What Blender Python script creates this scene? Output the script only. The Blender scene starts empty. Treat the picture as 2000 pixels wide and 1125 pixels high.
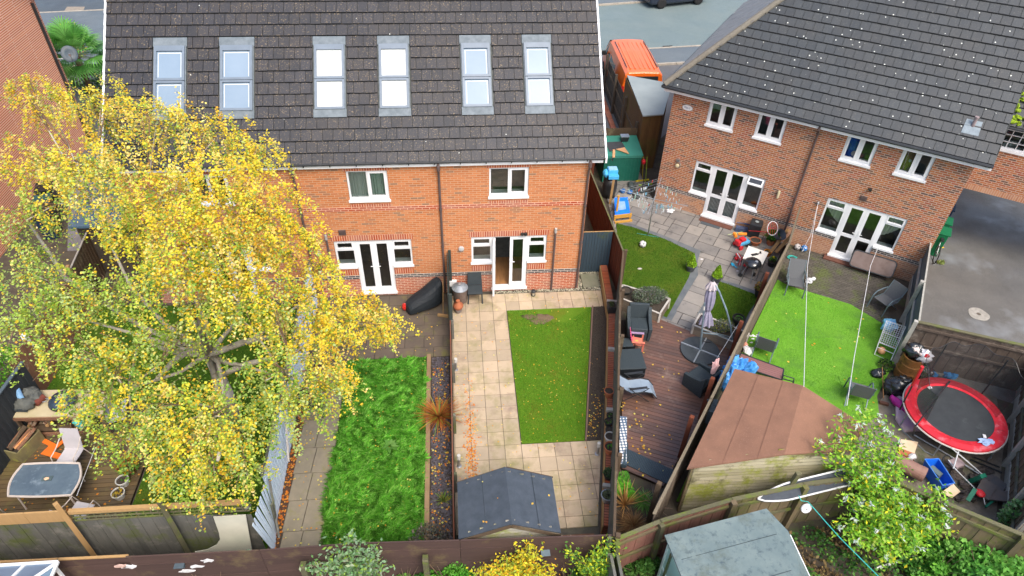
import bpy, math, random
import numpy as np
from mathutils import Matrix, Vector, noise as mnoise

random.seed(7); rng = np.random.default_rng(7)
scene = bpy.context.scene
COL = scene.collection
PI = math.pi
R = math.radians

# ------------------------------------------------------------------ camera
FPX = 1334.423
YAW, PIT, ROL = R(-5.62535), R(40.65743), R(1.61205)
CP = np.array([-1.48216, -16.69489, 15.42558])
_f = np.array([-math.sin(YAW)*math.cos(PIT), math.cos(YAW)*math.cos(PIT), -math.sin(PIT)])
_r = np.array([math.cos(YAW), math.sin(YAW), 0.0]); _u = np.cross(_r, _f)
CR = math.cos(ROL)*_r + math.sin(ROL)*_u
CU = -math.sin(ROL)*_r + math.cos(ROL)*_u
cam = bpy.data.cameras.new('camera'); camo = bpy.data.objects.new('camera', cam); COL.objects.link(camo)
mw = Matrix.Identity(4)
for i in range(3):
    mw[i][0] = CR[i]; mw[i][1] = CU[i]; mw[i][2] = -_f[i]; mw[i][3] = CP[i]
camo.matrix_world = mw
cam.sensor_width = 36.0; cam.lens = FPX/2000*36.0; cam.clip_start = 0.2; cam.clip_end = 2000
scene.camera = camo

def G(px, py, z=0.0):
    """point of the world at height z that the surveyed photo pixel looks at"""
    d = _f + CR*(px-1000)/FPX - CU*(py-562.5)/FPX
    t = (z-CP[2])/d[2]; p = CP + d*t
    return (float(p[0]), float(p[1]), float(z))
def G2(px, py, z=0.0): return G(px, py, z)[:2]

# ------------------------------------------------------------------ sky, sun, exposure
w = bpy.data.worlds.new('World'); scene.world = w; w.use_nodes = True
nt = w.node_tree; nt.nodes.clear()
sky = nt.nodes.new('ShaderNodeTexSky'); sky.sky_type = 'NISHITA'; sky.sun_disc = False
SUN_EL, SUN_AZ = R(55), R(158)        # veiled sun, high behind the camera to the right
sky.sun_elevation = SUN_EL; sky.sun_rotation = SUN_AZ; sky.air_density = 1.0; sky.dust_density = 4.0; sky.ozone_density = 1.0
bg = nt.nodes.new('ShaderNodeBackground'); bg.inputs[1].default_value = 0.15
ow = nt.nodes.new('ShaderNodeOutputWorld')
nt.links.new(sky.outputs[0], bg.inputs[0]); nt.links.new(bg.outputs[0], ow.inputs[0])
sl = bpy.data.lights.new('sun', 'SUN'); sl.energy = 1.2; sl.angle = R(28); sl.color = (1.0, 0.95, 0.88)
so = bpy.data.objects.new('sun', sl); COL.objects.link(so)
sd = Vector((math.sin(SUN_AZ)*math.cos(SUN_EL), math.cos(SUN_AZ)*math.cos(SUN_EL), math.sin(SUN_EL)))
so.rotation_euler = sd.to_track_quat('Z', 'Y').to_euler()
scene.view_settings.view_transform = 'Standard'; scene.view_settings.look = 'None'
scene.view_settings.gamma = 1.0; scene.view_settings.exposure = 1.05
scene.cycles.max_bounces = 6; scene.cycles.transparent_max_bounces = 12

# ------------------------------------------------------------------ materials
MATS = {}
def nodes(name):
    m = bpy.data.materials.new(name); m.use_nodes = True
    t = m.node_tree; t.nodes.clear()
    o = t.nodes.new('ShaderNodeOutputMaterial'); b = t.nodes.new('ShaderNodeBsdfPrincipled')
    t.links.new(b.outputs[0], o.inputs[0])
    return m, t, b, o
def N(t, typ, **kw):
    n = t.nodes.new(typ)
    for k, v in kw.items(): setattr(n, k, v)
    return n
def L(t, a, b): t.links.new(a, b)
def mixc(t, fac, a, b, mode='MIX'):
    n = t.nodes.new('ShaderNodeMix'); n.data_type = 'RGBA'; n.blend_type = mode; n.clamp_factor = True
    for i, v in ((0, fac), (6, a), (7, b)):
        if hasattr(v, 'is_output'): t.links.new(v, n.inputs[i])
        elif i == 0: n.inputs[0].default_value = v
        else: n.inputs[i].default_value = (*v, 1)
    return n.outputs[2]
def ramp(t, src, stops, interp='LINEAR'):
    n = t.nodes.new('ShaderNodeValToRGB'); n.color_ramp.interpolation = interp
    cr = n.color_ramp
    while len(cr.elements) < len(stops): cr.elements.new(0.5)
    for e, (p, c) in zip(cr.elements, stops):
        e.position = p; e.color = (*c, 1) if hasattr(c, '__len__') else (c, c, c, 1)
    t.links.new(src, n.inputs[0]); return n.outputs[0]
def pos(t, stretch=(1, 1, 1)):
    g = t.nodes.new('ShaderNodeNewGeometry')
    m = t.nodes.new('ShaderNodeMapping'); m.inputs['Scale'].default_value = stretch
    t.links.new(g.outputs['Position'], m.inputs[0]); return m.outputs[0]
def noise(t, vec, scale, detail=4, rough=.6):
    n = t.nodes.new('ShaderNodeTexNoise'); n.inputs['Scale'].default_value = scale
    n.inputs['Detail'].default_value = detail; n.inputs['Roughness'].default_value = rough
    t.links.new(vec, n.inputs['Vector']); return n.outputs[0]
def bumpn(t, b, h, strength, dist=.01):
    n = t.nodes.new('ShaderNodeBump'); n.inputs['Strength'].default_value = strength; n.inputs['Distance'].default_value = dist
    t.links.new(h, n.inputs['Height']); t.links.new(n.outputs[0], b.inputs['Normal'])
def M(name, c1, c2=None, rough=.8, ns=6, tv=0.0, metal=0.0, spec=.3, stretch=(1, 1, 1), moss=None, dirt=None, bump=.25, bs=80, coat=0, contrast=(.3, .7)):
    """one procedural surface: two colours mixed by noise and by each piece's own value, optional moss and dirt patches"""
    if name in MATS: return MATS[name]
    m, t, b, o = nodes(name)
    if c2 is None: c2 = tuple(x*.72 for x in c1)
    v = pos(t, stretch)
    f = ramp(t, noise(t, v, ns), [(contrast[0], 0.), (contrast[1], 1.)])
    if tv:
        a = N(t, 'ShaderNodeAttribute', attribute_name='tv')
        mx = t.nodes.new('ShaderNodeMix'); mx.inputs[0].default_value = tv
        L(t, f, mx.inputs[2]); L(t, a.outputs['Fac'], mx.inputs[3]); f = mx.outputs[0]
    col = mixc(t, f, c1, c2)
    for spec_ in (moss, dirt):
        if spec_:
            c3, sc, lo, hi = spec_
            col = mixc(t, ramp(t, noise(t, pos(t), sc, 6, .7), [(lo, 0.), (hi, 1.)]), col, c3)
    L(t, col, b.inputs['Base Color'])
    b.inputs['Roughness'].default_value = rough; b.inputs['Metallic'].default_value = metal
    b.inputs['Specular IOR Level'].default_value = spec; b.inputs['Coat Weight'].default_value = coat
    if bump: bumpn(t, b, noise(t, v, bs, 3), bump)
    MATS[name] = m; return m

def brick_mat(name, stops, mortar, w=.225, h=.075, ms=.011, off=.5, cloud=((.5, .42, .36), .35)):
    m, t, b, o = nodes(name)
    uv = N(t, 'ShaderNodeUVMap')
    br = N(t, 'ShaderNodeTexBrick'); L(t, uv.outputs[0], br.inputs['Vector'])
    br.offset = off
    br.inputs['Color1'].default_value = (0, 0, 0, 1); br.inputs['Color2'].default_value = (1, 1, 1, 1); br.inputs['Mortar'].default_value = (.5, .5, .5, 1)
    for k, v in (('Scale', 1), ('Mortar Size', ms), ('Mortar Smooth', .1), ('Bias', 0), ('Brick Width', w), ('Row Height', h)): br.inputs[k].default_value = v
    c = ramp(t, br.outputs['Color'], stops, 'CONSTANT')
    c = mixc(t, ramp(t, noise(t, pos(t), 1.3, 3), [(.35, 0.), (.75, cloud[1])]), c, cloud[0])
    c = mixc(t, ramp(t, noise(t, pos(t), 40, 3), [(.3, 0.), (.8, .35)]), c, (.12, .06, .04))
    c = mixc(t, br.outputs['Fac'], c, mortar)
    L(t, c, b.inputs['Base Color']); b.inputs['Roughness'].default_value = .9; b.inputs['Specular IOR Level'].default_value = .15
    iv = t.nodes.new('ShaderNodeMath'); iv.operation = 'SUBTRACT'; iv.inputs[0].default_value = 1; L(t, br.outputs['Fac'], iv.inputs[1])
    bumpn(t, b, iv.outputs[0], .5, .008)
    MATS[name] = m; return m

def tile_mat(name, c1, c2, brown, lichen_w, fleck, spot_scale=4.5, spot_r=.13, fleck_amt=.55):
    m, t, b, o = nodes(name)
    a = N(t, 'ShaderNodeAttribute', attribute_name='tv')
    v = pos(t)
    col = mixc(t, a.outputs['Fac'], c1, c2)
    col = mixc(t, ramp(t, noise(t, v, 1.1, 4), [(.42, 0.), (.7, .8)]), col, brown)
    fl = ramp(t, noise(t, v, 24, 3, .7), [(.585, 0.), (.64, fleck_amt)])
    msk = ramp(t, noise(t, v, 2.4, 3), [(.35, .15), (.6, 1.)])
    mm = t.nodes.new('ShaderNodeMath'); mm.operation = 'MULTIPLY'; L(t, fl, mm.inputs[0]); L(t, msk, mm.inputs[1])
    col = mixc(t, mm.outputs[0], col, fleck)
    vo = N(t, 'ShaderNodeTexVoronoi'); vo.inputs['Scale'].default_value = spot_scale; L(t, v, vo.inputs['Vector'])
    nz = noise(t, v, 30, 2)
    ad = t.nodes.new('ShaderNodeMath'); ad.operation = 'MULTIPLY_ADD'; ad.inputs[1].default_value = .10; L(t, nz, ad.inputs[0]); L(t, vo.outputs['Distance'], ad.inputs[2])
    sp = ramp(t, ad.outputs[0], [(spot_r, 1.), (spot_r+.015, 0.)])
    sel = N(t, 'ShaderNodeSeparateColor'); L(t, vo.outputs['Color'], sel.inputs[0])
    sm = ramp(t, sel.outputs[0], [(lichen_w, 1.), (lichen_w+.01, 0.)])
    m2 = t.nodes.new('ShaderNodeMath'); m2.operation = 'MULTIPLY'; L(t, sp, m2.inputs[0]); L(t, sm, m2.inputs[1])
    col = mixc(t, m2.outputs[0], col, (.62, .64, .58))
    lt = t.nodes.new('ShaderNodeMath'); lt.operation = 'LESS_THAN'; lt.inputs[1].default_value = -.5; L(t, a.outputs['Fac'], lt.inputs[0]); col = mixc(t, lt.outputs[0], col, (.006, .007, .008))  # negative tv: near-black nose faces stand in for the shadow between courses
    L(t, col, b.inputs['Base Color']); b.inputs['Roughness'].default_value = .5; b.inputs['Specular IOR Level'].default_value = .5
    bumpn(t, b, noise(t, v, 120, 3), .3)
    MATS[name] = m; return m

def leaf_mat(name, transl=.42, rough=.6):
    m, t, b, o = nodes(name)
    a = N(t, 'ShaderNodeAttribute', attribute_name='Col')
    L(t, a.outputs['Color'], b.inputs['Base Color']); b.inputs['Roughness'].default_value = rough; b.inputs['Specular IOR Level'].default_value = .3
    tr = N(t, 'ShaderNodeBsdfTranslucent'); L(t, a.outputs['Color'], tr.inputs[0])
    mx = N(t, 'ShaderNodeMixShader'); mx.inputs[0].default_value = transl
    L(t, b.outputs[0], mx.inputs[1]); L(t, tr.outputs[0], mx.inputs[2]); L(t, mx.outputs[0], o.inputs[0])
    MATS[name] = m; return m

def glass_mat(name, tint=(.75, .8, .8), base=.10, top=.75):
    m, t, b, o = nodes(name)
    t.nodes.remove(b)
    tr = N(t, 'ShaderNodeBsdfTransparent'); tr.inputs[0].default_value = (*tint, 1)
    gl = N(t, 'ShaderNodeBsdfGlossy'); gl.inputs['Roughness'].default_value = .02
    fr = N(t, 'ShaderNodeFresnel'); fr.inputs[0].default_value = 1.5
    mp = N(t, 'ShaderNodeMapRange'); L(t, fr.outputs[0], mp.inputs[0]); mp.inputs[3].default_value = base; mp.inputs[4].default_value = top
    mx = N(t, 'ShaderNodeMixShader'); L(t, mp.outputs[0], mx.inputs[0]); L(t, tr.outputs[0], mx.inputs[1]); L(t, gl.outputs[0], mx.inputs[2])
    L(t, mx.outputs[0], o.inputs[0]); MATS[name] = m; return m

# ------------------------------------------------------------------ mesh builder
def frame(o, ang=0.0):
    """local axes: x along the wall to the right, y into it, z up"""
    c, s = math.cos(ang), math.sin(ang)
    T = np.eye(4); T[:3, :3] = [[c, -s, 0], [s, c, 0], [0, 0, 1]]; T[:3, 3] = (o[0], o[1], o[2] if len(o) > 2 else 0)
    return T
def rotm(rx=0, ry=0, rz=0):
    return np.array((Matrix.Rotation(rz, 3, 'Z') @ Matrix.Rotation(ry, 3, 'Y') @ Matrix.Rotation(rx, 3, 'X')))
class MB:
    def __init__(s, T=None): s.V = []; s.F = []; s.UV = []; s.A = []; s.T = T; s.uv = False
    def add(s, vs, fs, a=None, uv=None):
        k = len(s.V); vs = np.asarray(vs, float)
        if s.T is not None: vs = vs @ s.T[:3, :3].T + s.T[:3, 3]
        s.V.extend(vs.tolist())
        if a is None: a = random.random()
        for i, f in enumerate(fs):
            s.F.append([k+j for j in f]); s.A.append(a)
            s.UV.append(uv[i] if uv else None)
        if uv: s.uv = True
        return s
    def box(s, x0, x1, y0, y1, z0, z1, a=None):
        v = [(x0, y0, z0), (x1, y0, z0), (x1, y1, z0), (x0, y1, z0), (x0, y0, z1), (x1, y0, z1), (x1, y1, z1), (x0, y1, z1)]
        return s.add(v, [(3, 2, 1, 0), (4, 5, 6, 7), (0, 1, 5, 4), (1, 2, 6, 5), (2, 3, 7, 6), (3, 0, 4, 7)], a)
    def obox(s, c, size, rx=0, ry=0, rz=0, a=None, taper=1.0):
        h = np.array(size)/2; m = rotm(rx, ry, rz)
        v = [np.array((sx*h[0]*(taper if sz > 0 else 1), sy*h[1]*(taper if sz > 0 else 1), sz*h[2])) for sz in (-1, 1) for sx, sy in ((-1, -1), (1, -1), (1, 1), (-1, 1))]
        v = [m @ p + np.array(c) for p in v]
        return s.add(v, [(3, 2, 1, 0), (4, 5, 6, 7), (0, 1, 5, 4), (1, 2, 6, 5), (2, 3, 7, 6), (3, 0, 4, 7)], a)
    def bar(s, p, q, w, h, a=None, up=(0, 0, 1)):
        p = np.array(p, float); q = np.array(q, float); d = q-p; l = np.linalg.norm(d) or 1e-6; d = d/l
        sd_ = np.cross(d, up); n = np.linalg.norm(sd_)
        sd_ = np.cross(d, (1, 0, 0)) if n < 1e-4 else sd_/n
        sd_ = sd_/np.linalg.norm(sd_); u2 = np.cross(sd_, d)
        v = []
        for e in (p, q):
            for a1, b1 in ((-1, -1), (1, -1), (1, 1), (-1, 1)): v.append(e + sd_*a1*w/2 + u2*b1*h/2)
        return s.add(v, [(3, 2, 1, 0), (4, 5, 6, 7), (0, 1, 5, 4), (1, 2, 6, 5), (2, 3, 7, 6), (3, 0, 4, 7)], a)
    def tube(s, pts, r, n=8, closed=False, a=None, cap=True):
        P = [np.array(p, float) for p in pts]; m = len(P); v = []; f = []
        rs = r if hasattr(r, '__len__') else [r]*m
        prev = None
        for i in range(m):
            if closed: d = P[(i+1) % m]-P[i-1]
            else: d = P[min(i+1, m-1)]-P[max(i-1, 0)]
            d = d/(np.linalg.norm(d) or 1)
            if prev is None:
                ref = np.array((0, 0, 1.)) if abs(d[2]) < .9 else np.array((1., 0, 0))
                e1 = np.cross(d, ref)
            else: e1 = prev - d*np.dot(prev, d)
            e1 = e1/(np.linalg.norm(e1) or 1); prev = e1; e2 = np.cross(d, e1)
            for k in range(n):
                t = 2*PI*k/n; v.append(P[i] + rs[i]*(math.cos(t)*e1 + math.sin(t)*e2))
        for i in range(m if closed else m-1):
            j = (i+1) % m
            for k in range(n): f.append((i*n+k, i*n+(k+1) % n, j*n+(k+1) % n, j*n+k))
        if cap and not closed: f.append(tuple(range(n-1, -1, -1))); f.append(tuple((m-1)*n+k for k in range(n)))
        return s.add(v, f, a)
    def lathe(s, prof, c=(0, 0, 0), n=18, a=None, sx=1, sy=1, rot=None, wob=0):
        v = []; f = []; m = len(prof)
        ph = random.random()*9
        for i, (r, z) in enumerate(prof):
            for k in range(n):
                t = 2*PI*k/n; rr = r*(1+wob*math.sin(3*t+ph+z*9)+wob*.7*math.sin(5*t-ph+z*14))
                p = np.array((rr*math.cos(t)*sx, rr*math.sin(t)*sy, z))
                if rot is not None: p = rot @ p
                v.append(p + np.array(c))
        for i in range(m-1):
            for k in range(n): f.append((i*n+k, i*n+(k+1) % n, (i+1)*n+(k+1) % n, (i+1)*n+k))
        f.append(tuple(range(n-1, -1, -1))); f.append(tuple((m-1)*n+k for k in range(n)))
        return s.add(v, f, a)
    def prism(s, poly, z0, z1, a=None):
        n = len(poly); v = [(x, y, z0) for x, y in poly]+[(x, y, z1) for x, y in poly]
        ar = sum(poly[i][0]*poly[(i+1) % n][1]-poly[(i+1) % n][0]*poly[i][1] for i in range(n))
        idx = list(range(n)) if ar > 0 else list(range(n-1, -1, -1))
        f = [tuple(reversed(idx)), tuple(n+i for i in idx)]
        for q in range(n):
            i, j = idx[q], idx[(q+1) % n]; f.append((i, j, n+j, n+i))
        return s.add(v, f, a)
    def slab(s, pts, th, a=None):
        """a tilted polygon given thickness straight down"""
        n = len(pts); v = [tuple(p) for p in pts]+[(p[0], p[1], p[2]-th) for p in pts]
        f = [tuple(range(n)), tuple(range(2*n-1, n-1, -1))]
        for i in range(n): j = (i+1) % n; f.append((i, n+i, n+j, j))
        return s.add(v, f, a)
    def quad(s, pts, a=None, uv=None): return s.add(pts, [tuple(range(len(pts)))], a, [uv] if uv else None)
    def blob(s, c, r, n=14, m=9, amp=.18, sc=2.2, a=None, rz=0):
        v = []; f = []; off = random.random()*50; M3 = rotm(0, 0, rz)
        for i in range(m+1):
            th = PI*i/m
            for k in range(n):
                ph = 2*PI*k/n; d = np.array((math.sin(th)*math.cos(ph), math.sin(th)*math.sin(ph), -math.cos(th)))
                q = 1+amp*mnoise.noise(Vector(d*sc)+Vector((off, off, 0)))*1.8
                v.append(M3 @ (d*q*np.array(r)) + np.array(c))
        for i in range(m):
            for k in range(n): f.append((i*n+k, i*n+(k+1) % n, (i+1)*n+(k+1) % n, (i+1)*n+k))
        return s.add(v, f, a)
    def wall(s, u0, u1, z0, z1, holes=(), y=0.0, a=0.5, uvrot=False):
        """brick face in the x-z plane with rectangular holes, uv in metres"""
        us = sorted({u0, u1, *[h[0] for h in holes], *[h[1] for h in holes]}); zs = sorted({z0, z1, *[h[2] for h in holes], *[h[3] for h in holes]})
        us = [u for u in us if u0 <= u <= u1]; zs = [z for z in zs if z0 <= z <= z1]
        for i in range(len(us)-1):
            for j in range(len(zs)-1):
                cu, cz = (us[i]+us[i+1])/2, (zs[j]+zs[j+1])/2
                if any(h[0] < cu < h[1] and h[2] < cz < h[3] for h in holes): continue
                q = [(us[i], zs[j]), (us[i+1], zs[j]), (us[i+1], zs[j+1]), (us[i], zs[j+1])]
                s.quad([(u, y, z) for u, z in q], a, [((z, u) if uvrot else (u, z)) for u, z in q])
        return s
    def strip(s, u0, u1, z0, z1, p=.004, uvrot=False):
        """brick course standing proud of the wall by p"""
        s.wall(u0, u1, z0, z1, y=-p, uvrot=uvrot)
        for q in ([(u0, 0, z1), (u0, -p, z1), (u1, -p, z1), (u1, 0, z1)], [(u0, 0, z0), (u1, 0, z0), (u1, -p, z0), (u0, -p, z0)],
                  [(u0, 0, z0), (u0, -p, z0), (u0, -p, z1), (u0, 0, z1)], [(u1, 0, z0), (u1, 0, z1), (u1, -p, z1), (u1, -p, z0)]):
            s.quad(q, .5, [(p_[0], p_[2]) for p_ in q])
        return s
    def merge(s, q):
        k = len(s.V); s.V += q.V; s.F += [[i+k for i in f] for f in q.F]; s.A += q.A; s.UV += q.UV; s.uv = s.uv or q.uv; return s
    def build(s, name, mat, parent=None, smooth=False, bevel=0):
        V = np.array(s.V, float)
        if parent is not None:
            r = parent
            while r.parent: r = r.parent
            if r.type == 'MESH': inv = Matrix.Translation(-Vector(r.location))
            else: inv = (Matrix.Translation(r.location) @ r.rotation_euler.to_matrix().to_4x4()).inverted()
            I = np.array(inv); V = V @ I[:3, :3].T + I[:3, 3]; loc = (0, 0, 0)
        else:
            lo, hi = V.min(0), V.max(0); loc = ((lo[0]+hi[0])/2, (lo[1]+hi[1])/2, lo[2]); V = V - np.array(loc)
        me = bpy.data.meshes.new(name); me.from_pydata(V.tolist(), [], s.F)
        at = me.attributes.new('tv', 'FLOAT', 'FACE'); at.data.foreach_set('value', np.array(s.A, np.float32))
        if s.uv:
            ul = me.uv_layers.new(name='UVMap'); d = []
            for f, u in zip(s.F, s.UV): d.extend(u if u else [(0, 0)]*len(f))
            ul.data.foreach_set('uv', np.array(d, np.float32).ravel())
        if smooth: me.polygons.foreach_set('use_smooth', [True]*len(me.polygons))
        me.materials.append(mat); me.update()
        o = bpy.data.objects.new(name, me); o.location = loc; COL.objects.link(o)
        if parent is not None: o.parent = parent
        if bevel:
            bv = o.modifiers.new('bevel', 'BEVEL'); bv.width = bevel; bv.segments = 2; bv.limit_method = 'ANGLE'; bv.angle_limit = R(40)
        return o

def thing(name, label, cat, loc=(0, 0, 0), rz=0.0, group=None):
    o = bpy.data.objects.new(name, None); COL.objects.link(o); o.empty_display_size = .2
    o.location = (loc[0], loc[1], loc[2] if len(loc) > 2 else 0); o.rotation_euler = (0, 0, rz)
    o['label'] = label; o['category'] = cat
    if group: o['group'] = group
    return o
def tag(o, label, cat, group=None):
    o['label'] = label; o['category'] = cat
    if group: o['group'] = group
    return o
def struct(name, mb, mat, **k):
    o = mb.build(name, mat, **k); o['kind'] = 'structure'; return o
def stuff(o, label, cat):
    o['kind'] = 'stuff'; o['label'] = label; o['category'] = cat; return o
def here(root, local=True):
    """builder whose coordinates are local to the thing"""
    return MB(np.array(Matrix.Translation(root.location) @ root.rotation_euler.to_matrix().to_4x4()))
def dup(root, loc, rz=None, label=None, group=None, scale=None):
    r = root.copy(); COL.objects.link(r); r.location = (loc[0], loc[1], loc[2] if len(loc) > 2 else 0)
    if rz is not None: r.rotation_euler = (0, 0, rz)
    if scale: r.scale = (scale, scale, scale)
    if label: r['label'] = label
    if group: r['group'] = group
    for ch in list(root.children):
        c = ch.copy(); COL.objects.link(c); c.parent = r
        for g in ch.children:
            d = g.copy(); COL.objects.link(d); d.parent = c
    return r

def clip(poly, clipper):
    """polygon clipped by a convex polygon"""
    n = len(clipper)
    ar = sum(clipper[i][0]*clipper[(i+1) % n][1]-clipper[(i+1) % n][0]*clipper[i][1] for i in range(n))
    cl = clipper if ar > 0 else clipper[::-1]
    out = list(poly)
    for i in range(n):
        a, b = cl[i], cl[(i+1) % n]; res = []
        def side(p): return (b[0]-a[0])*(p[1]-a[1])-(b[1]-a[1])*(p[0]-a[0])
        for j in range(len(out)):
            p, q = out[j], out[(j+1) % len(out)]; sp, sq = side(p), side(q)
            if sp >= 0: res.append(p)
            if (sp >= 0) != (sq >= 0):
                t = sp/(sp-sq); res.append((p[0]+t*(q[0]-p[0]), p[1]+t*(q[1]-p[1])))
        out = res
        if len(out) < 3: return None
    a = abs(sum(out[i][0]*out[(i+1) % len(out)][1]-out[(i+1) % len(out)][0]*out[i][1] for i in range(len(out))))/2
    return out if a > 2e-4 else None
def inpoly(P, poly):
    P = np.asarray(P); x, y = P[:, 0], P[:, 1]; ins = np.zeros(len(P), bool); n = len(poly)
    for i in range(n):
        x1, y1 = poly[i]; x2, y2 = poly[(i+1) % n]
        if y1 == y2: continue
        c = ((y1 > y) != (y2 > y)) & (x < (x2-x1)*(y-y1)/(y2-y1)+x1); ins ^= c
    return ins
def scatter(poly, n):
    a = np.array(poly); lo, hi = a.min(0), a.max(0); out = []
    tot = 0
    while tot < n:
        p = rng.uniform(lo, hi, (n, 2)); p = p[inpoly(p, poly)]; out.append(p); tot += len(p)
        if len(p) == 0: break
    return np.concatenate(out)[:n]

def npmesh(name, V, k, cols, mat, parent=None, root=None):
    """many small separate faces of k corners: V is (n*k, 3), cols is (n, 3)"""
    n = len(V)//k; V = np.asarray(V, np.float32)
    if parent is not None:
        r = parent
        while r.parent: r = r.parent
        I = np.array((Matrix.Translation(r.location) @ r.rotation_euler.to_matrix().to_4x4()).inverted()); V = V @ I[:3, :3].T + I[:3, 3]; loc = (0, 0, 0)
    else:
        lo, hi = V.min(0), V.max(0); loc = (float(lo[0]+hi[0])/2, float(lo[1]+hi[1])/2, float(lo[2])); V = V-np.array(loc)
    me = bpy.data.meshes.new(name); me.vertices.add(n*k); me.vertices.foreach_set('co', V.astype(np.float32).ravel())
    me.loops.add(n*k); me.loops.foreach_set('vertex_index', np.arange(n*k, dtype=np.int32))
    me.polygons.add(n); me.polygons.foreach_set('loop_start', np.arange(0, n*k, k, dtype=np.int32))
    me.update(calc_edges=True)
    at = me.attributes.new('Col', 'FLOAT_COLOR', 'FACE')
    c = np.ones((n, 4), np.float32); c[:, :3] = cols; at.data.foreach_set('color', c.ravel())
    me.materials.append(mat)
    o = bpy.data.objects.new(name, me); o.location = loc; COL.objects.link(o)
    if parent is not None: o.parent = parent
    return o
def leafquads(P, size, up=.3, asp=.75, hang=0.0):
    """a lozenge leaf at each point, random facing biased upwards"""
    n = len(P); nrm = rng.normal(size=(n, 3)); nrm[:, 2] = np.abs(nrm[:, 2])+up*3; nrm /= np.linalg.norm(nrm, axis=1)[:, None]
    d = rng.normal(size=(n, 3)); d[:, 2] -= hang; d -= nrm*(d*nrm).sum(1)[:, None]; d /= np.linalg.norm(d, axis=1)[:, None]
    e = np.cross(nrm, d); s = (size*rng.uniform(.65, 1.3, n))[:, None]
    V = np.stack([P-d*s*.5, P+e*s*.5*asp-nrm*s*.08, P+d*s*.55, P-e*s*.5*asp-nrm*s*.08], 1)
    return V.reshape(-1, 3)
def pal(cols, n, w=None, jit=.12):
    c = np.array(cols)[rng.choice(len(cols), n, p=(np.array(w)/sum(w)) if w else None)]
    return np.clip(c*rng.uniform(1-jit, 1+jit, (n, 1))*rng.uniform(1-jit*.4, 1+jit*.4, (n, 3)), 0, 1)
# ================================================================== GROUND
HALF = R(-34.59)
SD = (math.cos(HALF), math.sin(HALF)); SP = (-SD[1], SD[0])         # along the semi's back wall, and away from the camera
SC = (6.51, 6.26)                                                    # its near left corner
def S(u, v, z=None):
    p = (SC[0]+SD[0]*u+SP[0]*v, SC[1]+SD[1]*u+SP[1]*v)
    return p if z is None else (*p, z)

soil = M('soil', (.055, .045, .035), (.10, .085, .065), ns=3, rough=.95, moss=((.06, .09, .03), 1.5, .55, .7), bs=25, bump=.6)
mb = MB(); mb.quad([(-300, -300, 0), (300, -300, 0), (300, 400, 0), (-300, 400, 0)]); struct('ground', mb, soil)
def sheet(name, poly, z, mat, th=.0):
    m = MB()
    if th: m.prism(poly, z-th, z)
    else: m.quad([(x, y, z) for x, y in poly])
    return struct(name, m, mat)

def asphalt(name, a, b, wet=None, r0=.55, r1=.9):
    m, t, bs, o = nodes(name); v = pos(t)
    c = mixc(t, ramp(t, noise(t, v, .6, 5), [(.3, 0.), (.7, 1.)]), a, b)
    c = mixc(t, ramp(t, noise(t, v, 90, 2), [(.45, 0.), (.75, .5)]), c, tuple(min(1, x*2.2) for x in b))
    rr = ramp(t, noise(t, v, .35, 3), [(.4, r0), (.6, r1)])
    if wet: c = mixc(t, ramp(t, noise(t, v, wet[1], 4), [(wet[2], 0.), (wet[3], 1.)]), c, wet[0])  # pale patches paint the sheen of wet tarmac into the colour
    L(t, c, bs.inputs['Base Color']); L(t, rr, bs.inputs['Roughness']); bs.inputs['Specular IOR Level'].default_value = .35
    bumpn(t, bs, noise(t, v, 150, 2), .35); return m
road_m = asphalt('road_tarmac', (.115, .155, .155), (.145, .18, .175))
pave_m = asphalt('pavement_tarmac', (.08, .10, .115), (.12, .14, .15))
front_m = asphalt('frontage_tarmac', (.085, .085, .085), (.12, .12, .12))
drive_m = asphalt('driveway_tarmac', (.075, .073, .068), (.125, .12, .11), wet=((.19, .20, .205), .4, .54, .66), r0=.4, r1=.85)  # wet: pale patches that paint the wet sheen into the colour
dark_m = asphalt('left_road_tarmac', (.05, .065, .08), (.075, .09, .10))
sheet('road', [(70, 28.6), (12.69, 22.49), (7.08, 21.86), (0, 21.2), (-14, 22.5), (-19, 29.9), (-23.4, 29.36), (-27.3, 28.87), (-70, 25), (-70, 60), (-12, 60), (-6, 33), (8.44, 29.83), (11, 30.3), (70, 40)], .004, road_m)
sheet('left_road', [(-12, 29.6), (-23.45, 29.36), (-27.25, 28.87), (-70, 24.9), (-70, 60), (-12, 60)], .008, dark_m)
sheet('pavement', [(70, 28.5), (12.69, 22.4), (7.08, 21.77), (0, 21.1), (-14, 22.4), (-19, 29.8), (-23.4, 29.26), (-70, 24.8), (-70, 22), (-20, 20.5), (6.69, 19.67), (11.12, 20.11), (70, 26.5)], .09, pave_m, th=.08)
sheet('frontage', [(70, 26.4), (11.12, 20.03), (6.69, 19.6), (-30, 19.5), (-30, 11), (2, 10), (6.5, 9.6), (11, 15), (70, 15)], .008, front_m)
conc = M('concrete', (.36, .34, .30), (.24, .23, .20), ns=8, rough=.9, bs=100)
kerbm = M('kerb_stone', (.42, .37, .30), (.30, .27, .22), ns=5, rough=.9)
def kerb(pts, name='kerb'):
    m = MB()
    for (a, b) in zip(pts[:-1], pts[1:]):
        n = max(1, int(math.dist(a, b)/.9))
        for i in range(n):
            p = [a[0]+(b[0]-a[0])*i/n, a[1]+(b[1]-a[1])*i/n, .05]; q = [a[0]+(b[0]-a[0])*(i+.985)/n, a[1]+(b[1]-a[1])*(i+.985)/n, .05]
            m.bar(p, q, .14, .12)
    return struct(name, m, kerbm)
kerb([(0, 21.2), (7.08, 21.86), (12.69, 22.49), (30, 24.4)]); kerb([(-30, 28.6), (-27.25, 28.87), (-23.45, 29.36), (-19, 29.9)])
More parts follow.
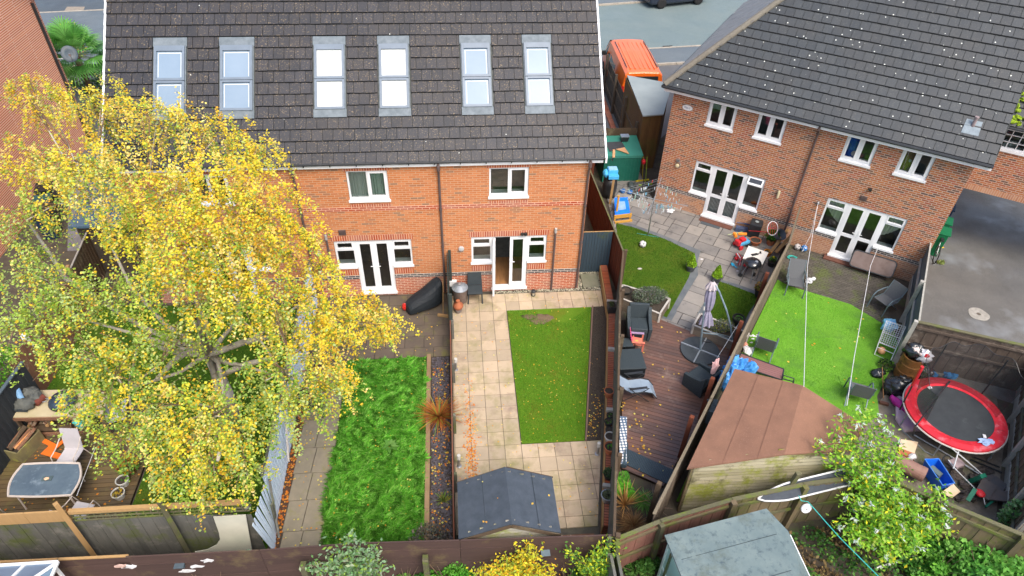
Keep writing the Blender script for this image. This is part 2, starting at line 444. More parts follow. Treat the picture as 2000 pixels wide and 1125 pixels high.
kerb([(-30, 20.9), (6.69, 19.63), (11.12, 20.07), (30, 22.1)]); kerb([(-6, 32.9), (8.44, 29.9), (11, 30.37), (30, 34)])
sheet('far_pavement', [(-6, 33.1), (8.44, 30.1), (11, 30.5), (70, 40.5), (70, 60), (-6, 60)], .09, pave_m, th=.08)
m = MB(); m.quad([G(131, 13, .013), G(166, 13, .013), G(162, 22, .013), G(125, 22, .013)]); struct('road_patch', m, M('patch', (.30, .25, .19), (.22, .19, .15)))
sheet('driveway', [(15.0, .9), (11.9, -3.1), (14.2, -4.6), (30, -14), (40, -5), (30, 14), (19, 12), S(10.05, 3.1), S(9.83, 3.1), S(9.83, .05)], .006, drive_m)

# ---- slabs of the middle garden, each one laid separately
slabm = M('buff_slab', (.53, .41, .28), (.33, .27, .19), ns=2.6, tv=.6, rough=.85, moss=((.24, .22, .09), 1.1, .48, .70), dirt=((.20, .14, .11), .8, .52, .72), bs=140, contrast=(.25, .75))
sheet('patio_bed', [(-1.84, 1.0), (2.5, 1.0), (3.35, .9), (3.2, -1), (1.66, -8.2), (-1.84, -8.6)], .004, M('joint', (.07, .065, .05), (.11, .10, .07)))
m = MB(); g = .45
for i in range(-5, 9):
    for j in range(-3, 18):
        x0, x1 = i*g, (i+1)*g
        y1 = -j*g; y0 = y1-g
        if j >= 0 and i >= 0 and j < 12: continue
        if j == -3 or (j < 0 and False): continue
        if j == -2: y1, y0 = .86, .44
        if j == -1: y1, y0 = .44, 0.0
        q = clip([(x0+.006, y0+.006), (x1-.006, y0+.006), (x1-.006, y1-.006), (x0+.006, y1-.006)], [(-1.82, .86), (3.34, .86), (3.2, -.85), (1.67, -7.95), (-1.82, -7.95)])
        if q: m.prism(q, 0, .03+random.uniform(-.003, .003))
struct('patio', m, slabm)
# grass, beds and edging of the middle garden
def grass_mat(name, a, b, c=None, ns=1.6):
    m, t, bs, o = nodes(name); v = pos(t)
    col = mixc(t, ramp(t, noise(t, v, ns, 5, .7), [(.35, 0.), (.65, 1.)]), a, b)
    if c: col = mixc(t, ramp(t, noise(t, v, .9, 4, .7), [(.52, 0.), (.68, .8)]), col, c)
    col = mixc(t, ramp(t, noise(t, v, 60, 3), [(.4, 0.), (.7, .6)]), col, tuple(x*.4 for x in a))
    L(t, col, bs.inputs['Base Color']); bs.inputs['Roughness'].default_value = .95; bs.inputs['Specular IOR Level'].default_value = .1
    bumpn(t, bs, noise(t, v, 70, 4), .9, .03); return m
lawnC = grass_mat('lawn_mown', (.10, .22, .014), (.14, .25, .02), (.17, .18, .02))
LC = [(.02, 0), (2.86, .02), (1.76, -5.38), (.02, -5.38)]
sheet('lawn', LC, .035, lawnC, th=.03)
leafm = leaf_mat('leaf'); bladem = leaf_mat('grass_blade', .25, .7)
def grass(name, poly, n, h, cols, wts, label, z=.0, lean=.6, wd=.008, clump=None):
    P = scatter(poly, n); n = len(P)
    hh = h*rng.uniform(.5, 1.25, n)
    if clump:
        cn = np.array([mnoise.noise(Vector((x*clump, y*clump, 3.3))) for x, y in P]); hh *= 1+cn*1.1
    an = rng.uniform(0, 2*PI, n)
    if clump: an = cn*9+rng.normal(0, .8, n)
    dx, dy = np.cos(an), np.sin(an); ln = hh*lean*rng.uniform(.4, 1.4, n)
    b = np.stack([P[:, 0], P[:, 1], np.full(n, z)], 1); sx = np.stack([-dy, dx, 0*dx], 1)*wd
    mid = b+np.stack([dx*ln*.35, dy*ln*.35, hh*.7], 1); tip = b+np.stack([dx*ln, dy*ln, hh], 1)
    V = np.stack([b-sx, b+sx, mid+sx*.7, tip], 1).reshape(-1, 3)
    c = pal(cols, n, wts, .2)
    if clump: c = c*(1+cn[:, None]*.35)
    o = npmesh(name, V, 4, np.clip(c, 0, 1), bladem); return stuff(o, label, 'grass')
LC2 = [p for p in [(.03, -.02), (1.0, -.02), (1.0, -.5), (1.9, -.7), (2.83, 0), (1.74, -5.36), (.03, -5.36)]]
grass('mown_grass', LC2, 26000, .032, [(.10, .29, .014), (.14, .33, .02), (.19, .32, .03), (.07, .20, .01)], [4, 4, 2, 2], 'short mown grass of the middle garden lawn', z=.035)
m = MB()
for s_ in range(9): m.blob((.95+random.uniform(-.25, .45), -.42+random.uniform(-.18, .14), .035), (.22, .12, .012), amp=.4)
struct('bare_patch', m, M('bare', (.12, .085, .05), (.17, .12, .075), ns=20), smooth=True)
bedm = M('dark_soil', (.035, .028, .022), (.075, .06, .045), ns=30, rough=1, bs=60, bump=1)
m = MB()
BED = [(2.93, .02), (3.38, .02), (3.2, -.95), (2.2, -5.4), (1.82, -5.4)]
m.prism(BED, 0, .045); struct('soil_bed', m, bedm)
m = MB(); q = scatter(BED, 420)
for x, y in q: m.blob((x, y, .047), [random.uniform(.012, .035)]*2+[.015], n=5, m=3, amp=.5)
stuff(m.build('soil_crumbs', bedm), 'crumbly dark soil of the long bed beside the brick wall', 'soil')
timber = M('old_timber', (.20, .13, .085), (.12, .085, .06), ns=4, tv=.5, stretch=(8, 8, 1), rough=.85)
edgem = M('timber_edging', (.23, .14, .10), (.15, .10, .08), ns=9, tv=.4)
m = MB(); m.bar((2.9, .02, .05), (1.79, -5.4, .05), .045, .10); tag(m.build('lawn_edging', edgem), 'thin pinkish timber edging board between mown lawn and soil bed', 'edging')

# ---- slabs laid in a random pattern
def random_slabs(o, ang, polys, cell, nx, ny, sizes, z0, z1, gap, seed=3):
    rr = random.Random(seed); occ = [[False]*ny for _ in range(nx)]; m = MB(); c, s = math.cos(ang), math.sin(ang)
    for i in range(nx):
        for j in range(ny):
            if occ[i][j]: continue
            opts = sizes[:]; rr.shuffle(opts); opts.append((1, 1))
            for (a, b) in opts:
                if i+a <= nx and j+b <= ny and all(not occ[i+p][j+q] for p in range(a) for q in range(b)): break
            for p in range(a):
                for q in range(b): occ[i+p][j+q] = True
            q4 = [(i*cell+gap, j*cell+gap), ((i+a)*cell-gap, j*cell+gap), ((i+a)*cell-gap, (j+b)*cell-gap), (i*cell+gap, (j+b)*cell-gap)]
            q4 = [(o[0]+x*c-y*s, o[1]+x*s+y*c) for x, y in q4]; tvv = rr.random()
            for pl in polys:
                k = clip(q4, pl)
                if k: m.prism(k, z0, z1+rr.uniform(-.003, .003), tvv)
    return m
greys = M('grey_sandstone', (.31, .285, .25), (.155, .15, .145), ns=2.2, tv=.6, rough=.6, dirt=((.10, .10, .09), 2.2, .58, .72), bs=60, bump=.15, contrast=(.3, .7))
P1 = [(4.35, 1.0), (4.75, 9.25), (6.4, 9.2), (6.5, 6.3), (6.0, -1.4), (4.8, -.75)]; P2 = [(6.5, 6.3), (10.85, 3.2), (7.3, -2.05), (6.0, -1.4)]
edges = M('slate_edging', (.10, .115, .125), (.15, .165, .17), ns=3, rough=.5)
jm = M('dark_joint', (.045, .045, .045), (.07, .07, .065)); sheet('patio_bed', P1, .006, jm); m = MB(); m.quad([(x, y, .0082) for x, y in P2]); struct('patio_bed', m, jm)
struct('patio', random_slabs(S(-4.2, -8.6), HALF, [P1, P2], .3, 32, 38, [(2, 2), (2, 2), (3, 2), (2, 3), (3, 2), (2, 1), (1, 2)], .008, .035, .013), greys)
D1 = [G2(*p) for p in [(1203, 438), (1240, 447), (1300, 470), (1357, 497), (1352, 520), (1345, 543), (1302, 622), (1285, 615), (1215, 562)]]
D2 = [G2(*p) for p in [(1405, 552), (1440, 564), (1484, 581), (1462, 612), (1436, 668), (1385, 640), (1378, 612), (1392, 580)]]
E1 = [G2(*p) for p in [(1203, 432), (1240, 441), (1300, 463), (1368, 491), (1362, 512), (1363, 540), (1311, 628), (1285, 620), (1215, 565)]]
E2 = [G2(*p) for p in [(1402, 546), (1440, 557), (1492, 576), (1462, 616), (1436, 674), (1370, 640), (1362, 615), (1385, 575)]]
for e in (E1, E2):
    m = MB(); m.prism(e, .0, .042); struct('slate_edging', m, edges)
lawnD = grass_mat('lawn_family', (.06, .135, .01), (.095, .16, .014), (.13, .15, .02))
for k, d in enumerate((D1, D2)):
    m = MB(); m.prism(d, .0, .055); struct('lawn', m, lawnD)
    grass('mown_grass', d, 9000 if k == 0 else 3800, .04, [(.055, .15, .01), (.085, .18, .012), (.12, .18, .02), (.04, .11, .01)], [4, 4, 2, 2],
          ['dark mown grass round the football below the rotary airer', 'small dark lawn between the folded parasol and the fence'][k], z=.055)
# path slabs running from the patio to the deck
m = MB()
pa, pb = np.array(G2(1362, 541)), np.array(G2(1309, 627)); qa, qb = np.array(G2(1378, 577)), np.array(G2(1345, 636))
dv = (pb-pa)/np.linalg.norm(pb-pa); nv = np.array((-dv[1], dv[0])); nv = nv if nv[0] > 0 else -nv
for k, (a, b) in enumerate([(-.1, .6), (.62, .92), (.94, 1.52), (1.54, 2.15)]):
    q = [pa+dv*a, pa+dv*b, pa+dv*b+nv*.62, pa+dv*a+nv*.62]; m.prism([tuple(x) for x in q], .03, .058, [.2, .6, .1, .3][k])
struct('path', m, greys)

# ---- block paving and artificial lawn of the right garden
blk = M('block_paving', (.125, .11, .09), (.06, .056, .046), ns=3, tv=.5, rough=.8, moss=((.10, .12, .04), 1.1, .5, .66))
FE = [(10.9, 3.05), (14.6, .45), (11.98, -3.05), (11.2, -4.9), (8.5, -8.0), (3.6, -7.9), (7.2, -2.25)]
m = MB(); EP = [S(5.25, -.02), S(9.6, -.02), S(9.3, -3.2), S(7.9, -1.9), S(5.0, -2.1)]
for i in range(0, 24):
    for j in range(0, 34):
        u = 5.1+i*.2+(.1 if j % 2 else 0); v = -.1*j
        k = clip([S(u+.007, v-.093), S(u+.193, v-.093), S(u+.193, v-.007), S(u+.007, v-.007)], FE)
        if k: m.prism(k, 0, .03+random.uniform(-.004, .003))
struct('patio', m, blk)
AL = [G2(*p) for p in [(1518, 548), (1540, 560), (1600, 578), (1660, 596), (1700, 620), (1745, 648), (1757, 690), (1735, 730), (1712, 775), (1716, 812), (1690, 830)]]+[(6.2, -7.8), (3.8, -7.4), (7.3, -2.3)]
turf = grass_mat('artificial_turf', (.14, .36, .03), (.20, .44, .05), c=(.11, .25, .05), ns=.8)
sheet('artificial_lawn', AL, .045, turf, th=.045)
AL2 = AL[:-3]+[G2(1560, 750), G2(1430, 690), (7.35, -2.3)]
grass('turf_pile', AL2, 30000, .02, [(.16, .42, .03), (.21, .48, .04), (.12, .34, .02)], [4, 3, 2], 'bright artificial turf pile of the right garden', z=.045, wd=.006, clump=.9)
dirty = M('yard_earth', (.13, .11, .085), (.20, .175, .14), ns=6, moss=((.07, .085, .03), 1.3, .52, .66), bs=30, bump=.8)
sheet('yard', [(11.95, -3.1), (14.3, -4.6), (13.4, -6.3), (11.2, -9.2), (8.4, -8.2), (9.6, -5.4), (11.1, -4.2)], .008, dirty)

# ---- left-hand gardens
PB = [(-5.9, -3.0), (-5.03, -3.0), (-5.03, -3.85), (-5.02, -8.5), (-6.05, -8.5), (-6.0, -4.3)]
pathm = M('path_concrete', (.25, .215, .155), (.17, .15, .11), ns=4, tv=.3, moss=((.19, .18, .07), 2.6, .55, .7), bs=120)
m = MB(); jy = [-2.2, -3.1, -4.2, -5.15, -5.95, -6.75, -7.6, -8.5]
for a, b in zip(jy[:-1], jy[1:]):
    m.prism([(-6.02, b+.008), (-5.58, b+.008), (-5.52, a-.008), (-5.98, a-.008)], 0, .03); m.prism([(-5.56, b+.008), (-5.03, b+.008), (-5.03, a-.008), (-5.50, a-.008)], 0, .03)
struct('path', m, pathm)
m = MB(); m.prism([(-6.2, -2), (-6.0, -2), (-6.04, -8.5), (-6.2, -8.5)], 0, .02); struct('leafy_border', m, M('border_mulch', (.10, .05, .03), (.05, .035, .025), ns=20))
m = MB()
for i in range(6):
    for j in range(6):
        x0, y1 = -5.1+i*.6-(.3 if j % 2 else 0), .95-j*.5
        k = clip([(x0, y1-.485), (x0+.585, y1-.485), (x0+.585, y1), (x0, y1)], [(-6.15, 1.02), (-1.9, 1.02), (-1.9, -1.95), (-6.15, -1.95)])
        if k: m.prism(k, 0, .03)
for j in range(5):
    k = clip([(-6.15, .95-j*.6-.59), (-5.42, .95-j*.6-.59), (-5.42, .95-j*.6), (-6.15, .95-j*.6)], [(-6.15, 1.02), (-1.9, 1.02), (-1.9, -1.95), (-6.15, -1.95)])
    if k: m.prism(k, 0, .028)
struct('patio', m, M('dark_slabs', (.13, .10, .075), (.085, .07, .055), ns=2, tv=.4, moss=((.15, .14, .05), 1.3, .52, .68), bs=90))
LB = [(-5.02, -1.95), (-2.62, -1.95), (-2.56, -8.6), (-5.0, -8.6)]
sheet('lawn', LB, .02, grass_mat('lush_ground', (.05, .18, .015), (.08, .25, .02)))
LB2 = [(-4.75, -2.05), (-2.66, -2.02), (-2.6, -8.5), (-5.08, -8.5), (-5.05, -6.2), (-4.95, -4.5), (-5.0, -3.2)]
grass('long_grass', LB2, 80000, .10, [(.11, .37, .03), (.18, .48, .05), (.30, .58, .12), (.07, .26, .02)], [4, 4, 2, 2], 'long lush green grass of the lawn beside the concrete path', z=.02, lean=1.0, wd=.005, clump=3.6)
sheet('slate_bed', [(-2.46, -1.95), (-1.9, -1.95), (-1.9, -8.6), (-2.46, -8.6)], .02, bedm)
def chips(name, poly, n, size, mat, label, z=.02, cat='stones'):
    m = MB()
    for x, y in scatter(poly, n):
        s_ = size*random.uniform(.5, 1.3); m.obox((x, y, z+s_*.15), (s_, s_*random.uniform(.5, .9), s_*.35), random.uniform(-.4, .4), random.uniform(-.4, .4), random.uniform(0, 3))
    return stuff(m.build(name, mat), label, cat)
chips('slate_chips', [(-2.44, -2.0), (-1.92, -2.0), (-1.92, -8.5), (-2.44, -8.5)], 2600, .05, M('plum_slate', (.05, .045, .055), (.13, .115, .125), ns=30, tv=.7, rough=.5), 'plum and grey slate chippings along the low dividing fence')
chips('gravel', [(-.3, 1.02), (2.5, 1.02), (2.6, 1.9), (3.55, 1.9), (3.42, .9), (-.3, .88)], 900, .04, M('pale_gravel', (.50, .46, .36), (.25, .24, .15), ns=30, tv=.7), 'pale pebbles along the foot of the brick house wall')
m = MB(); m.box(2.75, 3.35, 1.05, 1.75, 0, .05); struct('step', m, M('mossy_slab', (.16, .17, .11), (.22, .21, .15), ns=3))
m = MB()
for k in range(5): m.box(-2.6+.004*k, -2.48+.004*k, -1.93-1.33*(k+1)+.01, -1.93-1.33*k, 0, .12)
tag(m.build('sleeper_edging', M('pine_sleeper', (.30, .20, .11), (.20, .13, .07), ns=4, tv=.4)), 'pale timber sleepers edging the long grass along the slate bed', 'edging')
lawnA = grass_mat('shaded_lawn', (.05, .13, .012), (.085, .17, .015), (.12, .15, .02))
LA = [(-13.6, 1.0), (-6.3, .7), (-6.3, -8.0), (-9.85, -7.8), (-9.85, -4.5), (-10.4, -3.3), (-13.9, -2.9)]
sheet('lawn', LA, .012, lawnA)
grass('mown_grass', LA, 16000, .04, [(.06, .15, .012), (.09, .18, .015), (.13, .19, .02)], [4, 4, 2], 'mown grass under the birch tree', z=.012)

def deck(name, poly, o, ang, pitch, w, th, mat, z, label, grooves=3, n=80, L0=12):
    """boards cut to the outline, two or three grooves along each"""
    c, s = math.cos(ang), math.sin(ang); root = thing(name, label, 'deck', (*np.mean(poly, 0), 0)); m = MB(); g_ = MB()
    for i in range(n):
        y0 = i*pitch
        for k in range(grooves+1):
            ws = w/(grooves+1); a0 = y0+k*ws+(.003 if k else 0); a1 = y0+(k+1)*ws-.003
            cut = (i*1.7) % 2.9-8
            while cut < L0:
                q = [(cut+.004, a0), (cut+2.9, a0), (cut+2.9, a1), (cut+.004, a1)]; cut += 2.9
                q = clip([(o[0]+x*c-y*s, o[1]+x*s+y*c) for x, y in q], poly)
                if q: m.prism(q, z-th, z, (((i*37+int(cut)*7) % 19)/19.))
    m.build('deck_boards', mat, root); g_.prism(poly, z-.09, z-th*.5); g_.build('deck_frame', M('deck_under', (.03, .02, .015), rough=1), root); return root
redwood = M('stained_decking', (.165, .085, .06), (.08, .052, .043), ns=1.4, tv=.65, rough=.38, stretch=(1.2, 1.2, 1), dirt=((.22, .15, .12), 1.2, .56, .7), spec=.5, bump=.1)
DD = [(3.72, -.75), (4.9, -.72), (7.12, -2.35), (3.55, -7.0), (2.52, -6.35), (2.95, -4.6)]
deck('garden_deck', DD, (2.0, -10.2), R(-24), .128, .119, .03, redwood, .12, 'wet red-brown timber deck under the rattan chairs and parasol base', n=90, grooves=0)
oldwood = M('olive_decking', (.15, .10, .045), (.07, .052, .032), ns=2, tv=.6, rough=.5, dirt=((.15, .125, .04), 1.2, .5, .68), spec=.4)
DA = [(-13.75, -4.35), (-9.9, -4.35), (-9.86, -7.85), (-13.75, -7.85)]
deck('garden_deck', DA, (-14, -8.0), 0, .128, .117, .03, oldwood, .10, 'mossy brown timber deck around the glass dining table', n=32, grooves=0)
# ================================================================== HOUSES
upvc = M('white_upvc', (.80, .80, .80), (.72, .73, .74), rough=.35, ns=2, bump=0, spec=.5)
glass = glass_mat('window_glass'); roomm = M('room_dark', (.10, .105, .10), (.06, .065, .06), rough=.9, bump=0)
sillm = M('inner_sill', (.55, .62, .60), (.45, .52, .5), rough=.6, bump=0)
curtm = M('net_curtain', (.50, .58, .52), (.36, .44, .40), ns=3, stretch=(22, 22, .4), rough=.9, bump=0)
cream_c = M('cream_curtain', (.60, .60, .50), (.46, .47, .40), ns=3, stretch=(22, 22, .4), rough=.9, bump=0)
woodfl = M('wood_floor', (.36, .18, .07), (.22, .11, .05), ns=2, stretch=(8, 1, 8), rough=.5)
metal = M('steel', (.42, .43, .44), (.34, .35, .36), rough=.4, metal=.8, bump=0)
blackp = M('black_plastic', (.018, .02, .022), (.03, .032, .034), rough=.4, bump=0, spec=.5)
pipem = M('brown_pipe', (.12, .085, .08), (.09, .065, .06), rough=.45, bump=0)
leadm = M('lead', (.17, .20, .22), (.10, .125, .14), ns=6, rough=.55)

ORANGE = [(0, (.52, .17, .055)), (.18, (.58, .20, .07)), (.42, (.54, .185, .07)), (.58, (.62, .23, .09)), (.76, (.50, .17, .065)), (.90, (.36, .16, .085)), (.96, (.28, .16, .10))]
brA = brick_mat('orange_brick', ORANGE, (.50, .31, .19), ms=.009, cloud=((.52, .26, .13), .25))
brRed = brick_mat('red_brick', [(0, (.46, .09, .035)), (.3, (.52, .11, .045)), (.6, (.42, .085, .035)), (.85, (.36, .07, .03))], (.60, .40, .28), ms=.012)
brBand = brick_mat('band_brick', [(0, (.40, .06, .02)), (.5, (.45, .075, .025))], (.62, .38, .26), ms=.012)
brSold = brick_mat('soldier_brick', [(0, (.42, .075, .025)), (.5, (.50, .12, .035)), (.8, (.38, .06, .02))], (.62, .40, .27), w=.5, h=.075, ms=.010, off=0)
brBlue = brick_mat('blue_brick', [(0, (.035, .04, .05)), (.5, (.05, .055, .065))], (.50, .44, .38), ms=.012)
brB = brick_mat('multi_brick', [(0, (.30, .095, .045)), (.22, (.39, .135, .055)), (.40, (.44, .155, .06)), (.58, (.34, .09, .05)), (.72, (.10, .07, .065)), (.84, (.18, .09, .06)), (.92, (.41, .12, .065))], (.46, .34, .26), ms=.012, cloud=((.50, .20, .05), .4))
brBs = brick_mat('gauged_brick', [(0, (.50, .24, .12)), (.5, (.42, .18, .09)), (.8, (.52, .28, .16))], (.5, .36, .27), w=.5, h=.075, ms=.008, off=0)
brL = brick_mat('left_brick', [(0, (.62, .14, .04)), (.5, (.70, .18, .05)), (.8, (.56, .12, .035))], (.78, .50, .36), ms=.020, w=2.0, cloud=((.7, .3, .15), .2))
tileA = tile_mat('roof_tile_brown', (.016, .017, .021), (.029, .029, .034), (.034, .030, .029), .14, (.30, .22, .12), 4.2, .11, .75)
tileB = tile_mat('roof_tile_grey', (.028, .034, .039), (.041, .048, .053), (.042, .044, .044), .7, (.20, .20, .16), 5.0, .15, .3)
tileC = tile_mat('roof_tile_weathered_sheen', (.19, .185, .185), (.25, .24, .235), (.22, .21, .20), .5, (.3, .29, .26), 5.4, .12, .5)  # paler weathered tile; its colour also carries a grazing sky reflection

def window(root, T, u0, u1, z0, z1, lights=2, opener=(1,), curtain=None, sill=True, board=True, depth=.5, extras=None, name='window'):
    """one window: frame, glass, outer sill, dark room behind with its own sill board, curtains"""
    fr = MB(T); fw = .055; y0, y1 = .045, .11
    fr.box(u0, u1, y0, y1, z1-fw, z1); fr.box(u0, u1, y0, y1, z0, z0+fw)
    fr.box(u0, u0+fw, y0, y1, z0+fw, z1-fw); fr.box(u1-fw, u1, y0, y1, z0+fw, z1-fw)
    lw = (u1-u0-fw)/lights; gl = MB(T)
    for i in range(lights):
        a, b = u0+i*lw+fw*.8, u0+(i+1)*lw+fw*.2
        if i: fr.box(u0+i*lw, u0+i*lw+fw, y0, y1, z0+fw, z1-fw)
        a, b = u0+i*lw+fw, u0+(i+1)*lw
        if i in opener:
            s_ = .05
            for q in ((a, b, z1-fw-s_, z1-fw), (a, b, z0+fw, z0+fw+s_), (a, a+s_, z0+fw+s_, z1-fw-s_), (b-s_, b, z0+fw+s_, z1-fw-s_)):
                fr.box(q[0]-.008, q[1]+.008, y0-.018, y1-.02, q[2], q[3])
        gl.quad([(a, y1-.03, z0+fw), (b, y1-.03, z0+fw), (b, y1-.03, z1-fw), (a, y1-.03, z1-fw)])
    f = fr.build(name, upvc, root); gl.build('pane', glass, f)
    if sill:
        s_ = MB(T); s_.box(u0-.03, u1+.03, -.05, .11, z0-.075, z0-.002); s_.build('sill', upvc, f)
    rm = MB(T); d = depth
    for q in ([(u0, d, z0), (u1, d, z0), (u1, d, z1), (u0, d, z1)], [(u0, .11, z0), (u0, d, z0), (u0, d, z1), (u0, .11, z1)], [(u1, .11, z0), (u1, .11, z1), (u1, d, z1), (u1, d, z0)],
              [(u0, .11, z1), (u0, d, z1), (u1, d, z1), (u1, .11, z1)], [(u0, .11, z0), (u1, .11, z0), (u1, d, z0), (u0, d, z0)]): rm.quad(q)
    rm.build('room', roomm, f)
    if board:
        b_ = MB(T); b_.box(u0+.01, u1-.01, .115, .34, z0+.012, z0+.04); b_.build('inner_sill', sillm, f)
    if curtain:
        cu = MB(T); mat, spans = curtain
        for (a, b, za, zb, swag) in spans:
            n = 14; v = []; fs = []
            for i in range(n+1):
                t = i/n; u = a+(b-a)*t; yy = .20+.02*math.sin(t*38)
                zt = zb; zl = za+(swag*t if swag > 0 else -swag*(1-t)) if swag else za
                v += [(u, yy, zt), (u, yy, min(zl, zt-.02))]
            for i in range(n): fs.append((2*i, 2*i+1, 2*i+3, 2*i+2))
            cu.add(v, fs)
        cu.build('curtain', mat, f)
    if extras: extras(f)
    return f

def french(root, T, u0, d0, d1, u1, zs, zd, zt, midrail=None, left_open=False, curtain=None, vent_open=False, back=None, bars=False, floor=None):
    """double doors with a side light each side"""
    # side lights: small top light over a fixed pane
    for k, (a, b) in enumerate(((u0, d0), (d1, u1))):
        fr = MB(T); gl = MB(T); fw = .06; zm = zt-.38
        fr.box(a, b, .045, .11, zt-fw, zt); fr.box(a, b, .045, .11, zs, zs+fw); fr.box(a, a+fw, .045, .11, zs+fw, zt-fw); fr.box(b-fw, b, .045, .11, zs+fw, zt-fw)
        fr.box(a+fw, b-fw, .045, .11, zm-.03, zm+.03)
        tilt = vent_open and k == 1
        vt = MB(T); vz0, vz1 = zm+.03, zt-fw; s_ = .045
        A0, B0 = a+fw-.01, b-fw+.01
        for q in ((A0, B0, vz1-s_, vz1), (A0, B0, vz0, vz0+s_), (A0, A0+s_, vz0+s_, vz1-s_), (B0-s_, B0, vz0+s_, vz1-s_)):
            pts = [(q[0], q[2]), (q[1], q[2]), (q[1], q[3]), (q[0], q[3])]
            if tilt:
                v = []
                for yy in (0, .05):
                    for (u, z) in pts: hgt = vz1-z; v.append((u, .03-hgt*.75-yy+.05, vz1-hgt*.62))
                vt.add(v, [(0, 1, 2, 3), (7, 6, 5, 4), (0, 4, 5, 1), (1, 5, 6, 2), (2, 6, 7, 3), (3, 7, 4, 0)])
            else: vt.box(q[0], q[1], .03, .09, q[2], q[3])
        gl.quad([(a+fw, .08, zs+fw), (b-fw, .08, zs+fw), (b-fw, .08, zm-.03), (a+fw, .08, zm-.03)])
        if not tilt: gl.quad([(a+fw, .08, vz0), (b-fw, .08, vz0), (b-fw, .08, vz1), (a+fw, .08, vz1)])
        else: gl.quad([(A0, .03-(vz1-vz0)*.75+.02, vz1-(vz1-vz0)*.62), (B0, .03-(vz1-vz0)*.75+.02, vz1-(vz1-vz0)*.62), (B0, .03, vz1), (A0, .03, vz1)])
        f = fr.build('side_window', upvc, root); gl.build('pane', glass, f); vt.build('top_light', upvc, f)
        s2 = MB(T); s2.box(a-(.03 if k == 0 else -.0), b+(.03 if k == 1 else 0), -.05, .11, zs-.075, zs-.002); s2.build('sill', upvc, f)
        b2 = MB(T); b2.box(a+.01, b-.01, .115, .33, zs+.012, zs+.04); b2.build('inner_sill', sillm, f)
        if curtain and curtain[k]:
            cu = MB(T); n = 14; v = []; fs = []; sw = curtain[k]; mt = curtain[2]
            for i in range(n+1):
                t = i/n; u = a+(b-a)*t; yy = .22+.02*math.sin(t*40); zl = zs+.35+(.62*t**1.6 if sw > 0 else .62*(1-t)**1.6)
                v += [(u, yy, zt), (u, yy, min(zl, zt-.1))]
            for i in range(n): fs.append((2*i, 2*i+1, 2*i+3, 2*i+2))
            cu.add(v, fs); cu.build('curtain', mt, f)
    # rooms behind
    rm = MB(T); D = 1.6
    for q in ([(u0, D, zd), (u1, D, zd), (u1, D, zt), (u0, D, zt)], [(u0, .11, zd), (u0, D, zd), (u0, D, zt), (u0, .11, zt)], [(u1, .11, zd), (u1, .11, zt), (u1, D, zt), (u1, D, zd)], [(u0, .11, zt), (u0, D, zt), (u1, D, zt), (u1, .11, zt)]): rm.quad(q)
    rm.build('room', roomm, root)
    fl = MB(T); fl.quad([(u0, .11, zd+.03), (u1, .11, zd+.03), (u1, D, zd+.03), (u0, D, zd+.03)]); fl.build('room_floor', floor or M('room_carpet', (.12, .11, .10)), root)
    # door frame
    df = MB(T); df.box(d0-.002, d1+.002, .04, .12, zt-.05, zt+.001); df.box(d0, d0+.05, .04, .12, zd, zt-.05); df.box(d1-.05, d1, .04, .12, zd, zt-.05)
    df.box(d0-.03, d1+.03, -.09, .14, zd-.07, zd); dfo = df.build('door_frame', upvc, root)
    a, b = d0+.05, d1-.05; mid = (a+b)/2; z0, z1 = zd+.01, zt-.055
    for k, (p, q) in enumerate(((a, mid-.002), (mid+.002, b))):
        dm = MB(T if not (left_open and k == 0) else T @ frame((a, .03, 0), R(-97)))
        if left_open and k == 0: p0, q0, yy = 0.0, q-p, 0.0
        else: p0, q0, yy = p, q, .03
        sw = .10
        dm.box(p0, q0, yy, yy+.06, z1-sw, z1); dm.box(p0, q0, yy, yy+.06, z0, z0+.15); dm.box(p0, p0+sw, yy, yy+.06, z0+.15, z1-sw); dm.box(q0-sw, q0, yy, yy+.06, z0+.15, z1-sw)
        if midrail: dm.box(p0+sw, q0-sw, yy, yy+.06, midrail-.06, midrail+.06)
        do = dm.build('door', upvc, root)
        g_ = MB(dm.T); g_.quad([(p0+sw, yy+.03, z0+.15), (q0-sw, yy+.03, z0+.15), (q0-sw, yy+.03, z1-sw), (p0+sw, yy+.03, z1-sw)]); g_.build('pane', glass, do)
        h = MB(dm.T); hx = (q0-.05 if k == 0 else p0+.05); h.box(hx-.015, hx+.015, yy-.012, yy, (z0+z1)/2-.12, (z0+z1)/2+.12); h.box(min(hx, hx+(-.11 if k == 0 else .11)), max(hx, hx+(-.11 if k == 0 else .11)), yy-.045, yy-.03, (z0+z1)/2+.02, (z0+z1)/2+.045)
        h.build('handle', upvc, do)
        if bars:
            bb = MB(T)
            for i in range(8):
                uu = p+sw+.02+i*(q-p-2*sw-.04)/7; bb.box(uu-.014, uu+.014, .2, .22, zd+.05, (midrail or 1)-.1)
            bb.box(p+sw, q-sw, .2, .22, (midrail or 1)-.12, (midrail or 1)-.07); bb.build('stair_gate', M('gate_slats', (.62, .66, .64), rough=.5, bump=0), do)
    return dfo

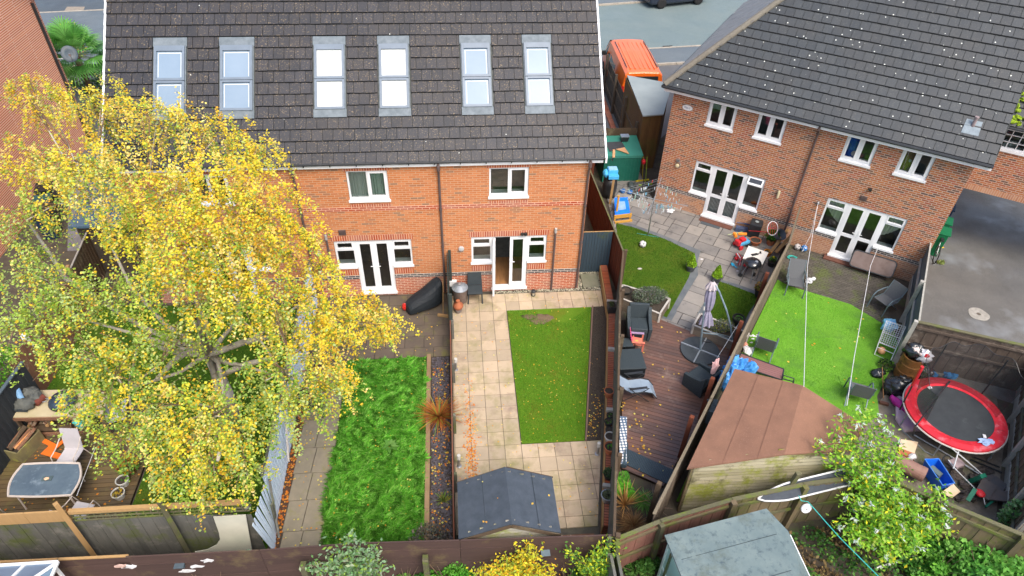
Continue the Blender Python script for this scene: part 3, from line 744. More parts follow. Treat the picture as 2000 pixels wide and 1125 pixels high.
def tiles(mb, O, d, up, pit, nC, gauge, U, w, lo=None, hi=None, gaps=(), th=.045, rnd=None, lip=.036):
    """courses of flat tiles, broken bond; lo(v), hi(v) limit the course, gaps cut window openings (u0,u1,v0,v1)"""
    rr = rnd or random.Random(5); cp, sp = math.cos(pit), math.sin(pit); d = np.array((*d, 0.)); up = np.array((*up, 0.)); O = np.array(O, float)
    nrm = -up*sp+np.array((0, 0, cp)); slope = up*cp+np.array((0, 0, sp))
    for k in range(nC):
        v0, v1 = k*gauge, (k+1)*gauge+.04
        iv = [(0., U)]
        for g_ in gaps:
            if g_[2] < v0+gauge*.6 and g_[3] > v0+gauge*.4:
                nv_ = []
                for a, b in iv:
                    if g_[1] <= a or g_[0] >= b: nv_.append((a, b)); continue
                    if a < g_[0]: nv_.append((a, g_[0]))
                    if b > g_[1]: nv_.append((g_[1], b))
                iv = nv_
        off = -w/2 if k % 2 else 0.
        x = off
        sag = .008*math.sin(k*1.7)
        while x < U:
            for a, b in iv:
                ua, ub = max(x+.007, a), min(x+w-.007, b)
                if ub-ua < .02: continue
                la0, la1 = ua, ua; lb0, lb1 = ub, ub
                if lo:
                    if lo(v0) > ub and lo(v1) > ub: continue
                    la0, la1 = max(ua, min(lo(v0), ub)), max(ua, min(lo(v1), ub))
                if hi:
                    if hi(v0) < ua and hi(v1) < ua: continue
                    lb0, lb1 = min(ub, max(hi(v0), ua)), min(ub, max(hi(v1), ua))
                h0 = th+rr.uniform(-.004, .005); h1 = .008; dv = rr.uniform(-.004, .004)
                P = lambda u, v, h: O+d*u+slope*v+nrm*h
                v_ = [P(la0, v0+dv-lip, -.006), P(lb0, v0+dv-lip, -.006), P(lb0, v0+dv, h0), P(la0, v0+dv, h0), P(la1, v1, h1), P(lb1, v1, h1), P(la1, v1, -.01), P(lb1, v1, -.01)]
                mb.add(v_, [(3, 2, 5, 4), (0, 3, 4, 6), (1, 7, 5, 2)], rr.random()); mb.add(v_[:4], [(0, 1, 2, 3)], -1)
            x += w
    return mb

# ---------------------------------------------------------------- the terrace
ter = thing('terraced_house', 'long orange brick terrace with dark tiled roof and six stacked skylights, behind the birch', 'house', (-4.2, 5, 0))
T0 = frame((0, 1.05, 0)); XL, XR = -11.35, 2.55
holes = [(-4.74, -3.54, 3.78, 4.86), (-.52, .68, 3.78, 4.86), (-9.35, -8.15, 3.78, 4.86), (-5.46, -4.82, 1.22, 2.32), (-4.82, -3.66, .12, 2.32), (-3.66, -3.02, 1.22, 2.32),
         (-1.10, -.42, 1.22, 2.32), (-.42, .74, .12, 2.32), (.74, 1.36, 1.22, 2.32), (-10.05, -9.4, 1.22, 2.32), (-9.4, -8.2, .12, 2.32), (-8.2, -7.6, 1.22, 2.32)]
m = MB(T0); m.wall(XL, XR, .82, 5.06, holes)
m2 = MB(frame((XR, 1.05, 0), PI/2)); m2.wall(0, 9.2, .0, 5.06)         # right gable
m2.quad([(0, 0, 5.06), (9.2, 0, 5.06), (4.6, 0, 9.35)], .5, [(0, 5.06), (9.2, 5.06), (4.6, 9.35)])
m.merge(m2)
m2 = MB(frame((XL, 10.25, 0), -PI/2)); m2.wall(0, 9.2, .0, 5.06); m2.quad([(0, 0, 5.06), (9.2, 0, 5.06), (4.6, 0, 9.35)], .5, [(0, 5.06), (9.2, 5.06), (4.6, 9.35)])
m.merge(m2)
m2 = MB(frame((XR, 10.25, 0), PI)); m2.wall(0, XR-XL, 0, 5.06)
m.merge(m2)
m.build('wall', brA, ter)
m = MB(T0); ph = [(-4.82, -3.66, .12, 9), (-.42, .74, .12, 9), (-9.4, -8.2, .12, 9)]
m.wall(XL, XR, 0, .82, ph, y=-.004); m.build('plinth', brRed, ter)
for a, b in ((XL, -9.4), (-8.2, -4.82), (-3.66, -.42), (.74, XR)): m = MB(T0); m.strip(a, b, .75, .90, .012); m.build('blue_brick_band', brBlue, ter)
m = MB(T0)
m.strip(XL, XR, 3.45, 3.60, .008); m.build('red_brick_band', brBand, ter)
def soldier(mb, u0, u1, z0, z1=None, p=.010, h=.215):
    z1 = z1 or z0+h; n = max(1, round((u1-u0)/.075)); s_ = (u1-u0)/n
    mb.strip(u0, u1, z0, z1, p, uvrot=True); k = len(mb.UV)-5      # the front quad carries the rotated uv
    mb.UV[k] = [(q[0]-z0+.005, q[1]) for q in mb.UV[k]]
for (a, b, z0) in ((-4.78, -3.5, 3.60-.0, ), (-.56, .72, 3.60), (-9.39, -8.11, 3.60)):
    m = MB(T0); soldier(m, a+.02, b-.02, z0+.002, z0+.178-.075-.002+.0); m.build('soldier_course', brSold, ter)
for (a, b) in ((-4.82, -3.46), (-.60, .76), (-9.43, -8.07)):
    m = MB(T0); soldier(m, a, b, 4.865, 4.955); m.build('soldier_course', brSold, ter)
for (a, b) in ((-5.52, -2.96), (-1.16, 1.42), (-10.1, -7.54)):
    m = MB(T0); soldier(m, a, b, 2.325, 2.54); m.build('soldier_course', brSold, ter)
for (a, b) in ((-5.46, -4.83), (-3.65, -3.02), (-1.10, -.45), (.75, 1.36)):
    m = MB(T0); soldier(m, a, b, .93, 1.14); m.build('soldier_course', brSold, ter)
window(ter, T0, -4.74, -3.54, 3.86, 4.86, opener=(1,), curtain=(curtm, [(-4.7, -4.15, 3.9, 4.85, 0), (-4.12, -3.58, 3.9, 4.85, 0)]))
window(ter, T0, -.52, .68, 3.86, 4.86, opener=(1,))
window(ter, T0, -9.35, -8.15, 3.86, 4.86, opener=(1,))
french(ter, T0, -5.46, -4.82, -3.66, -3.02, 1.30, .19, 2.32)
french(ter, T0, -1.10, -.42, .74, 1.36, 1.30, .19, 2.32, left_open=True, floor=woodfl)
french(ter, T0, -10.05, -9.4, -8.2, -7.6, 1.30, .19, 2.32)
# roof: front slope of separate tiles, plain back slope
PT = R(43); RO = (-11.42, .908, 5.172); UW = 14.34
SK = [(-10.05, -9.16), (-8.2, -7.26), (-5.53, -4.64), (-3.66, -2.78), (-1.24, -.36), (.63, 1.46)]
gaps = [(a-RO[0]-.05, b-RO[0]+.05, 1.43, 3.85) for a, b in SK]
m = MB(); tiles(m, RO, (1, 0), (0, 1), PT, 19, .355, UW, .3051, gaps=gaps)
cp, sp_ = math.cos(PT), math.sin(PT); RL = 19*.355
ry, rz = RO[1]+RL*cp, RO[2]+RL*sp_
def onroof(u, v, h=0): return (u, RO[1]+v*cp-h*sp_, RO[2]+v*sp_+h*cp)
m.quad([(RO[0], ry, rz), (RO[0]+UW, ry, rz), (RO[0]+UW, 10.5, 5.09), (RO[0], 10.5, 5.09)], .4)
m.build('roof', tileA, ter)
m = MB()
for v0, v1 in ((-.0, 1.44), (3.82, RL)): m.quad([onroof(RO[0], v0, -.02), onroof(RO[0]+UW, v0, -.02), onroof(RO[0]+UW, v1, -.02), onroof(RO[0], v1, -.02)])
xs = [RO[0]]+[x for a, b in SK for x in (a+.02, b-.02)]+[RO[0]+UW]
for a, b in zip(xs[::2], xs[1::2]): m.quad([onroof(a, 1.44, -.02), onroof(b, 1.44, -.02), onroof(b, 3.82, -.02), onroof(a, 3.82, -.02)])
m.build('roof_felt', roomm, ter)
m = MB()
for i in range(32): m.tube([(RO[0]+i*.45, ry, rz-.03), (RO[0]+i*.45+.44, ry, rz-.03)], .11, 8)
m.build('ridge', tileA, ter)
m = MB(); m.box(XL, XR+.02, .95, 1.04, 5.03, 5.06); m.box(RO[0], XR+.33, .93, .95, 5.03, 5.19); m.build('fascia', upvc, ter)
m = MB(); m.tube([(RO[0], .88, 5.19), (XR+.33, .88, 5.19)], .038, 10)
for i in range(20): m.obox((RO[0]+.3+i*.75, .85, 5.17), (.03, .03, .08))
m.build('gutter', blackp, ter)
for x in (RO[0]-.03, RO[0]+UW+.01):
    m = MB()
    for k in range(19):
        v0, v1 = k*.355, k*.355+.352
        P = [onroof(x, v0, .055), onroof(x+.055, v0, .055), onroof(x+.055, v1, .035), onroof(x, v1, .035)]
        m.slab(P, .17)
    m.build('verge', upvc, ter)
for x, zt in ((-2.02, 4.9), (-6.25, 4.9), (XR-.06, 4.9)):
    m = MB(); m.tube([(x, .88, 5.16), (x, .88, 4.96), (x, .96, 4.78), (x, .99, 4.62), (x, .99, 2.62 if x < 2 else .1), (x, .99, .1)], .036, 8); m.lathe([(.05, 0), (.055, .02), (.055, .16), (.04, .2)], (x, .88, 4.9), 10)
    for z in (3.42, 2.0): m.lathe([(.048, 0), (.048, .08)], (x, .99, z), 10)
    m.build('downpipe', pipem, ter)
for x in (-5.65, 1.62, -10.3):
    m = MB(); m.tube([(x, .985, .02), (x, .985, 2.45)], .032, 8); m.build('waste_pipe', pipem, ter)
    m = MB(); m.lathe([(.04, 2.45), (.042, 2.46), (.042, 2.62), (.02, 2.64)], (x, .985, 0), 10); m.build('pipe_cap', M('grey_cap', (.42, .40, .37)), ter)
for x in (-6.0, -1.43):
    m = MB(); m.lathe([(.0, 0), (.085, .0), (.095, .03), (.08, .07), (.0, .085)], (x, 1.05, 1.9), 16, rot=rotm(R(90), 0, 0)); m.build('wall_vent', M('light_glass', (.5, .5, .5), rough=.4), ter, smooth=False)
m = MB(); m.obox((-5.13, 1.03, 2.68), (.22, .05, .17)); [m.obox((-5.13, 1.0, 2.63+.03*i), (.19, .02, .008)) for i in range(5)]; m.build('air_brick', pipem, ter)
m = MB(); m.obox((-1.74, 1.0, .47), (.24, .1, .22)); m.build('meter_box', upvc, ter)
m = MB(); m.obox((.60, 1.0, 2.43), (.2, .06, .06)); m.lathe([(.02, 0), (.05, .03), (.05, .1)], (.54, .97, 2.38), 8); m.lathe([(.02, 0), (.05, .03), (.05, .1)], (.66, .97, 2.38), 8); m.build('security_light', blackp, ter)
# skylights, two panes stacked in each
skf = M('skylight_frame', (.15, .19, .235), (.12, .155, .195), rough=.4, ns=3, bump=0, spec=.5)
pane_b = M('skylight_pane', (.21, .28, .355), (.17, .24, .32), rough=.25, ns=.8, bump=0, spec=.5)
pane_w = M('white_blind_pane', (.62, .64, .62), (.54, .57, .55), rough=.2, ns=1.5, bump=0, spec=.5)
for n_, (a, b) in enumerate(SK):
    sk = MB()
    def rb(u0, u1, v0, v1, h0, h1, mm):
        P = [onroof(u, v, h) for h in (h0, h1) for u, v in ((u0, v0), (u1, v0), (u1, v1), (u0, v1))]
        mm.add(P, [(3, 2, 1, 0), (4, 5, 6, 7), (0, 1, 5, 4), (1, 2, 6, 5), (2, 3, 7, 6), (3, 0, 4, 7)])
    for v0, v1 in ((1.64, 2.54), (2.56, 3.60)):
        top = v1-(.16 if v1 > 3 else .06)
        rb(a+.02, a+.085, v0, v1, .0, .09, sk); rb(b-.085, b-.02, v0, v1, .0, .09, sk); rb(a+.085, b-.085, v0, v0+.07, .0, .085, sk); rb(a+.085, b-.085, top, v1, .0, .10, sk)
    f = sk.build('skylight', skf, ter)
    for v0, v1 in ((1.71, 2.48), (2.63, 3.44)):
        p_ = MB(); rb(a+.085, b-.085, v0, v1, .035, .045, p_); p_.build('pane', pane_w if n_ in (2, 3) else pane_b, f)
        if n_ not in (2, 3):
            rm_ = MB(); w_ = .018
            for q in ((a+.12, b-.12, v1-.06, v1-.035), (a+.12, a+.12+w_, v0+.04, v1-.06), (b-.12-w_, b-.12, v0+.04, v1-.06)): rb(q[0], q[1], q[2], q[3], .045, .047, rm_)
            rm_.build('blind_edge', pane_w, f)
    fl = MB(); rb(a-.03, b+.03, 3.60, 3.87, .02, .035, fl); rb(a-.01, a+.02, 1.48, 3.63, .0, .035, fl); rb(b-.02, b+.01, 1.48, 3.63, .0, .035, fl); rb(a-.03, b+.03, 1.40, 1.64, .044, .056, fl); fl.build('flashing', leadm, f)

# ---------------------------------------------------------------- the semi on the right
semi = thing('semi_detached_house', 'multi-coloured brick pair of houses with hipped grey tiled roof speckled with white lichen', 'house', (*S(5, 4), 0))
TS = frame(SC, HALF); WL = 9.83
WS = [(1.36, 2.36), (3.11, 4.08), (6.06, 7.03), (7.78, 8.74)]
FD = [(1.33, 2.01, 3.32, 3.97), (6.18, 6.87, 8.14, 8.79)]
holes = [(a, b, 3.80, 4.92) for a, b in WS]
for f in FD: holes += [(f[0], f[1], .9, 2.34), (f[1], f[2], .06, 2.34), (f[2], f[3], .9, 2.34)]
def joinwall(m, T, segs):
    for (t, args) in segs:
        q = MB(t); q.wall(*args); m.merge(q)
m = MB(); joinwall(m, None, [(TS, (0, WL, 0, 5.0, holes)), (frame(S(0, 9), HALF-PI/2), (0, 9, 0, 5.0)), (frame(S(WL, 0), HALF+PI/2), (0, 9, 0, 5.0)), (frame(S(WL, 9), HALF+PI), (0, WL, 0, 5.0))])
m.build('wall', brB, semi)
for a, b in ((0, 2.01), (3.32, 6.87), (8.14, WL)): m = MB(TS); m.strip(a, b, .735, .885, .012); m.build('blue_brick_band', brBlue, semi)
m = MB(TS)
for i, (a, b) in enumerate(((0, 2.01), (3.32, 6.87), (8.14, WL))): m.wall(a, b, 0, .735, y=-.006)
m.build('plinth', brA if False else brick_mat('plinth_brick', [(0, (.44, .20, .10)), (.3, (.50, .24, .12)), (.6, (.40, .17, .09)), (.85, (.30, .16, .10))], (.50, .34, .24), ms=.010), semi)
bluecur = M('blue_curtain', (.005, .06, .42), (.01, .13, .55), ns=4, rough=.8, bump=0)
tancur = M('tan_blind', (.26, .18, .07), (.22, .15, .06), rough=.8, bump=0)
def deco(col, blobs, T):
    def f(par):
        for (nm, c, r_, mt) in blobs:
            q = MB(T); q.lathe([(0, 0), (r_, .0), (r_, .02), (0, .02)], c, 12, rot=rotm(R(90), 0, 0)); q.build(nm, mt, par)
    return f
palep = M('pale_thing', (.5, .55, .5), (.35, .4, .38), rough=.6, bump=0)
window(semi, TS, 1.36, 2.36, 3.87, 4.92, opener=(0, 1), board=False, curtain=(M('grey_net', (.40, .46, .48), (.33, .38, .4), bump=0), [(1.4, 1.82, 4.42, 4.9, 0)]))
window(semi, TS, 3.11, 4.08, 3.87, 4.92, opener=(0, 1), board=False)
window(semi, TS, 6.06, 7.03, 3.87, 4.92, opener=(0, 1), curtain=(bluecur, [(6.1, 6.53, 3.9, 4.9, 0)]), extras=deco(0, [('round_ornament', (6.44, .19, 4.08), .10, palep)], TS))
window(semi, TS, 7.78, 8.74, 3.87, 4.92, opener=(0, 1), curtain=(tancur, [(7.82, 8.24, 3.95, 4.82, 0)]), extras=deco(0, [('light_switch', (8.1, .19, 4.32), .05, palep)], TS))
french(semi, TS, *FD[0], .98, .14, 2.34, midrail=1.05, vent_open=True, bars=True)
french(semi, TS, *FD[1], .98, .14, 2.34, midrail=1.05, curtain=(-1, 1, cream_c))
PS = R(44.5); g_ = .335; ov = .30
EO = (*S(-ov-.02, -ov), 5.06); EU = WL+2*ov+.10
upv = SP; RD = 15.2
cps, sps = math.cos(PS), math.sin(PS); nC = 22; ridge_v = nC*g_
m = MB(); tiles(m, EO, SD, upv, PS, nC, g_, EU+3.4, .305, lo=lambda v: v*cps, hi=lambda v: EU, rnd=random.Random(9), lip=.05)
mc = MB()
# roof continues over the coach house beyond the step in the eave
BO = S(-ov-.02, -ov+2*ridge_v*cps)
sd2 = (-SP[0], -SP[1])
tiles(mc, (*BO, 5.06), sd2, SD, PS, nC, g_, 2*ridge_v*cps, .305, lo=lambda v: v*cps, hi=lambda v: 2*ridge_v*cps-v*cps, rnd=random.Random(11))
p = np.array(EO); rdg = p+np.array((*SD, 0))*ridge_v*cps+np.array((*SP, 0))*ridge_v*cps+np.array((0, 0, ridge_v*sps)); rdg2 = p+np.array((*SD, 0))*EU+np.array((*SP, 0))*ridge_v*cps+np.array((0, 0, ridge_v*sps))
m.quad([rdg, rdg2, (*S(EU-ov, -ov+2*ridge_v*cps), 5.06), (*BO, 5.06)], .5)
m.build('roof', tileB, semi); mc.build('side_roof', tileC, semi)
m = MB(); m.slab([EO, (*S(EU-ov, -ov), 5.06), rdg2, rdg], .03); m.slab([EO, rdg, (*BO, 5.06)], .03); m.build('roof_felt', roomm, semi)
m = MB(); hip = rdg-p; n = int(np.linalg.norm(hip)/.44)
for i in range(n): m.tube([p+hip*(i/n)+(0, 0, .03), p+hip*((i+.99)/n)+(0, 0, .05)], [.115, .105], 10)
m.build('hip_tiles', M('hip_mortar', (.13, .115, .09), (.20, .185, .15), ns=10, tv=.4), semi)
m = MB(TS); m.box(-ov, EU-ov, -.29, -.265, 4.84, 5.05); m.box(-ov, EU-ov, -.265, -.0, 4.93, 4.96); m.build('fascia', upvc, semi)
m = MB(); a_ = np.array(S(-ov-.06, -ov-.06)); b_ = np.array(S(EU-ov, -ov-.06)); c_ = np.array(S(-ov-.06, 8.5))
m.tube([(*a_, 5.02), (*b_, 5.02)], .055, 8); m.tube([(*a_, 5.02), (*c_, 5.02)], .055, 8); m.build('gutter', blackp, semi)
m = MB(TS); m.tube([(5.15, -.33, 5.0), (5.15, -.33, 4.82), (5.15, -.07, 4.6), (5.15, -.07, .1)], .036, 8)
for z in (3.4, 1.9): m.lathe([(.048, 0), (.048, .07)], (5.15, -.07, z), 8)
m.build('downpipe', pipem, semi)
ivory = M('ivory_plastic', (.60, .52, .32), (.5, .43, .27), rough=.5, bump=0)
m = MB(TS); m.obox((.66, -.04, 2.15), (.12, .09, .10)); m.tube([(.72, -.06, 2.15), (.78, -.07, 2.0), (.75, -.07, 1.86), (.66, -.06, 1.84)], .012, 6); m.build('sensor_light', metal, semi)
m = MB(TS); m.lathe([(0, 0), (.07, 0), (.085, .04), (.06, .09), (0, .1)], (.66, -.0, 1.92), 12, rot=rotm(R(90), 0, 0)); m.build('wall_lamp', ivory, semi)
m = MB(TS); m.lathe([(.03, 1.78), (.045, 1.82), (.05, 2.0), (.045, 2.08), (.02, 2.1)], (4.54, -.06, 0), 10); m.build('wall_lamp', ivory, semi)
m = MB(TS); m.obox((7.24, -.02, 2.68), (.23, .05, .16)); [m.obox((7.24, -.05, 2.63+.03*i), (.19, .02, .008)) for i in range(4)]; m.build('air_brick', pipem, semi)
m = MB(TS); m.obox((7.34, -.06, 3.08), (.08, .12, .08)); m.obox((7.27, -.1, 3.12), (.05, .05, .05)); m.build('camera', blackp, semi)
m = MB(TS); m.obox((2.66, -.18, .03), (1.3, .36, .06)); m.build('doorstep', M('step_brick', (.15, .06, .04), (.11, .05, .035)), semi)
m = MB(TS); m.obox((7.5, -.16, .04), (1.5, .32, .08)); m.build('doorstep', M('step_brick', (.15, .06, .04), (.11, .05, .035)), semi)
vp = MB(); 
def onsemi(u, v, h=0):
    q = np.array(EO)+np.array((*SD, 0))*u+(np.array((*SP, 0))*cps+np.array((0, 0, sps)))*v+(np.array((0, 0, cps))-np.array((*SP, 0))*sps)*h
    return tuple(q)
# lead slate and vent pipe
q = None
d_ = _f + CR*(1898-1000)/FPX - CU*(250-562.5)/FPX
nn = np.array((0, 0, cps))-np.array((*SP, 0))*sps; tt = ((np.array(EO)-CP) @ nn)/(d_ @ nn); vpnt = CP+d_*tt; rel = vpnt-np.array(EO); vu = rel @ np.array((*SD, 0)); vv = (rel @ np.array((*SP, 0)))/cps
vp.slab([onsemi(vu-.24, vv-.22, .045), onsemi(vu+.24, vv-.22, .045), onsemi(vu+.22, vv+.24, .04), onsemi(vu-.22, vv+.24, .04)], .012); f = vp.build('lead_slate', M('bright_lead', (.24, .29, .32), (.16, .20, .23), ns=9, rough=.5), semi)
m = MB(); b0 = np.array(onsemi(vu, vv+.05, .02)); m.tube([b0, b0+(0, 0, .28)], .05, 10); m.tube([b0+(0, 0, .28), b0+(0, 0, .32)], .065, 10); m.build('vent_pipe', M('vent_grey', (.30, .24, .24)), f)
# oval plate with the house name
m = MB(TS)
n = 28; ring = [(.60+.19*math.cos(2*PI*i/n), 4.30+.105*math.sin(2*PI*i/n)) for i in range(n)]
m.add([(u, -.02, z) for u, z in ring]+[(u, 0, z) for u, z in ring], [tuple(range(n))]+[(i, n+i, n+(i+1) % n, (i+1) % n) for i in range(n)])
pl = m.build('house_plate', M('white_enamel', (.8, .8, .8), rough=.3, bump=0), semi)
m = MB(TS)
for i in range(n):
    a1, a2 = 2*PI*i/n, 2*PI*(i+1)/n
    m.bar((.60+.195*math.cos(a1), -.015, 4.30+.11*math.sin(a1)), (.60+.195*math.cos(a2), -.015, 4.30+.11*math.sin(a2)), .012, .012)
m.build('plate_rim', M('rim_grey', (.25, .27, .28), bump=0), pl)
def text_on(T, s, u, z, size, mat, parent, name='lettering', y=-.024, align='CENTER'):
    cu = bpy.data.curves.new('t', 'FONT'); cu.body = s; cu.size = size; cu.align_x = align; cu.align_y = 'CENTER'; cu.extrude = .002
    ob = bpy.data.objects.new('t', cu); COL.objects.link(ob); dg = bpy.context.evaluated_depsgraph_get(); dg.update()
    me = bpy.data.meshes.new_from_object(ob.evaluated_get(dg)); V = [(v.co.x+u, y-v.co.z, v.co.y+z) for v in me.vertices]; F = [tuple(p.vertices) for p in me.polygons]
    bpy.data.objects.remove(ob); bpy.data.meshes.remove(me); q = MB(T); q.add(V, F); return q.build(name, mat, parent)
text_on(TS, 'No.1', .60, 4.30, .11, M('plate_blue', (.08, .16, .30), bump=0), pl)

# ---------------------------------------------------------------- coach house set back over the archway
ch = thing('coach_house', 'brick coach house over the drive archway, bright moss on its tiled roof', 'house', (*S(12, 5), 0))
BK = 2.95; TC = frame(S(WL, BK), HALF); ZB = 2.52
m = MB(TC); m.wall(0, 7, ZB+.215, 5.1, [(1.25-.6+.05, 2.35, 4.18, 5.02)]); 
m.quad([(0, 0, ZB), (7, 0, ZB), (7, 3, ZB), (0, 3, ZB)], .5, [(0, 0), (7, 0), (7, 3), (0, 3)]); m.build('wall', brB, ch)
m = MB(TC); soldier(m, 0, 7, ZB, ZB+.215, .008); m.build('soldier_course', brBs, ch)
window(ch, TC, .70, 2.35, 4.24, 5.02, opener=(), lights=2, curtain=(palep, [(.9, 1.3, 4.26, 4.5, .1)]))
gb = MB(TC)
for z in (4.5, 4.75): gb.box(.74, 2.3, .03, .05, z-.012, z+.012)
for u in (.98, 1.27, 1.78, 2.06): gb.box(u-.012, u+.012, .03, .05, 4.29, 4.97)
gb.build('glazing_bars', upvc, ch)
m = MB(TC); tiles(m, (*S(WL-.4, BK-.3), 5.16), SD, SP, R(41), 14, .335, 8.5, .305, rnd=random.Random(4)) if False else None
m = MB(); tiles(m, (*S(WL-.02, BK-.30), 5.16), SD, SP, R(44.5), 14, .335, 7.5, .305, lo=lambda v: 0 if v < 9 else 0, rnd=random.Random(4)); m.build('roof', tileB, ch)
m = MB(); m.slab([(*S(WL-.02, BK-.3), 5.15), (*S(WL+7.4, BK-.3), 5.15), (*S(WL+7.4, BK+4), 9.3), (*S(WL-.02, BK+4), 9.3)], .03); m.build('roof_felt', roomm, ch)
m = MB(TC); m.box(0, 7.4, -.28, -.25, 5.03, 5.15); m.box(0, 7.4, -.25, 0, 5.05, 5.08); m.build('fascia', upvc, ch)
m = MB(TC); m.tube([(0, -.33, 5.12), (7.4, -.33, 5.12)], .05, 8); m.build('gutter', blackp, ch)
mossm = M('bright_moss', (.30, .42, .02), (.12, .20, .02), ns=14, rough=1, bs=40, bump=1)
m = MB()
cR, sR = math.cos(R(44.5)), math.sin(R(44.5))
for i in range(150):
    u = random.uniform(0, 2.2)**1.0; v = random.uniform(.05, 2.6)
    if u > 1.4 and random.random() < .6: continue
    q = S(WL+.05+u, BK-.3+v*cR); m.blob((*q, 5.2+v*sR), (random.uniform(.06, .17), random.uniform(.06, .16), random.uniform(.04, .08)), n=7, m=5, amp=.5)
for i in range(40):
    v = random.uniform(2.3, 3.4); q = S(WL+random.uniform(.3, 2.2), BK-.3+v*cR); m.blob((*q, 5.2+v*sR), (.09, .08, .05), n=7, m=5, amp=.5)
m.build('moss', mossm, ch)

# ---------------------------------------------------------------- the house on the far left, side wall only in view
lh = thing('brick_house', 'orange brick side wall of the neighbouring house at the upper left edge', 'house', (-21, 6, 0))
X0, YC = -17.8, 12.25
m = MB(frame((X0, YC, 0), -PI/2))        # x runs towards the camera
T_ = frame((X0, 0, 0), PI/2); m = MB(T_); m.wall(-3, YC, 0, 6.2); m.quad([(-3, 0, 6.2), (YC, 0, 6.2), (4.6, 0, 11.5)], .5, [(-3, 6.2), (YC, 6.2), (4.6, 11.5)])
q = MB(frame((X0, YC, 0), PI)); q.wall(0, 9, 0, 6.2); m.merge(q)
q = MB(frame((X0-9, -3, 0), 0)); q.wall(0, 9, 0, 6.2); m.merge(q)
m.build('wall', brL, lh)
m = MB(); m.slab([(X0+.3, YC+.5, 6.2), (X0-9, YC+.5, 6.2), (X0-9, 4.6, 11.6), (X0+.3, 4.6, 11.6)], .1); m.slab([(X0+.3, -3.5, 6.2), (X0+.3, 4.6, 11.6), (X0-9, 4.6, 11.6), (X0-9, -3.5, 6.2)], .1); m.build('roof', tileA, lh)
m = MB(); m.tube([(X0+.06, YC-.14, .1), (X0+.06, YC-.14, 6.1)], .06, 8); m.build('downpipe', blackp, lh)
m = MB(frame((X0, YC, 0), PI/2)); m.wall(-.06, .16, 0, 6.2, y=-.02); m.build('brick_quoin', brRed, lh)
dish = thing('satellite_dish', 'blue-grey satellite dish on the corner of the left-hand house beside the palm', 'satellite dish', (X0+.05, YC-.1, 3.9))
m = MB(); dc = np.array((X0+.52, YC+.15, 3.95)); dr_ = rotm(R(60), 0, R(30)); m.lathe([(0.001, 0), (.15, .012), (.3, .06), (.31, .065), (.3, .075), (.15, .03), (0.001, .02)], dc, 20, rot=dr_, sy=1.1); m.build('reflector', M('dish_grey', (.06, .09, .115), rough=.4), dish, smooth=True)
m = MB(); m.tube([(X0+.0, YC+.02, 3.8), (X0+.25, YC+.08, 3.8), dc], .02, 6); m.tube([dc+dr_ @ np.array((0, -.3, .05)), dc+dr_ @ np.array((0, -.12, .38))], .012, 6); m.obox(dc+dr_ @ np.array((0, -.1, .4)), (.07, .07, .1)); m.build('arm', metal, dish)
# ================================================================== FENCES AND SHEDS
def wood(name, a, b, moss=None, dirt=None, rough=.85, tv=.55): return M(name, a, b, ns=3, tv=tv, stretch=(6, 6, .8), rough=rough, moss=moss, dirt=dirt, bs=60, bump=.4)
w_brown = wood('fence_brown', (.115, .075, .045), (.07, .05, .032), dirt=((.16, .13, .08), 1.5, .52, .66))
w_red = wood('fence_red', (.17, .045, .02), (.10, .03, .016))
w_dark = wood('fence_dark', (.05, .042, .035), (.085, .065, .045), dirt=((.14, .11, .07), 1.8, .55, .7))
w_grey = wood('fence_grey', (.15, .145, .125), (.085, .085, .075), moss=((.10, .12, .035), 1.3, .5, .66), dirt=((.20, .19, .16), 2.3, .55, .7))
w_green = wood('fence_green', (.20, .145, .085), (.10, .085, .05), moss=((.12, .135, .03), 1.6, .5, .64), tv=.7)
w_pink = wood('fence_pink', (.26, .12, .09), (.17, .08, .06), moss=((.13, .13, .06), 1.6, .55, .68))
w_purple = M('fence_purple', (.085, .05, .042), (.055, .034, .03), ns=2, tv=.5, stretch=(.7, .7, 8), dirt=((.13, .095, .05), 1.2, .56, .7), rough=.8, bump=.2)
w_navy = wood('gate_navy', (.028, .05, .07), (.04, .065, .085), moss=((.06, .08, .03), 1.5, .6, .72))
w_white = wood('fence_white', (.66, .76, .86), (.52, .63, .75), dirt=((.35, .38, .4), 2.2, .6, .74), tv=.4)
w_slate = M('fence_slate_blue', (.07, .10, .125), (.10, .135, .16), ns=2, tv=.5, stretch=(1, 1, 6), rough=.55, bump=.1)
w_blackp = M('fence_black_paint', (.022, .026, .030), (.035, .04, .045), ns=3, tv=.5, stretch=(6, 6, .8))
w_gold = wood('new_pine', (.42, .26, .11), (.32, .19, .08))
w_post = wood('post_green', (.14, .13, .07), (.09, .085, .05), moss=((.12, .15, .03), 2.5, .5, .62))
cpost = M('concrete_post', (.42, .40, .36), (.30, .29, .26), ns=5, rough=.9)

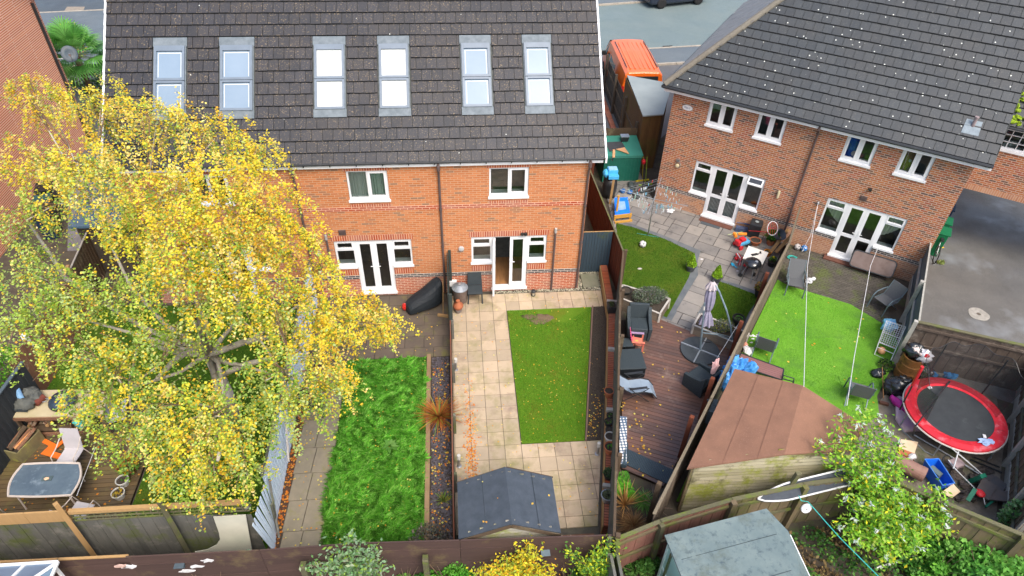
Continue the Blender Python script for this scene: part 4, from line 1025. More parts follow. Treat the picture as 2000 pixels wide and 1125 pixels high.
def fence(label, pts, h, mat, board=.10, gap=.004, style='v', posts=1.83, pmat=None, psize=.09, pside=-1, ph=.12, rails=(), rside=-1, rmat=None, cap=None, capm=None, base=0.0, basem=None, group=None, lean=0, z0=0.0, jag=.012, name='fence', cat='fence'):
    root = thing(name, label, cat, (*np.mean(np.array(pts), 0), 0), group=group)
    m = MB(); rl = MB(); cp_ = MB(); bs_ = MB()
    pmat = pmat or mat; pl = []
    for a, b in zip(pts[:-1], pts[1:]):
        a, b = np.array(a, float), np.array(b, float); L_ = np.linalg.norm(b-a); d = (b-a)/L_; n = np.array((-d[1], d[0])); T = frame((*a, 0), math.atan2(d[1], d[0]))
        mm = MB(T)
        if style == 'v':
            k = int(L_/board)+1; bw = L_/k
            for i in range(k):
                yy = .012*(i % 2); mm.box(i*bw+gap/2, (i+1)*bw-gap/2+.01, yy, yy+.015, z0+base, z0+h+random.uniform(-jag, jag))
        elif style == 'h':
            k = max(1, round((h-base)/board)); bh = (h-base)/k; x = 0; ns_ = max(1, round(L_/2.4))
            for s_ in range(ns_):
                for i in range(k): mm.box(s_*L_/ns_+.004, (s_+1)*L_/ns_-.004, .0+.006*(i % 2), .022+.006*(i % 2), z0+base+i*bh+gap/2, z0+base+(i+1)*bh-gap/2)
        m.merge(mm)
        for z in rails:
            q = MB(T); y = -.05 if rside < 0 else .035; q.box(0, L_, y, y+.045, z-.04, z+.04); rl.merge(q)
        if cap: q = MB(T); q.box(-.01, L_+.01, -cap/2+.01, cap/2+.01, z0+h+.013, z0+h+.045); cp_.merge(q)
        if base: q = MB(T); q.box(0, L_, -.02, .035, z0, z0+base); bs_.merge(q)
        if posts:
            k = max(1, round(L_/posts))
            for i in range(k+1):
                if i == 0 and pl: continue
                pl.append((T, i*L_/k))
    m.build('boards', mat, root)
    if rails: rl.build('rail', rmat or mat, root)
    if cap: cp_.build('capping', capm or mat, root)
    if base: bs_.build('gravel_board', basem or cpost, root)
    for T, x in pl:
        q = MB(T); y = (-psize/2-.012) if pside < 0 else (psize/2+.04); q.obox((x, y, (z0+h+ph)/2), (psize, psize, z0+h+ph)); q.build('post', pmat, root)
    return root

# low dividing fence between long grass and buff slabs
fence('low weathered fence with rust-red capping between the slate bed and the buff slabs', [(-1.86, -1.2), (-1.86, -8.6)], .78, w_dark, board=.12, posts=1.8, psize=.07, pside=1, pmat=w_grey, ph=.05, cap=.035, capm=M('rust_cap', (.20, .06, .03), (.13, .075, .05), ns=2, tv=.2))
fence('tall black-green screen panel between the two back doors, beside the barbecue cover', [(-1.9, 1.03), (-1.9, -1.15)], 1.75, wood('screen_green', (.03, .042, .038), (.05, .06, .05)), posts=2.2, psize=.09, pside=1, ph=.1)
# west-facing fence of the middle garden
fence('old weathered fence with leaning grey panels behind the low brick wall and its pots', [(3.87, .76), (3.37, -1.22), (2.53, -5.12), (1.62, -9.2)], 1.75, w_grey, board=.14, style='h', posts=1.9, psize=.10, pside=1, pmat=w_brown, ph=.1, cap=.06, capm=w_brown)
fence('rust-brown fence along the side passage beside the orange terrace', [(4.45, 9.2), (3.62, 5.95), (3.87, .80)], 1.75, w_red, posts=1.9, psize=.10, pside=1, ph=-.25, cap=.05, capm=w_post)
m = MB()
for x in range(11): m.box(2.66+.1*x, 2.75+.1*x, 1.87, 1.895, .02, 1.78)
g0 = thing('garden_gate', 'navy boarded gate closing the side passage of the terrace', 'gate', (3.2, 1.88, 0)); m.build('boards', w_navy, g0)
m = MB(); m.box(2.64, 3.78, 1.865, 1.90, 1.785, 1.80); m.build('top_edge', w_gold, g0); m = MB(); [m.box(2.66, 3.76, 1.9, 1.94, z, z+.09) for z in (.3, 1.4)]; m.build('rail', w_navy, g0)
fence('short dark brown fence behind the green metal shed', [(4.4, 9.3), (6.36, 9.28)], 1.75, w_brown, posts=0)
fence('dark fence with pale rails running from the metal shed up to the orange van', [(6.33, 9.35), (6.42, 16.6)], 1.75, w_dark, posts=2.3, pside=1, psize=.12, ph=.25, rails=(.5, 1.3), rside=1, rmat=w_brown)
# brick walls: low one with the pots, and one by the van
def brick_wall(label, pts, h, wd, mat=None):
    root = thing('brick_wall', label, 'wall', (*np.mean(np.array(pts), 0), 0)); m = MB(); tp = MB()
    for a, b in zip(pts[:-1], pts[1:]):
        a, b = np.array(a), np.array(b); L_ = np.linalg.norm(b-a); ang = math.atan2(*(b-a)[::-1])
        for T, l in ((frame((*a, 0), ang), L_),):
            q = MB(T); q.wall(0, l, 0, h, y=-wd/2); q.wall(0, l, 0, h, y=wd/2)
            q.quad([(0, -wd/2, h), (l, -wd/2, h), (l, wd/2, h), (0, wd/2, h)], .5, [(0, 0), (0, l), (wd, l), (wd, 0)])
            for u in (0, l): q.quad([(u, -wd/2, 0), (u, wd/2, 0), (u, wd/2, h), (u, -wd/2, h)], .5, [(0, 0), (wd, 0), (wd, h), (0, h)])
            m.merge(q)
    m.build('brickwork', mat or brRed, root); return root
brT = brick_mat('wall_top_brick', [(0, (.42, .10, .04)), (.5, (.36, .085, .035)), (.8, (.30, .07, .03))], (.10, .05, .03), w=.3, h=.075, ms=.008, off=0)
bwl = brick_wall('low garden wall of red brick on edge that carries a row of plant pots', [(3.56, 1.75), (3.40, -.6), (2.60, -4.6), (1.84, -8.2)], .42, .22, brT)
m = MB()
for a, b in (((3.43, 1.75), (3.27, -.6)), ((3.27, -.6), (2.47, -4.6)), ((2.47, -4.6), (1.71, -8.2))): m.bar((*a, .2), (*b, .2), .025, .42)
m.build('timber_facing', w_gold, bwl)
for k, (x, y) in enumerate([(3.42, -.25), (3.05, -2.42), (2.56, -4.75), (2.02, -7.15)]):
    m = MB(); m.obox((x+.04, y, .48), (.34, .10, .10), rz=-.2); tag(m.build('concrete_block', cpost), ['pale concrete block on the brick wall beside the square black planter', 'pale concrete block on bare brick wall above the soil bed, second from the house', 'pale concrete block on the brick wall just below the upper terracotta pot', 'pale concrete block on the brick wall between bushy pot and galvanised pot'][k], 'block', 'concrete blocks on the brick wall')
brick_wall('low red brick wall at the foot of the dark fence near the van', [(5.98, 9.5), (6.12, 17.6)], .12, .24, brT)
# between family garden and artificial lawn
fence('tall weathered boundary fence slanting between the wet deck and the artificial lawn', [(10.85, 3.05), (9.6, .95), (7.22, -2.3), (4.9, -5.55), (2.62, -8.72)], 1.72, wood('fence_silver', (.24, .19, .14), (.13, .105, .08)), posts=0, cap=.07, capm=wood('cap_silver', (.22, .18, .12), (.12, .10, .07)))
for k, (x, y) in enumerate([(6.72, -2.85), (5.20, -4.96), (4.28, -6.2), (2.98, -8.05), (8.3, -.7)]):
    m = MB(); m.obox((x-.06, y+.06, .9), (.11, .11, 1.8), rz=R(55)); m.obox((x-.06, y+.06, 1.81), (.10, .10, .015), rz=R(55))
    tag(m.build('fence_post', w_red if k != 3 else w_brown), ['red-brown post on the boundary fence next to the small dark lawn', 'red-brown post on the boundary fence beside the pink cloth', 'red-brown post on the boundary fence halfway down the wet deck', 'lowest brown post of the boundary fence beside the dry grasses', 'red-brown post on the boundary fence beside the barbecue patio'][k], 'post', 'posts on the boundary fence')
# concrete-post fence by the driveway
fence('slate-blue panelled fence with pale concrete posts beside the wet driveway', [(14.55, .80), (13.16, -1.28), (11.98, -3.05)], 1.70, w_slate, style='h', board=.28, base=.30, posts=2.4, psize=.11, pmat=cpost, ph=.06, pside=-1, cap=.05, capm=M('pale_rail', (.40, .39, .34), (.3, .29, .25)), rails=(1.0,), rmat=cpost)
fence('mossy brown closeboard fence between driveway and trampoline', [(11.98, -3.05), (14.9, -4.35), (17.2, -5.3)], 1.72, wood('fence_old_brown', (.12, .095, .075), (.075, .055, .042), dirt=((.20, .17, .14), 2.0, .52, .66)), board=.16, posts=0, cap=.10, capm=w_post, rails=(.9, 1.55))
fence('brown fence with concrete posts and gravel boards at the right edge', [(15.2, -4.25), (14.13, -5.55), (13.05, -6.95), (11.9, -8.5), (11.2, -9.4)], 1.75, wood('fence_brown2', (.15, .11, .075), (.09, .07, .05), dirt=((.22, .18, .14), 2, .54, .68)), board=.14, base=.28, posts=1.75, psize=.11, pmat=cpost, ph=.06, rails=(.7, 1.35), rmat=w_grey)
fence('mossy rail fence with pinkish boards behind the ferns and the mint-green shed', [(1.66, -9.28), (2.73, -8.92), (4.5, -8.5)], 1.72, w_pink, board=.15, posts=2.8, psize=.11, pmat=w_post, ph=.0, rails=(.85, 1.55), rmat=w_green, cap=.09, capm=w_post)
fence('mossy green-brown boarded fence running behind the mint shed and the buddleia', [(4.5, -8.5), (6.3, -8.22), (8.2, -8.05), (9.14, -8.75), (10.66, -9.80), (12.6, -11.2)], 1.72, w_green, board=.15, posts=2.6, psize=.12, pmat=w_green, ph=.05, rails=(.8, 1.5), rmat=w_post, cap=.10, capm=w_post)
m = MB(); m.obox((6.05, -8.16, 1.9), (.11, .09, .6), rx=.12); tag(m.build('fence_post', w_post), 'mossy stub post rising over the paddle board', 'post')
m = MB(); m.tube([(1.50, -9.35, 0), (1.5, -9.3, 1.9)], .05, 4); m.box(1.42, 1.6, -9.6, -9.55, 0, 1.7); m.box(1.46, 1.52, -12, -9.6, 0, 1.72); m.box(1.60, 1.66, -12, -9.6, 0, 1.72); tag(m.build('board_fence', w_grey), 'pair of grey fence boards running towards the viewer at the purple fence end', 'fence')
# purple-brown horizontal boards along the bottom
fence('long purple-brown fence of wide horizontal boards along the bottom', [(-14.5, -8.86), (-10.0, -8.93), (-8.6, -8.95)], 1.72, w_purple, style='h', board=.29, gap=.012, posts=0, cap=.05, capm=w_gold)
fence('purple-brown board fence behind the grey-leaved shrub and the yellow bush', [(-8.6, -9.0), (-5.9, -9.04), (-3.8, -9.02), (-1.7, -9.10), (1.56, -9.20)], 1.76, w_purple, style='h', board=.29, gap=.012, posts=0, cap=.03, capm=w_purple)
for k, (x, y) in enumerate([(-5.02, -9.25), (-2.45, -9.28)]):
    m = MB(); m.obox((x, y, .72), (.12, .16, 1.5), rx=.0); m.obox((x, y-.0, 1.48), (.12, .16, .06), rx=-.35); tag(m.build('fence_post', w_post), ['cut mossy post stub in front of the purple fence left of the grey-leaved shrub', 'cut mossy post stub in front of the purple fence right of the grey-leaved shrub'][k], 'post', 'post stubs on the purple fence')
# grey closeboard fence, trellis above it
fence('silver-grey closeboard fence green with algae at its foot, below the dining deck', [(-14.4, -7.98), (-10.05, -8.0), (-7.85, -8.05), (-6.28, -8.12)], 1.70, w_grey, board=.155, posts=0, jag=.02)
m = MB(); 
for i in range(5): m.box(-14.4+i*.87, -13.54+i*.87, -8.04, -8.0, 1.74, 2.12)
tag(m.build('top_board', w_gold), 'golden new timber board fixed along the fence top under the dining table', 'board')
tr = thing('trellis', 'mossy square trellis on top of the grey fence below the birch', 'trellis', (-8.1, -8.05, 1.72)); m = MB()
for z in (1.76, 1.88, 2.0): m.box(-10.0, -6.3, -8.06, -8.03, z-.014, z+.014)
for i in range(26): m.box(-10.0+i*.148-.012, -10.0+i*.148+.012, -8.03, -8.005, 1.74, 2.03)
m.build('lattice', w_post, tr); m = MB(); m.box(-10.0, -6.3, -8.08, -7.99, 2.05, 2.14); m.build('top_rail', w_gold, tr)
for k, (x, y, h) in enumerate([(-10.05, -8.14, 2.55), (-7.98, -8.18, 2.45)]):
    m = MB(); m.tube([(x, y, 0), (x+.01, y, h*.6), (x-.01, y+.02, h)], [.075, .07, .065], 4); tag(m.build('fence_post', [w_gold, w_post][k]), ['tall golden round-topped post in front of the table at the fence', 'tall mossy post carrying the trellis under the birch'][k], 'post')
m = MB(); m.blob((-12.15, -8.12, 1.66), (.28, .06, .09), amp=.2); tag(m.build('dark_bag', blackp), 'dark plastic sheet caught over the grey fence top', 'plastic sheet')
# white-painted fence seen edge on
fence('pale blue-white boarded fence along the concrete path', [(-6.3, .85), (-6.22, -7.15)], 1.72, w_white, board=.09, gap=.024, posts=0, cap=.06, capm=w_grey, name='fence')
wf = thing('broken_fence_panel', 'leaning broken end of the pale blue fence with loose slats', 'fence', (-6.15, -7.75, 0)); m = MB()
for i in range(9): m.bar((-6.2+.012*i, -7.2-.11*i, .03), (-6.14-.05*i*(.4), -7.22-.12*i+random.uniform(-.05, .05), 1.7-.04*i), .085, .015, up=(1, 0, 0))
m.build('slats', w_white, wf); m = MB(); m.bar((-6.13, -7.05, 1.45), (-5.98, -7.9, .3), .05, .03); m.bar((-6.1, -7.6, .1), (-6.0, -7.62, 1.3), .07, .05); m.build('brace', w_grey, wf)
m = MB(); m.bar((-6.14, -4.75, 1.6), (-6.05, -5.9, .5), .05, .03); tag(m.build('loose_plank', M('pale_plank', (.50, .46, .42), (.4, .37, .33))), 'pale plank nailed slantwise on the blue-white fence', 'plank')
m = MB(); m.bar((-6.62, -7.7, 1.3), (-6.3, -8.1, 1.95), .09, .05); m.bar((-7.0, -7.55, .9), (-6.35, -7.9, 1.7), .09, .04); tag(m.build('loose_boards', w_grey), 'grey boards leaning in the corner where trellis meets pale fence', 'plank')
# left edge
fence('black-painted fence beside the outdoor kitchen at the left edge', [(-13.25, -3.15), (-13.62, -7.9)], 1.72, w_blackp, posts=0, cap=.09, capm=M('slate_cap', (.08, .11, .13)), name='fence')
w_peel = wood('peeling_boards', (.26, .13, .075), (.15, .075, .045), dirt=((.40, .33, .24), 3, .56, .66))
m = MB(); m.bar((-13.68, -2.12, 0), (-13.58, -2.2, 1.85), .12, .12, up=(1, 0, 0)); tag(m.build('fence_post', upvc), 'white concrete post between two peeling brown fence panels at the left', 'post')
fence('peeling brown fence along the far left garden', [(-13.45, .8), (-13.6, -3.15)], 1.70, w_peel, board=.12, posts=0, name='fence')
# left alley: fence, path, bins, small dark roof
sheet('side_path', [(-17.5, 9), (-16.6, 9), (-14.7, 4.1), (-15.6, 4.1)], .03, M('alley_slab', (.20, .19, .20), (.15, .145, .15), ns=2), th=.03)
fence('timber fence beyond the side path left of the terrace', [(-15.9, 7.4), (-13.9, 3.4), (-13.6, .9)], 1.7, w_brown, posts=1.9, pmat=w_gold, cap=.05, capm=conc)
def wheelie(label, loc, rz, mat, lidm, group):
    r = thing('wheelie_bin', label, 'bin', loc, rz, group); q = here(r)
    q.obox((0, 0, .5), (.46, .54, .96), taper=1.18); q.build('body', mat, r, bevel=.02); q = here(r); q.obox((0, -.02, 1.02), (.58, .70, .06)); q.obox((0, .34, .98), (.5, .05, .08)); q.build('lid', lidm, r, bevel=.015)
    for s_ in (-1, 1): q = here(r); q.lathe([(.10, -.025), (.10, .025)], (s_*.25, .27, .1), 12, rot=rotm(0, R(90), 0)); q.build('wheel', blackp, r)
    return r
wb = M('bin_black', (.02, .022, .024), rough=.45, bump=0); wg = M('bin_green', (.02, .20, .06), (.02, .15, .05), rough=.45, bump=0); wblue = M('bin_navy', (.012, .03, .07), rough=.45, bump=0)
wheelie('black wheelie bin beside the left-hand house, nearest its wall corner', (-17.2, 6.9, 0), .3, wb, wb, 'bins beside the left-hand house'); wheelie('teal-lidded wheelie bin beside the left-hand house', (-16.9, 6.0, 0), .3, wb, M('bin_teal', (.02, .09, .09), rough=.4), 'bins beside the left-hand house'); wheelie('navy wheelie bin beside the left-hand house, lowest of its row', (-16.5, 5.1, 0), .3, wblue, wb, 'bins beside the left-hand house')
ll = thing('lean_to', 'dark glazed lean-to roof behind the birch left of the terrace', 'lean-to', (-13.1, 3.2, 0)); m = MB(); m.slab([(-14.2, 2.6, 2.1), (-11.6, 2.6, 2.1), (-11.4, 4.6, 2.6), (-14.0, 4.6, 2.6)], .08); m.build('roof', M('dark_glazing', (.05, .10, .15), (.07, .13, .18), rough=.15, bump=0, spec=.7), ll); m = MB(); m.prism([(-14.1, 2.8), (-11.7, 2.8), (-11.5, 4.5), (-13.9, 4.5)], 0, 2.0); m.build('walls', w_dark, ll)

# ---- sheds
felt_b = M('felt_blue_black', (.065, .08, .10), (.045, .058, .073), ns=5, rough=.95, bs=200, bump=.5, dirt=((.12, .14, .16), 60, .64, .70))
felt_r = M('felt_red_brown', (.26, .135, .085), (.20, .105, .068), ns=2, rough=.95, bs=220, bump=.5, dirt=((.34, .19, .14), 40, .58, .68))
felt_m = M('felt_mint', (.185, .235, .225), (.12, .165, .17), ns=1.6, rough=.9, bs=160, bump=.4, moss=((.10, .12, .10), 1.1, .52, .7), dirt=((.07, .10, .115), 7, .52, .7))
felt_g = M('felt_pale_grey', (.30, .34, .34), (.25, .29, .29), ns=1.2, rough=.8, bs=90)
ship = M('shiplap_green', (.44, .40, .28), (.22, .20, .11), ns=2.2, tv=.6, stretch=(.6, .6, 8), moss=((.22, .24, .04), 1.4, .48, .62), dirt=((.11, .10, .05), 2.2, .56, .7), bump=.3)
LAP_SHADE = {}
def shiplap(m, T, x0, x1, z0, z1, top=None, bd=.12):
    """overlapping horizontal boards; top(x) gives a sloped upper limit"""
    q = MB(T); k = int((z1-z0)/bd)+1
    for i in range(k):
        a, b = z0+i*bd, z0+(i+1)*bd
        xa, xb = x0, x1
        if top:
            xs_ = [x0+(x1-x0)*t/40 for t in range(41) if top(x0+(x1-x0)*t/40) > a+.03]
            if not xs_: continue
            xa, xb = xs_[0], xs_[-1]
        elif b > z1: b = z1
        P = [(xa, -.040, a), (xb, -.040, a), (xb, -.004, b), (xa, -.004, b), (xa, 0.01, a), (xb, 0.01, a), (xb, .01, b), (xa, .01, b)]
        q.add(P, [(0, 1, 2, 3), (4, 0, 3, 7), (1, 5, 6, 2), (5, 4, 7, 6), (0, 4, 5, 1)]); LAP_SHADE.setdefault('g', []).append((T, xa, xb, a))
    m.merge(q)
# small black-roofed shed
sh = thing('garden_shed', 'small garden shed with blue-black felt apex roof on the buff slabs', 'shed', (-.62, -8.3, 0))
m = MB(); rz_, ez = 2.18, 1.68; y0, y1 = -9.0, -7.58
m.slab([(-1.73, y1, ez), (-1.73, y0, ez), (-.58, y0, rz_), (-.63, y1, rz_)], .05, .3); m.slab([(-.63, y1, rz_), (-.58, y0, rz_), (.50, y0, ez), (.48, y1, ez)], .05, .7); m.build('roof', felt_b, sh); m = MB()
for x, z in ((-1.15, 1.935), (.0, 1.92)): m.bar((x-.02, -7.6, z), (x+.02, -8.98, z), .010, .004)
m.build('felt_lap', M('lap_black', (.03, .04, .05)), sh)
shw = M('shed_pale_board', (.38, .36, .30), (.28, .26, .20), ns=2, tv=.4, stretch=(.6, .6, 8), moss=((.22, .24, .06), 1.6, .52, .66))
m = MB(); tp = lambda x: 1.63+(.5 - abs(x+.6)*.45)
shiplap(m, frame((0, -8.9, 0)), -1.62, .40, 0, 2.1, tp); shiplap(m, frame((0, -7.68, 0), 0) @ np.diag([1, -1, 1, 1]), -1.62, .40, 0, 2.1, tp); shiplap(m, frame((.40, -8.9, 0), PI/2), 0, 1.22, 0, 1.62); shiplap(m, frame((-1.62, -7.68, 0), -PI/2), 0, 1.22, 0, 1.62); m.build('walls', shw, sh)
def lap_shade_for(root):
    g = MB()
    for T, xa, xb, a in LAP_SHADE.pop('g'): q = MB(T); q.box(xa, xb, -.034, 0, a-.016, a-.001); g.merge(q)
    g.build('lap_shade', w_dark, root)  # dark strips painted in as the shade under each board's lap
lap_shade_for(sh)
for y in (-9.02, -7.56):
    for x0_, x1_, a, b in ((-1.73, -.6, ez, rz_), (-.6, .49, rz_, ez)): m = MB(); m.bar((x0_, y, a-.07), (x1_, y, b-.07), .02, .10); m.build('trim', w_brown, sh)
# big brown-roofed shed
bs = thing('garden_shed', 'large shed with rust-brown felt roof and algae-green shiplap walls', 'shed', (6, -6.6, 0))
A_, B_ = G(1435, 720, 2.0), G(1342, 915, 2.0); C_, D_ = G(1568, 753, 2.36), G(1532, 887, 2.34); E_, F_ = G(1692, 832, 2.02), G(1662, 879, 2.0)
m = MB(); m.slab([A_, B_, D_, C_], .05, .3); m.slab([C_, D_, F_, E_], .05, .7); m.build('roof', felt_r, bs)
m = MB(); fx0, fx1, fy = 3.78, 7.55, -7.62
def topf(x): return 1.93+(.34*(x+3.8-3.78)/(5.81-3.78) if False else .33*min(1, max(0, (x)/2.1)) if x < 2.1 else .33*(1-(x-2.1)/1.8))
shiplap(m, frame((fx0, fy, 0), 0), 0, fx1-fx0, 0, 2.3, topf, .13)
aw = math.atan2(A_[1]-B_[1], A_[0]-B_[0]); shiplap(m, frame((5.78, -4.95, 0), aw-PI), 0, 3.35, 0, 1.92, None, .13); m.build('walls', ship, bs); lap_shade_for(bs)
m = MB(); m.prism([(3.86, -7.55), (7.5, -7.55), (8.1, -6.9), (7.0, -5.9), (5.75, -5.05)], 0, 1.9); m.build('inner_walls', ship, bs)
m = MB(); m.bar((fx0, fy-.03, 1.93), (5.83, fy-.05, 2.27), .03, .08); m.bar((5.83, fy-.05, 2.27), (7.62, fy-.03, 1.95), .03, .08); m.bar((fx0, fy-.03, 0), (fx0, fy-.03, 1.93), .07, .05); m.build('trim', w_green, bs)
m = MB()
for t in (.36, .72):
    p = np.array(A_)+(np.array(C_)-np.array(A_))*t; q = np.array(B_)+(np.array(D_)-np.array(B_))*t; m.bar(p+(0, 0, .006), q+(0, 0, .004), .006, .003)
m.build('felt_lap', M('lap_dark', (.16, .08, .055)), bs)
# mint shed at the bottom
ms = thing('garden_shed', 'mint-green shed with pale blue-grey felt roof at the bottom', 'shed', (4, -10, 0))
m = MB(); a, b, c, d = G(1298, 1045, 2.0), G(1497, 993, 2.14), (5.32, -9.5, 2.06), (5.48, -10.6, 1.86)
m.slab([a, b, (5.05, -11.9, 2.14), (2.98, -11.9, 2.0)], .04, .3); m.slab([b, c, d, (5.35, -11.9, 1.82), (5.05, -11.9, 2.14)], .04, .6); m.build('roof', felt_m, ms); m = MB()
for y in (-9.95, -10.75): m.bar((2.8+(-9.4-y)*.12, y, 2.008), (5.0, y+.35, 2.148), .012, .004)
m.build('felt_lap', M('lap_grey', (.05, .07, .08)), ms)
mint = M('mint_paint', (.36, .56, .50), (.28, .47, .42), ns=2, rough=.5, bs=30, dirt=((.20, .28, .22), 2, .58, .72))
m = MB(); m.prism([(2.74, -9.48), (5.1, -9.12), (5.3, -11.8), (3.02, -11.8)], 0, 1.93); m.build('walls', mint, ms)
sa = math.atan2(-11.8+9.48, 3.02-2.74); TM = frame((2.74, -9.48, 0), sa)
m = MB(TM @ np.diag([1, 1, 1, 1])); m.box(.02, 2.3, -.03, -.001, 1.84, 1.92); m.box(.04, 2.3, -.025, -.001, .9, .98); m.box(.02, .08, -.03, 0, 0, 1.86); m.box(.95, 1.0, -.03, 0, .0, 1.86); m.build('trim', M('mint_trim', (.55, .72, .66), rough=.5), ms)
m = MB(TM); m.box(1.05, 2.2, -.015, -.002, 1.0, 1.8); m.box(.2, .27, -.028, -.002, .4, 1.8); m.build('window_pane', M('shed_window', (.07, .09, .06), (.12, .14, .08), rough=.15, ns=6, bump=0, spec=.7), ms)
m = MB(); m.tube([(5.36, -9.55, 1.97), (5.5, -10.6, 1.80), (5.4, -11.9, 1.76)], .03, 6); m.build('gutter', upvc, ms)
# green metal shed
gs = thing('metal_shed', 'dark green metal storage shed behind the rotary airer', 'shed', (5.4, 8.5, 0)); gm = M('green_metal', (.012, .11, .075), (.018, .13, .09), rough=.4, bump=0); gmr = M('green_metal_roof', (.05, .24, .18), (.04, .20, .15), rough=.35, bump=0, ns=2)
x0, x1, y0, y1 = 4.62, 6.2, 7.85, 9.2
m = MB(); k = 12
for i in range(k): xa = x0+i*(x1-x0)/k; m.box(xa, xa+(x1-x0)/k*.86, y0, y0+.02, 0, 1.24); m.box(xa+(x1-x0)/k*.86, xa+(x1-x0)/k, y0+.012, y0+.03, 0, 1.24)
m.box(x0, x0+.02, y0, y1, 0, 1.26); m.box(x1-.02, x1, y0, y1, 0, 1.26); m.box(x0, x1, y1-.02, y1, 0, 1.4); m.build('walls', gm, gs)
m = MB(); m.slab([(x0-.04, y0-.05, 1.28), (x1+.04, y0-.05, 1.28), (x1+.04, y1+.03, 1.44), (x0-.04, y1+.03, 1.44)], .04); m.build('roof', gmr, gs)
m = MB(); m.box(x0-.02, x1+.02, y0-.04, y0-.01, 1.16, 1.24); m.build('eave_rail', gmr, gs)
# tall store with the flat grey roof by the van
ts = thing('timber_store', 'tall timber store with flat pale grey roof squeezed between van and semi', 'shed', (7, 10.5, 0)); fr_ = [G(1225, 147, 2.6), G(1313, 163, 2.6), G(1296, 223, 2.6), G(1256, 226, 2.6)]
m = MB(); m.slab([(x, y, 2.6) for x, y, z in fr_], .05); m.build('roof', felt_g, ts)
ip = [(6.35, 12.6), (8.15, 11.7), (7.08, 8.92), (6.3, 8.82)]; m = MB()
for a, b in zip(ip, ip[1:]+ip[:1]):
    a, b = np.array(a), np.array(b); L_ = np.linalg.norm(b-a); T = frame((*a, 0), math.atan2(*(b-a)[::-1])); n = int(L_/.1); q = MB(T)
    for i in range(n): q.box(i*L_/n, (i+1)*L_/n-.004, -.01*(i % 2), .02, 0, 2.54)
    m.merge(q)
m.build('walls', wood('store_brown', (.16, .085, .03), (.09, .05, .02), moss=((.10, .09, .02), 1.2, .5, .7)), ts)
# glasshouse corner at the bottom left
gh = thing('greenhouse', 'blue-glazed greenhouse roof with white bars at the bottom left corner', 'greenhouse', (-11.5, -10.2, 0))
m = MB(); q1 = [(-14, -9.12, 1.98), (-9.82, -9.12, 1.98), (-10.5, -10.3, 2.45), (-14, -10.3, 2.45)]; m.slab(q1, .02); m.slab([(-9.82, -9.12, 1.98), (-9.82, -11.5, 1.98), (-10.5, -10.3, 2.45)], .02); m.slab([(-9.82, -11.5, 1.98), (-14, -11.5, 1.98), (-14, -10.3, 2.45), (-10.5, -10.3, 2.45)], .02)
m.build('glazing', M('blue_glazing', (.15, .22, .30), (.11, .17, .25), ns=2, rough=.15, bump=0, spec=.7), gh)
m = MB(); m.bar((-14, -9.12, 2.0), (-9.82, -9.12, 2.0), .05, .05); m.bar((-9.82, -9.12, 2.0), (-10.5, -10.3, 2.47), .05, .04); m.bar((-9.82, -9.12, 2.0), (-9.82, -11.5, 2.0), .05, .05)
for x in (-10.6, -11.9, -13.2): m.bar((x+.15, -9.12, 2.0), (x, -10.3, 2.47), .045, .04)
m.build('glazing_bars', upvc, gh); m = MB(); m.prism([(-14, -11.4), (-9.9, -11.4), (-9.9, -9.2), (-14, -9.2)], 0, .7); m.build('base_wall', brA, gh)
m = MB()
for x in (-13.9, -12.5, -11.2, -9.9): m.box(x, x+.05, -9.22, -9.17, .7, 1.97)
m.build('frame', upvc, gh)
# ================================================================== THINGS IN THE GARDENS
def loft(mb, rings, cap=True, a=None):
    n = len(rings[0]); v = [p for r in rings for p in r]; f = []
    for i in range(len(rings)-1):
        for k in range(n): f.append((i*n+k, i*n+(k+1) % n, (i+1)*n+(k+1) % n, (i+1)*n+k))
    if cap: f.append(tuple(range(n-1, -1, -1))); f.append(tuple((len(rings)-1)*n+k for k in range(n)))
    return mb.add(v, f, a)
paint_o = M('orange_paint', (.85, .16, .015), (.80, .14, .012), rough=.28, ns=2, bump=0, spec=.5, coat=.4)
dglass = M('vehicle_glass', (.02, .03, .035), (.03, .04, .045), rough=.08, bump=0, spec=.8)
tyrem = M('tyre', (.02, .02, .02), rough=.8, bump=0); rimm = M('alloy', (.45, .46, .48), rough=.3, metal=.7, bump=0)
def wheel(root, x, y, r, side, wd=.22):
    T = np.array(Matrix.Translation(root.location) @ root.rotation_euler.to_matrix().to_4x4()); ro = rotm(0, R(90), 0)
    q = MB(T); q.lathe([(r*.62, -wd/2), (r*.95, -wd/2), (r, -wd/3), (r, wd/3), (r*.95, wd/2), (r*.62, wd/2)], (x, y, r), 24, rot=ro); wo = q.build('wheel', tyrem, root, smooth=True)
    q = MB(T); q.lathe([(0.01, side*wd*.38), (.06, side*wd*.40), (.07, side*wd*.36)], (x, y, r), 12, rot=ro)
    q.lathe([(r*.55, side*wd*.42), (r*.64, side*wd*.5), (r*.66, side*wd*.3)], (x, y, r), 24, rot=ro)
    for i in range(5):
        t = 2*PI*i/5; c, s = math.cos(t), math.sin(t); q.bar((x+side*wd*.4, y+c*.05, r+s*.05), (x+side*wd*.44, y+c*r*.6, r+s*r*.6), .07, .02, up=(1, 0, 0))
    q.build('rim', rimm, wo)
va = thing('parked_van', 'bright orange van parked nose to the road between the two houses', 'van', (7.62, 14.15, .0), -.02); VS = 1.07
def vring(y, zb, zt, wb, wt, zs=None):
    zs = zs or (zb+(zt-zb)*.52)
    return [(-wb*.94, y, zb), (-wb, y, zb+.15), (-wb, y, zs), (-wt-.05, y, zt-.10), (-wt*.9, y, zt), (0, y, zt+.03), (wt*.9, y, zt), (wt+.05, y, zt-.10), (wb, y, zs), (wb, y, zb+.15), (wb*.94, y, zb)]
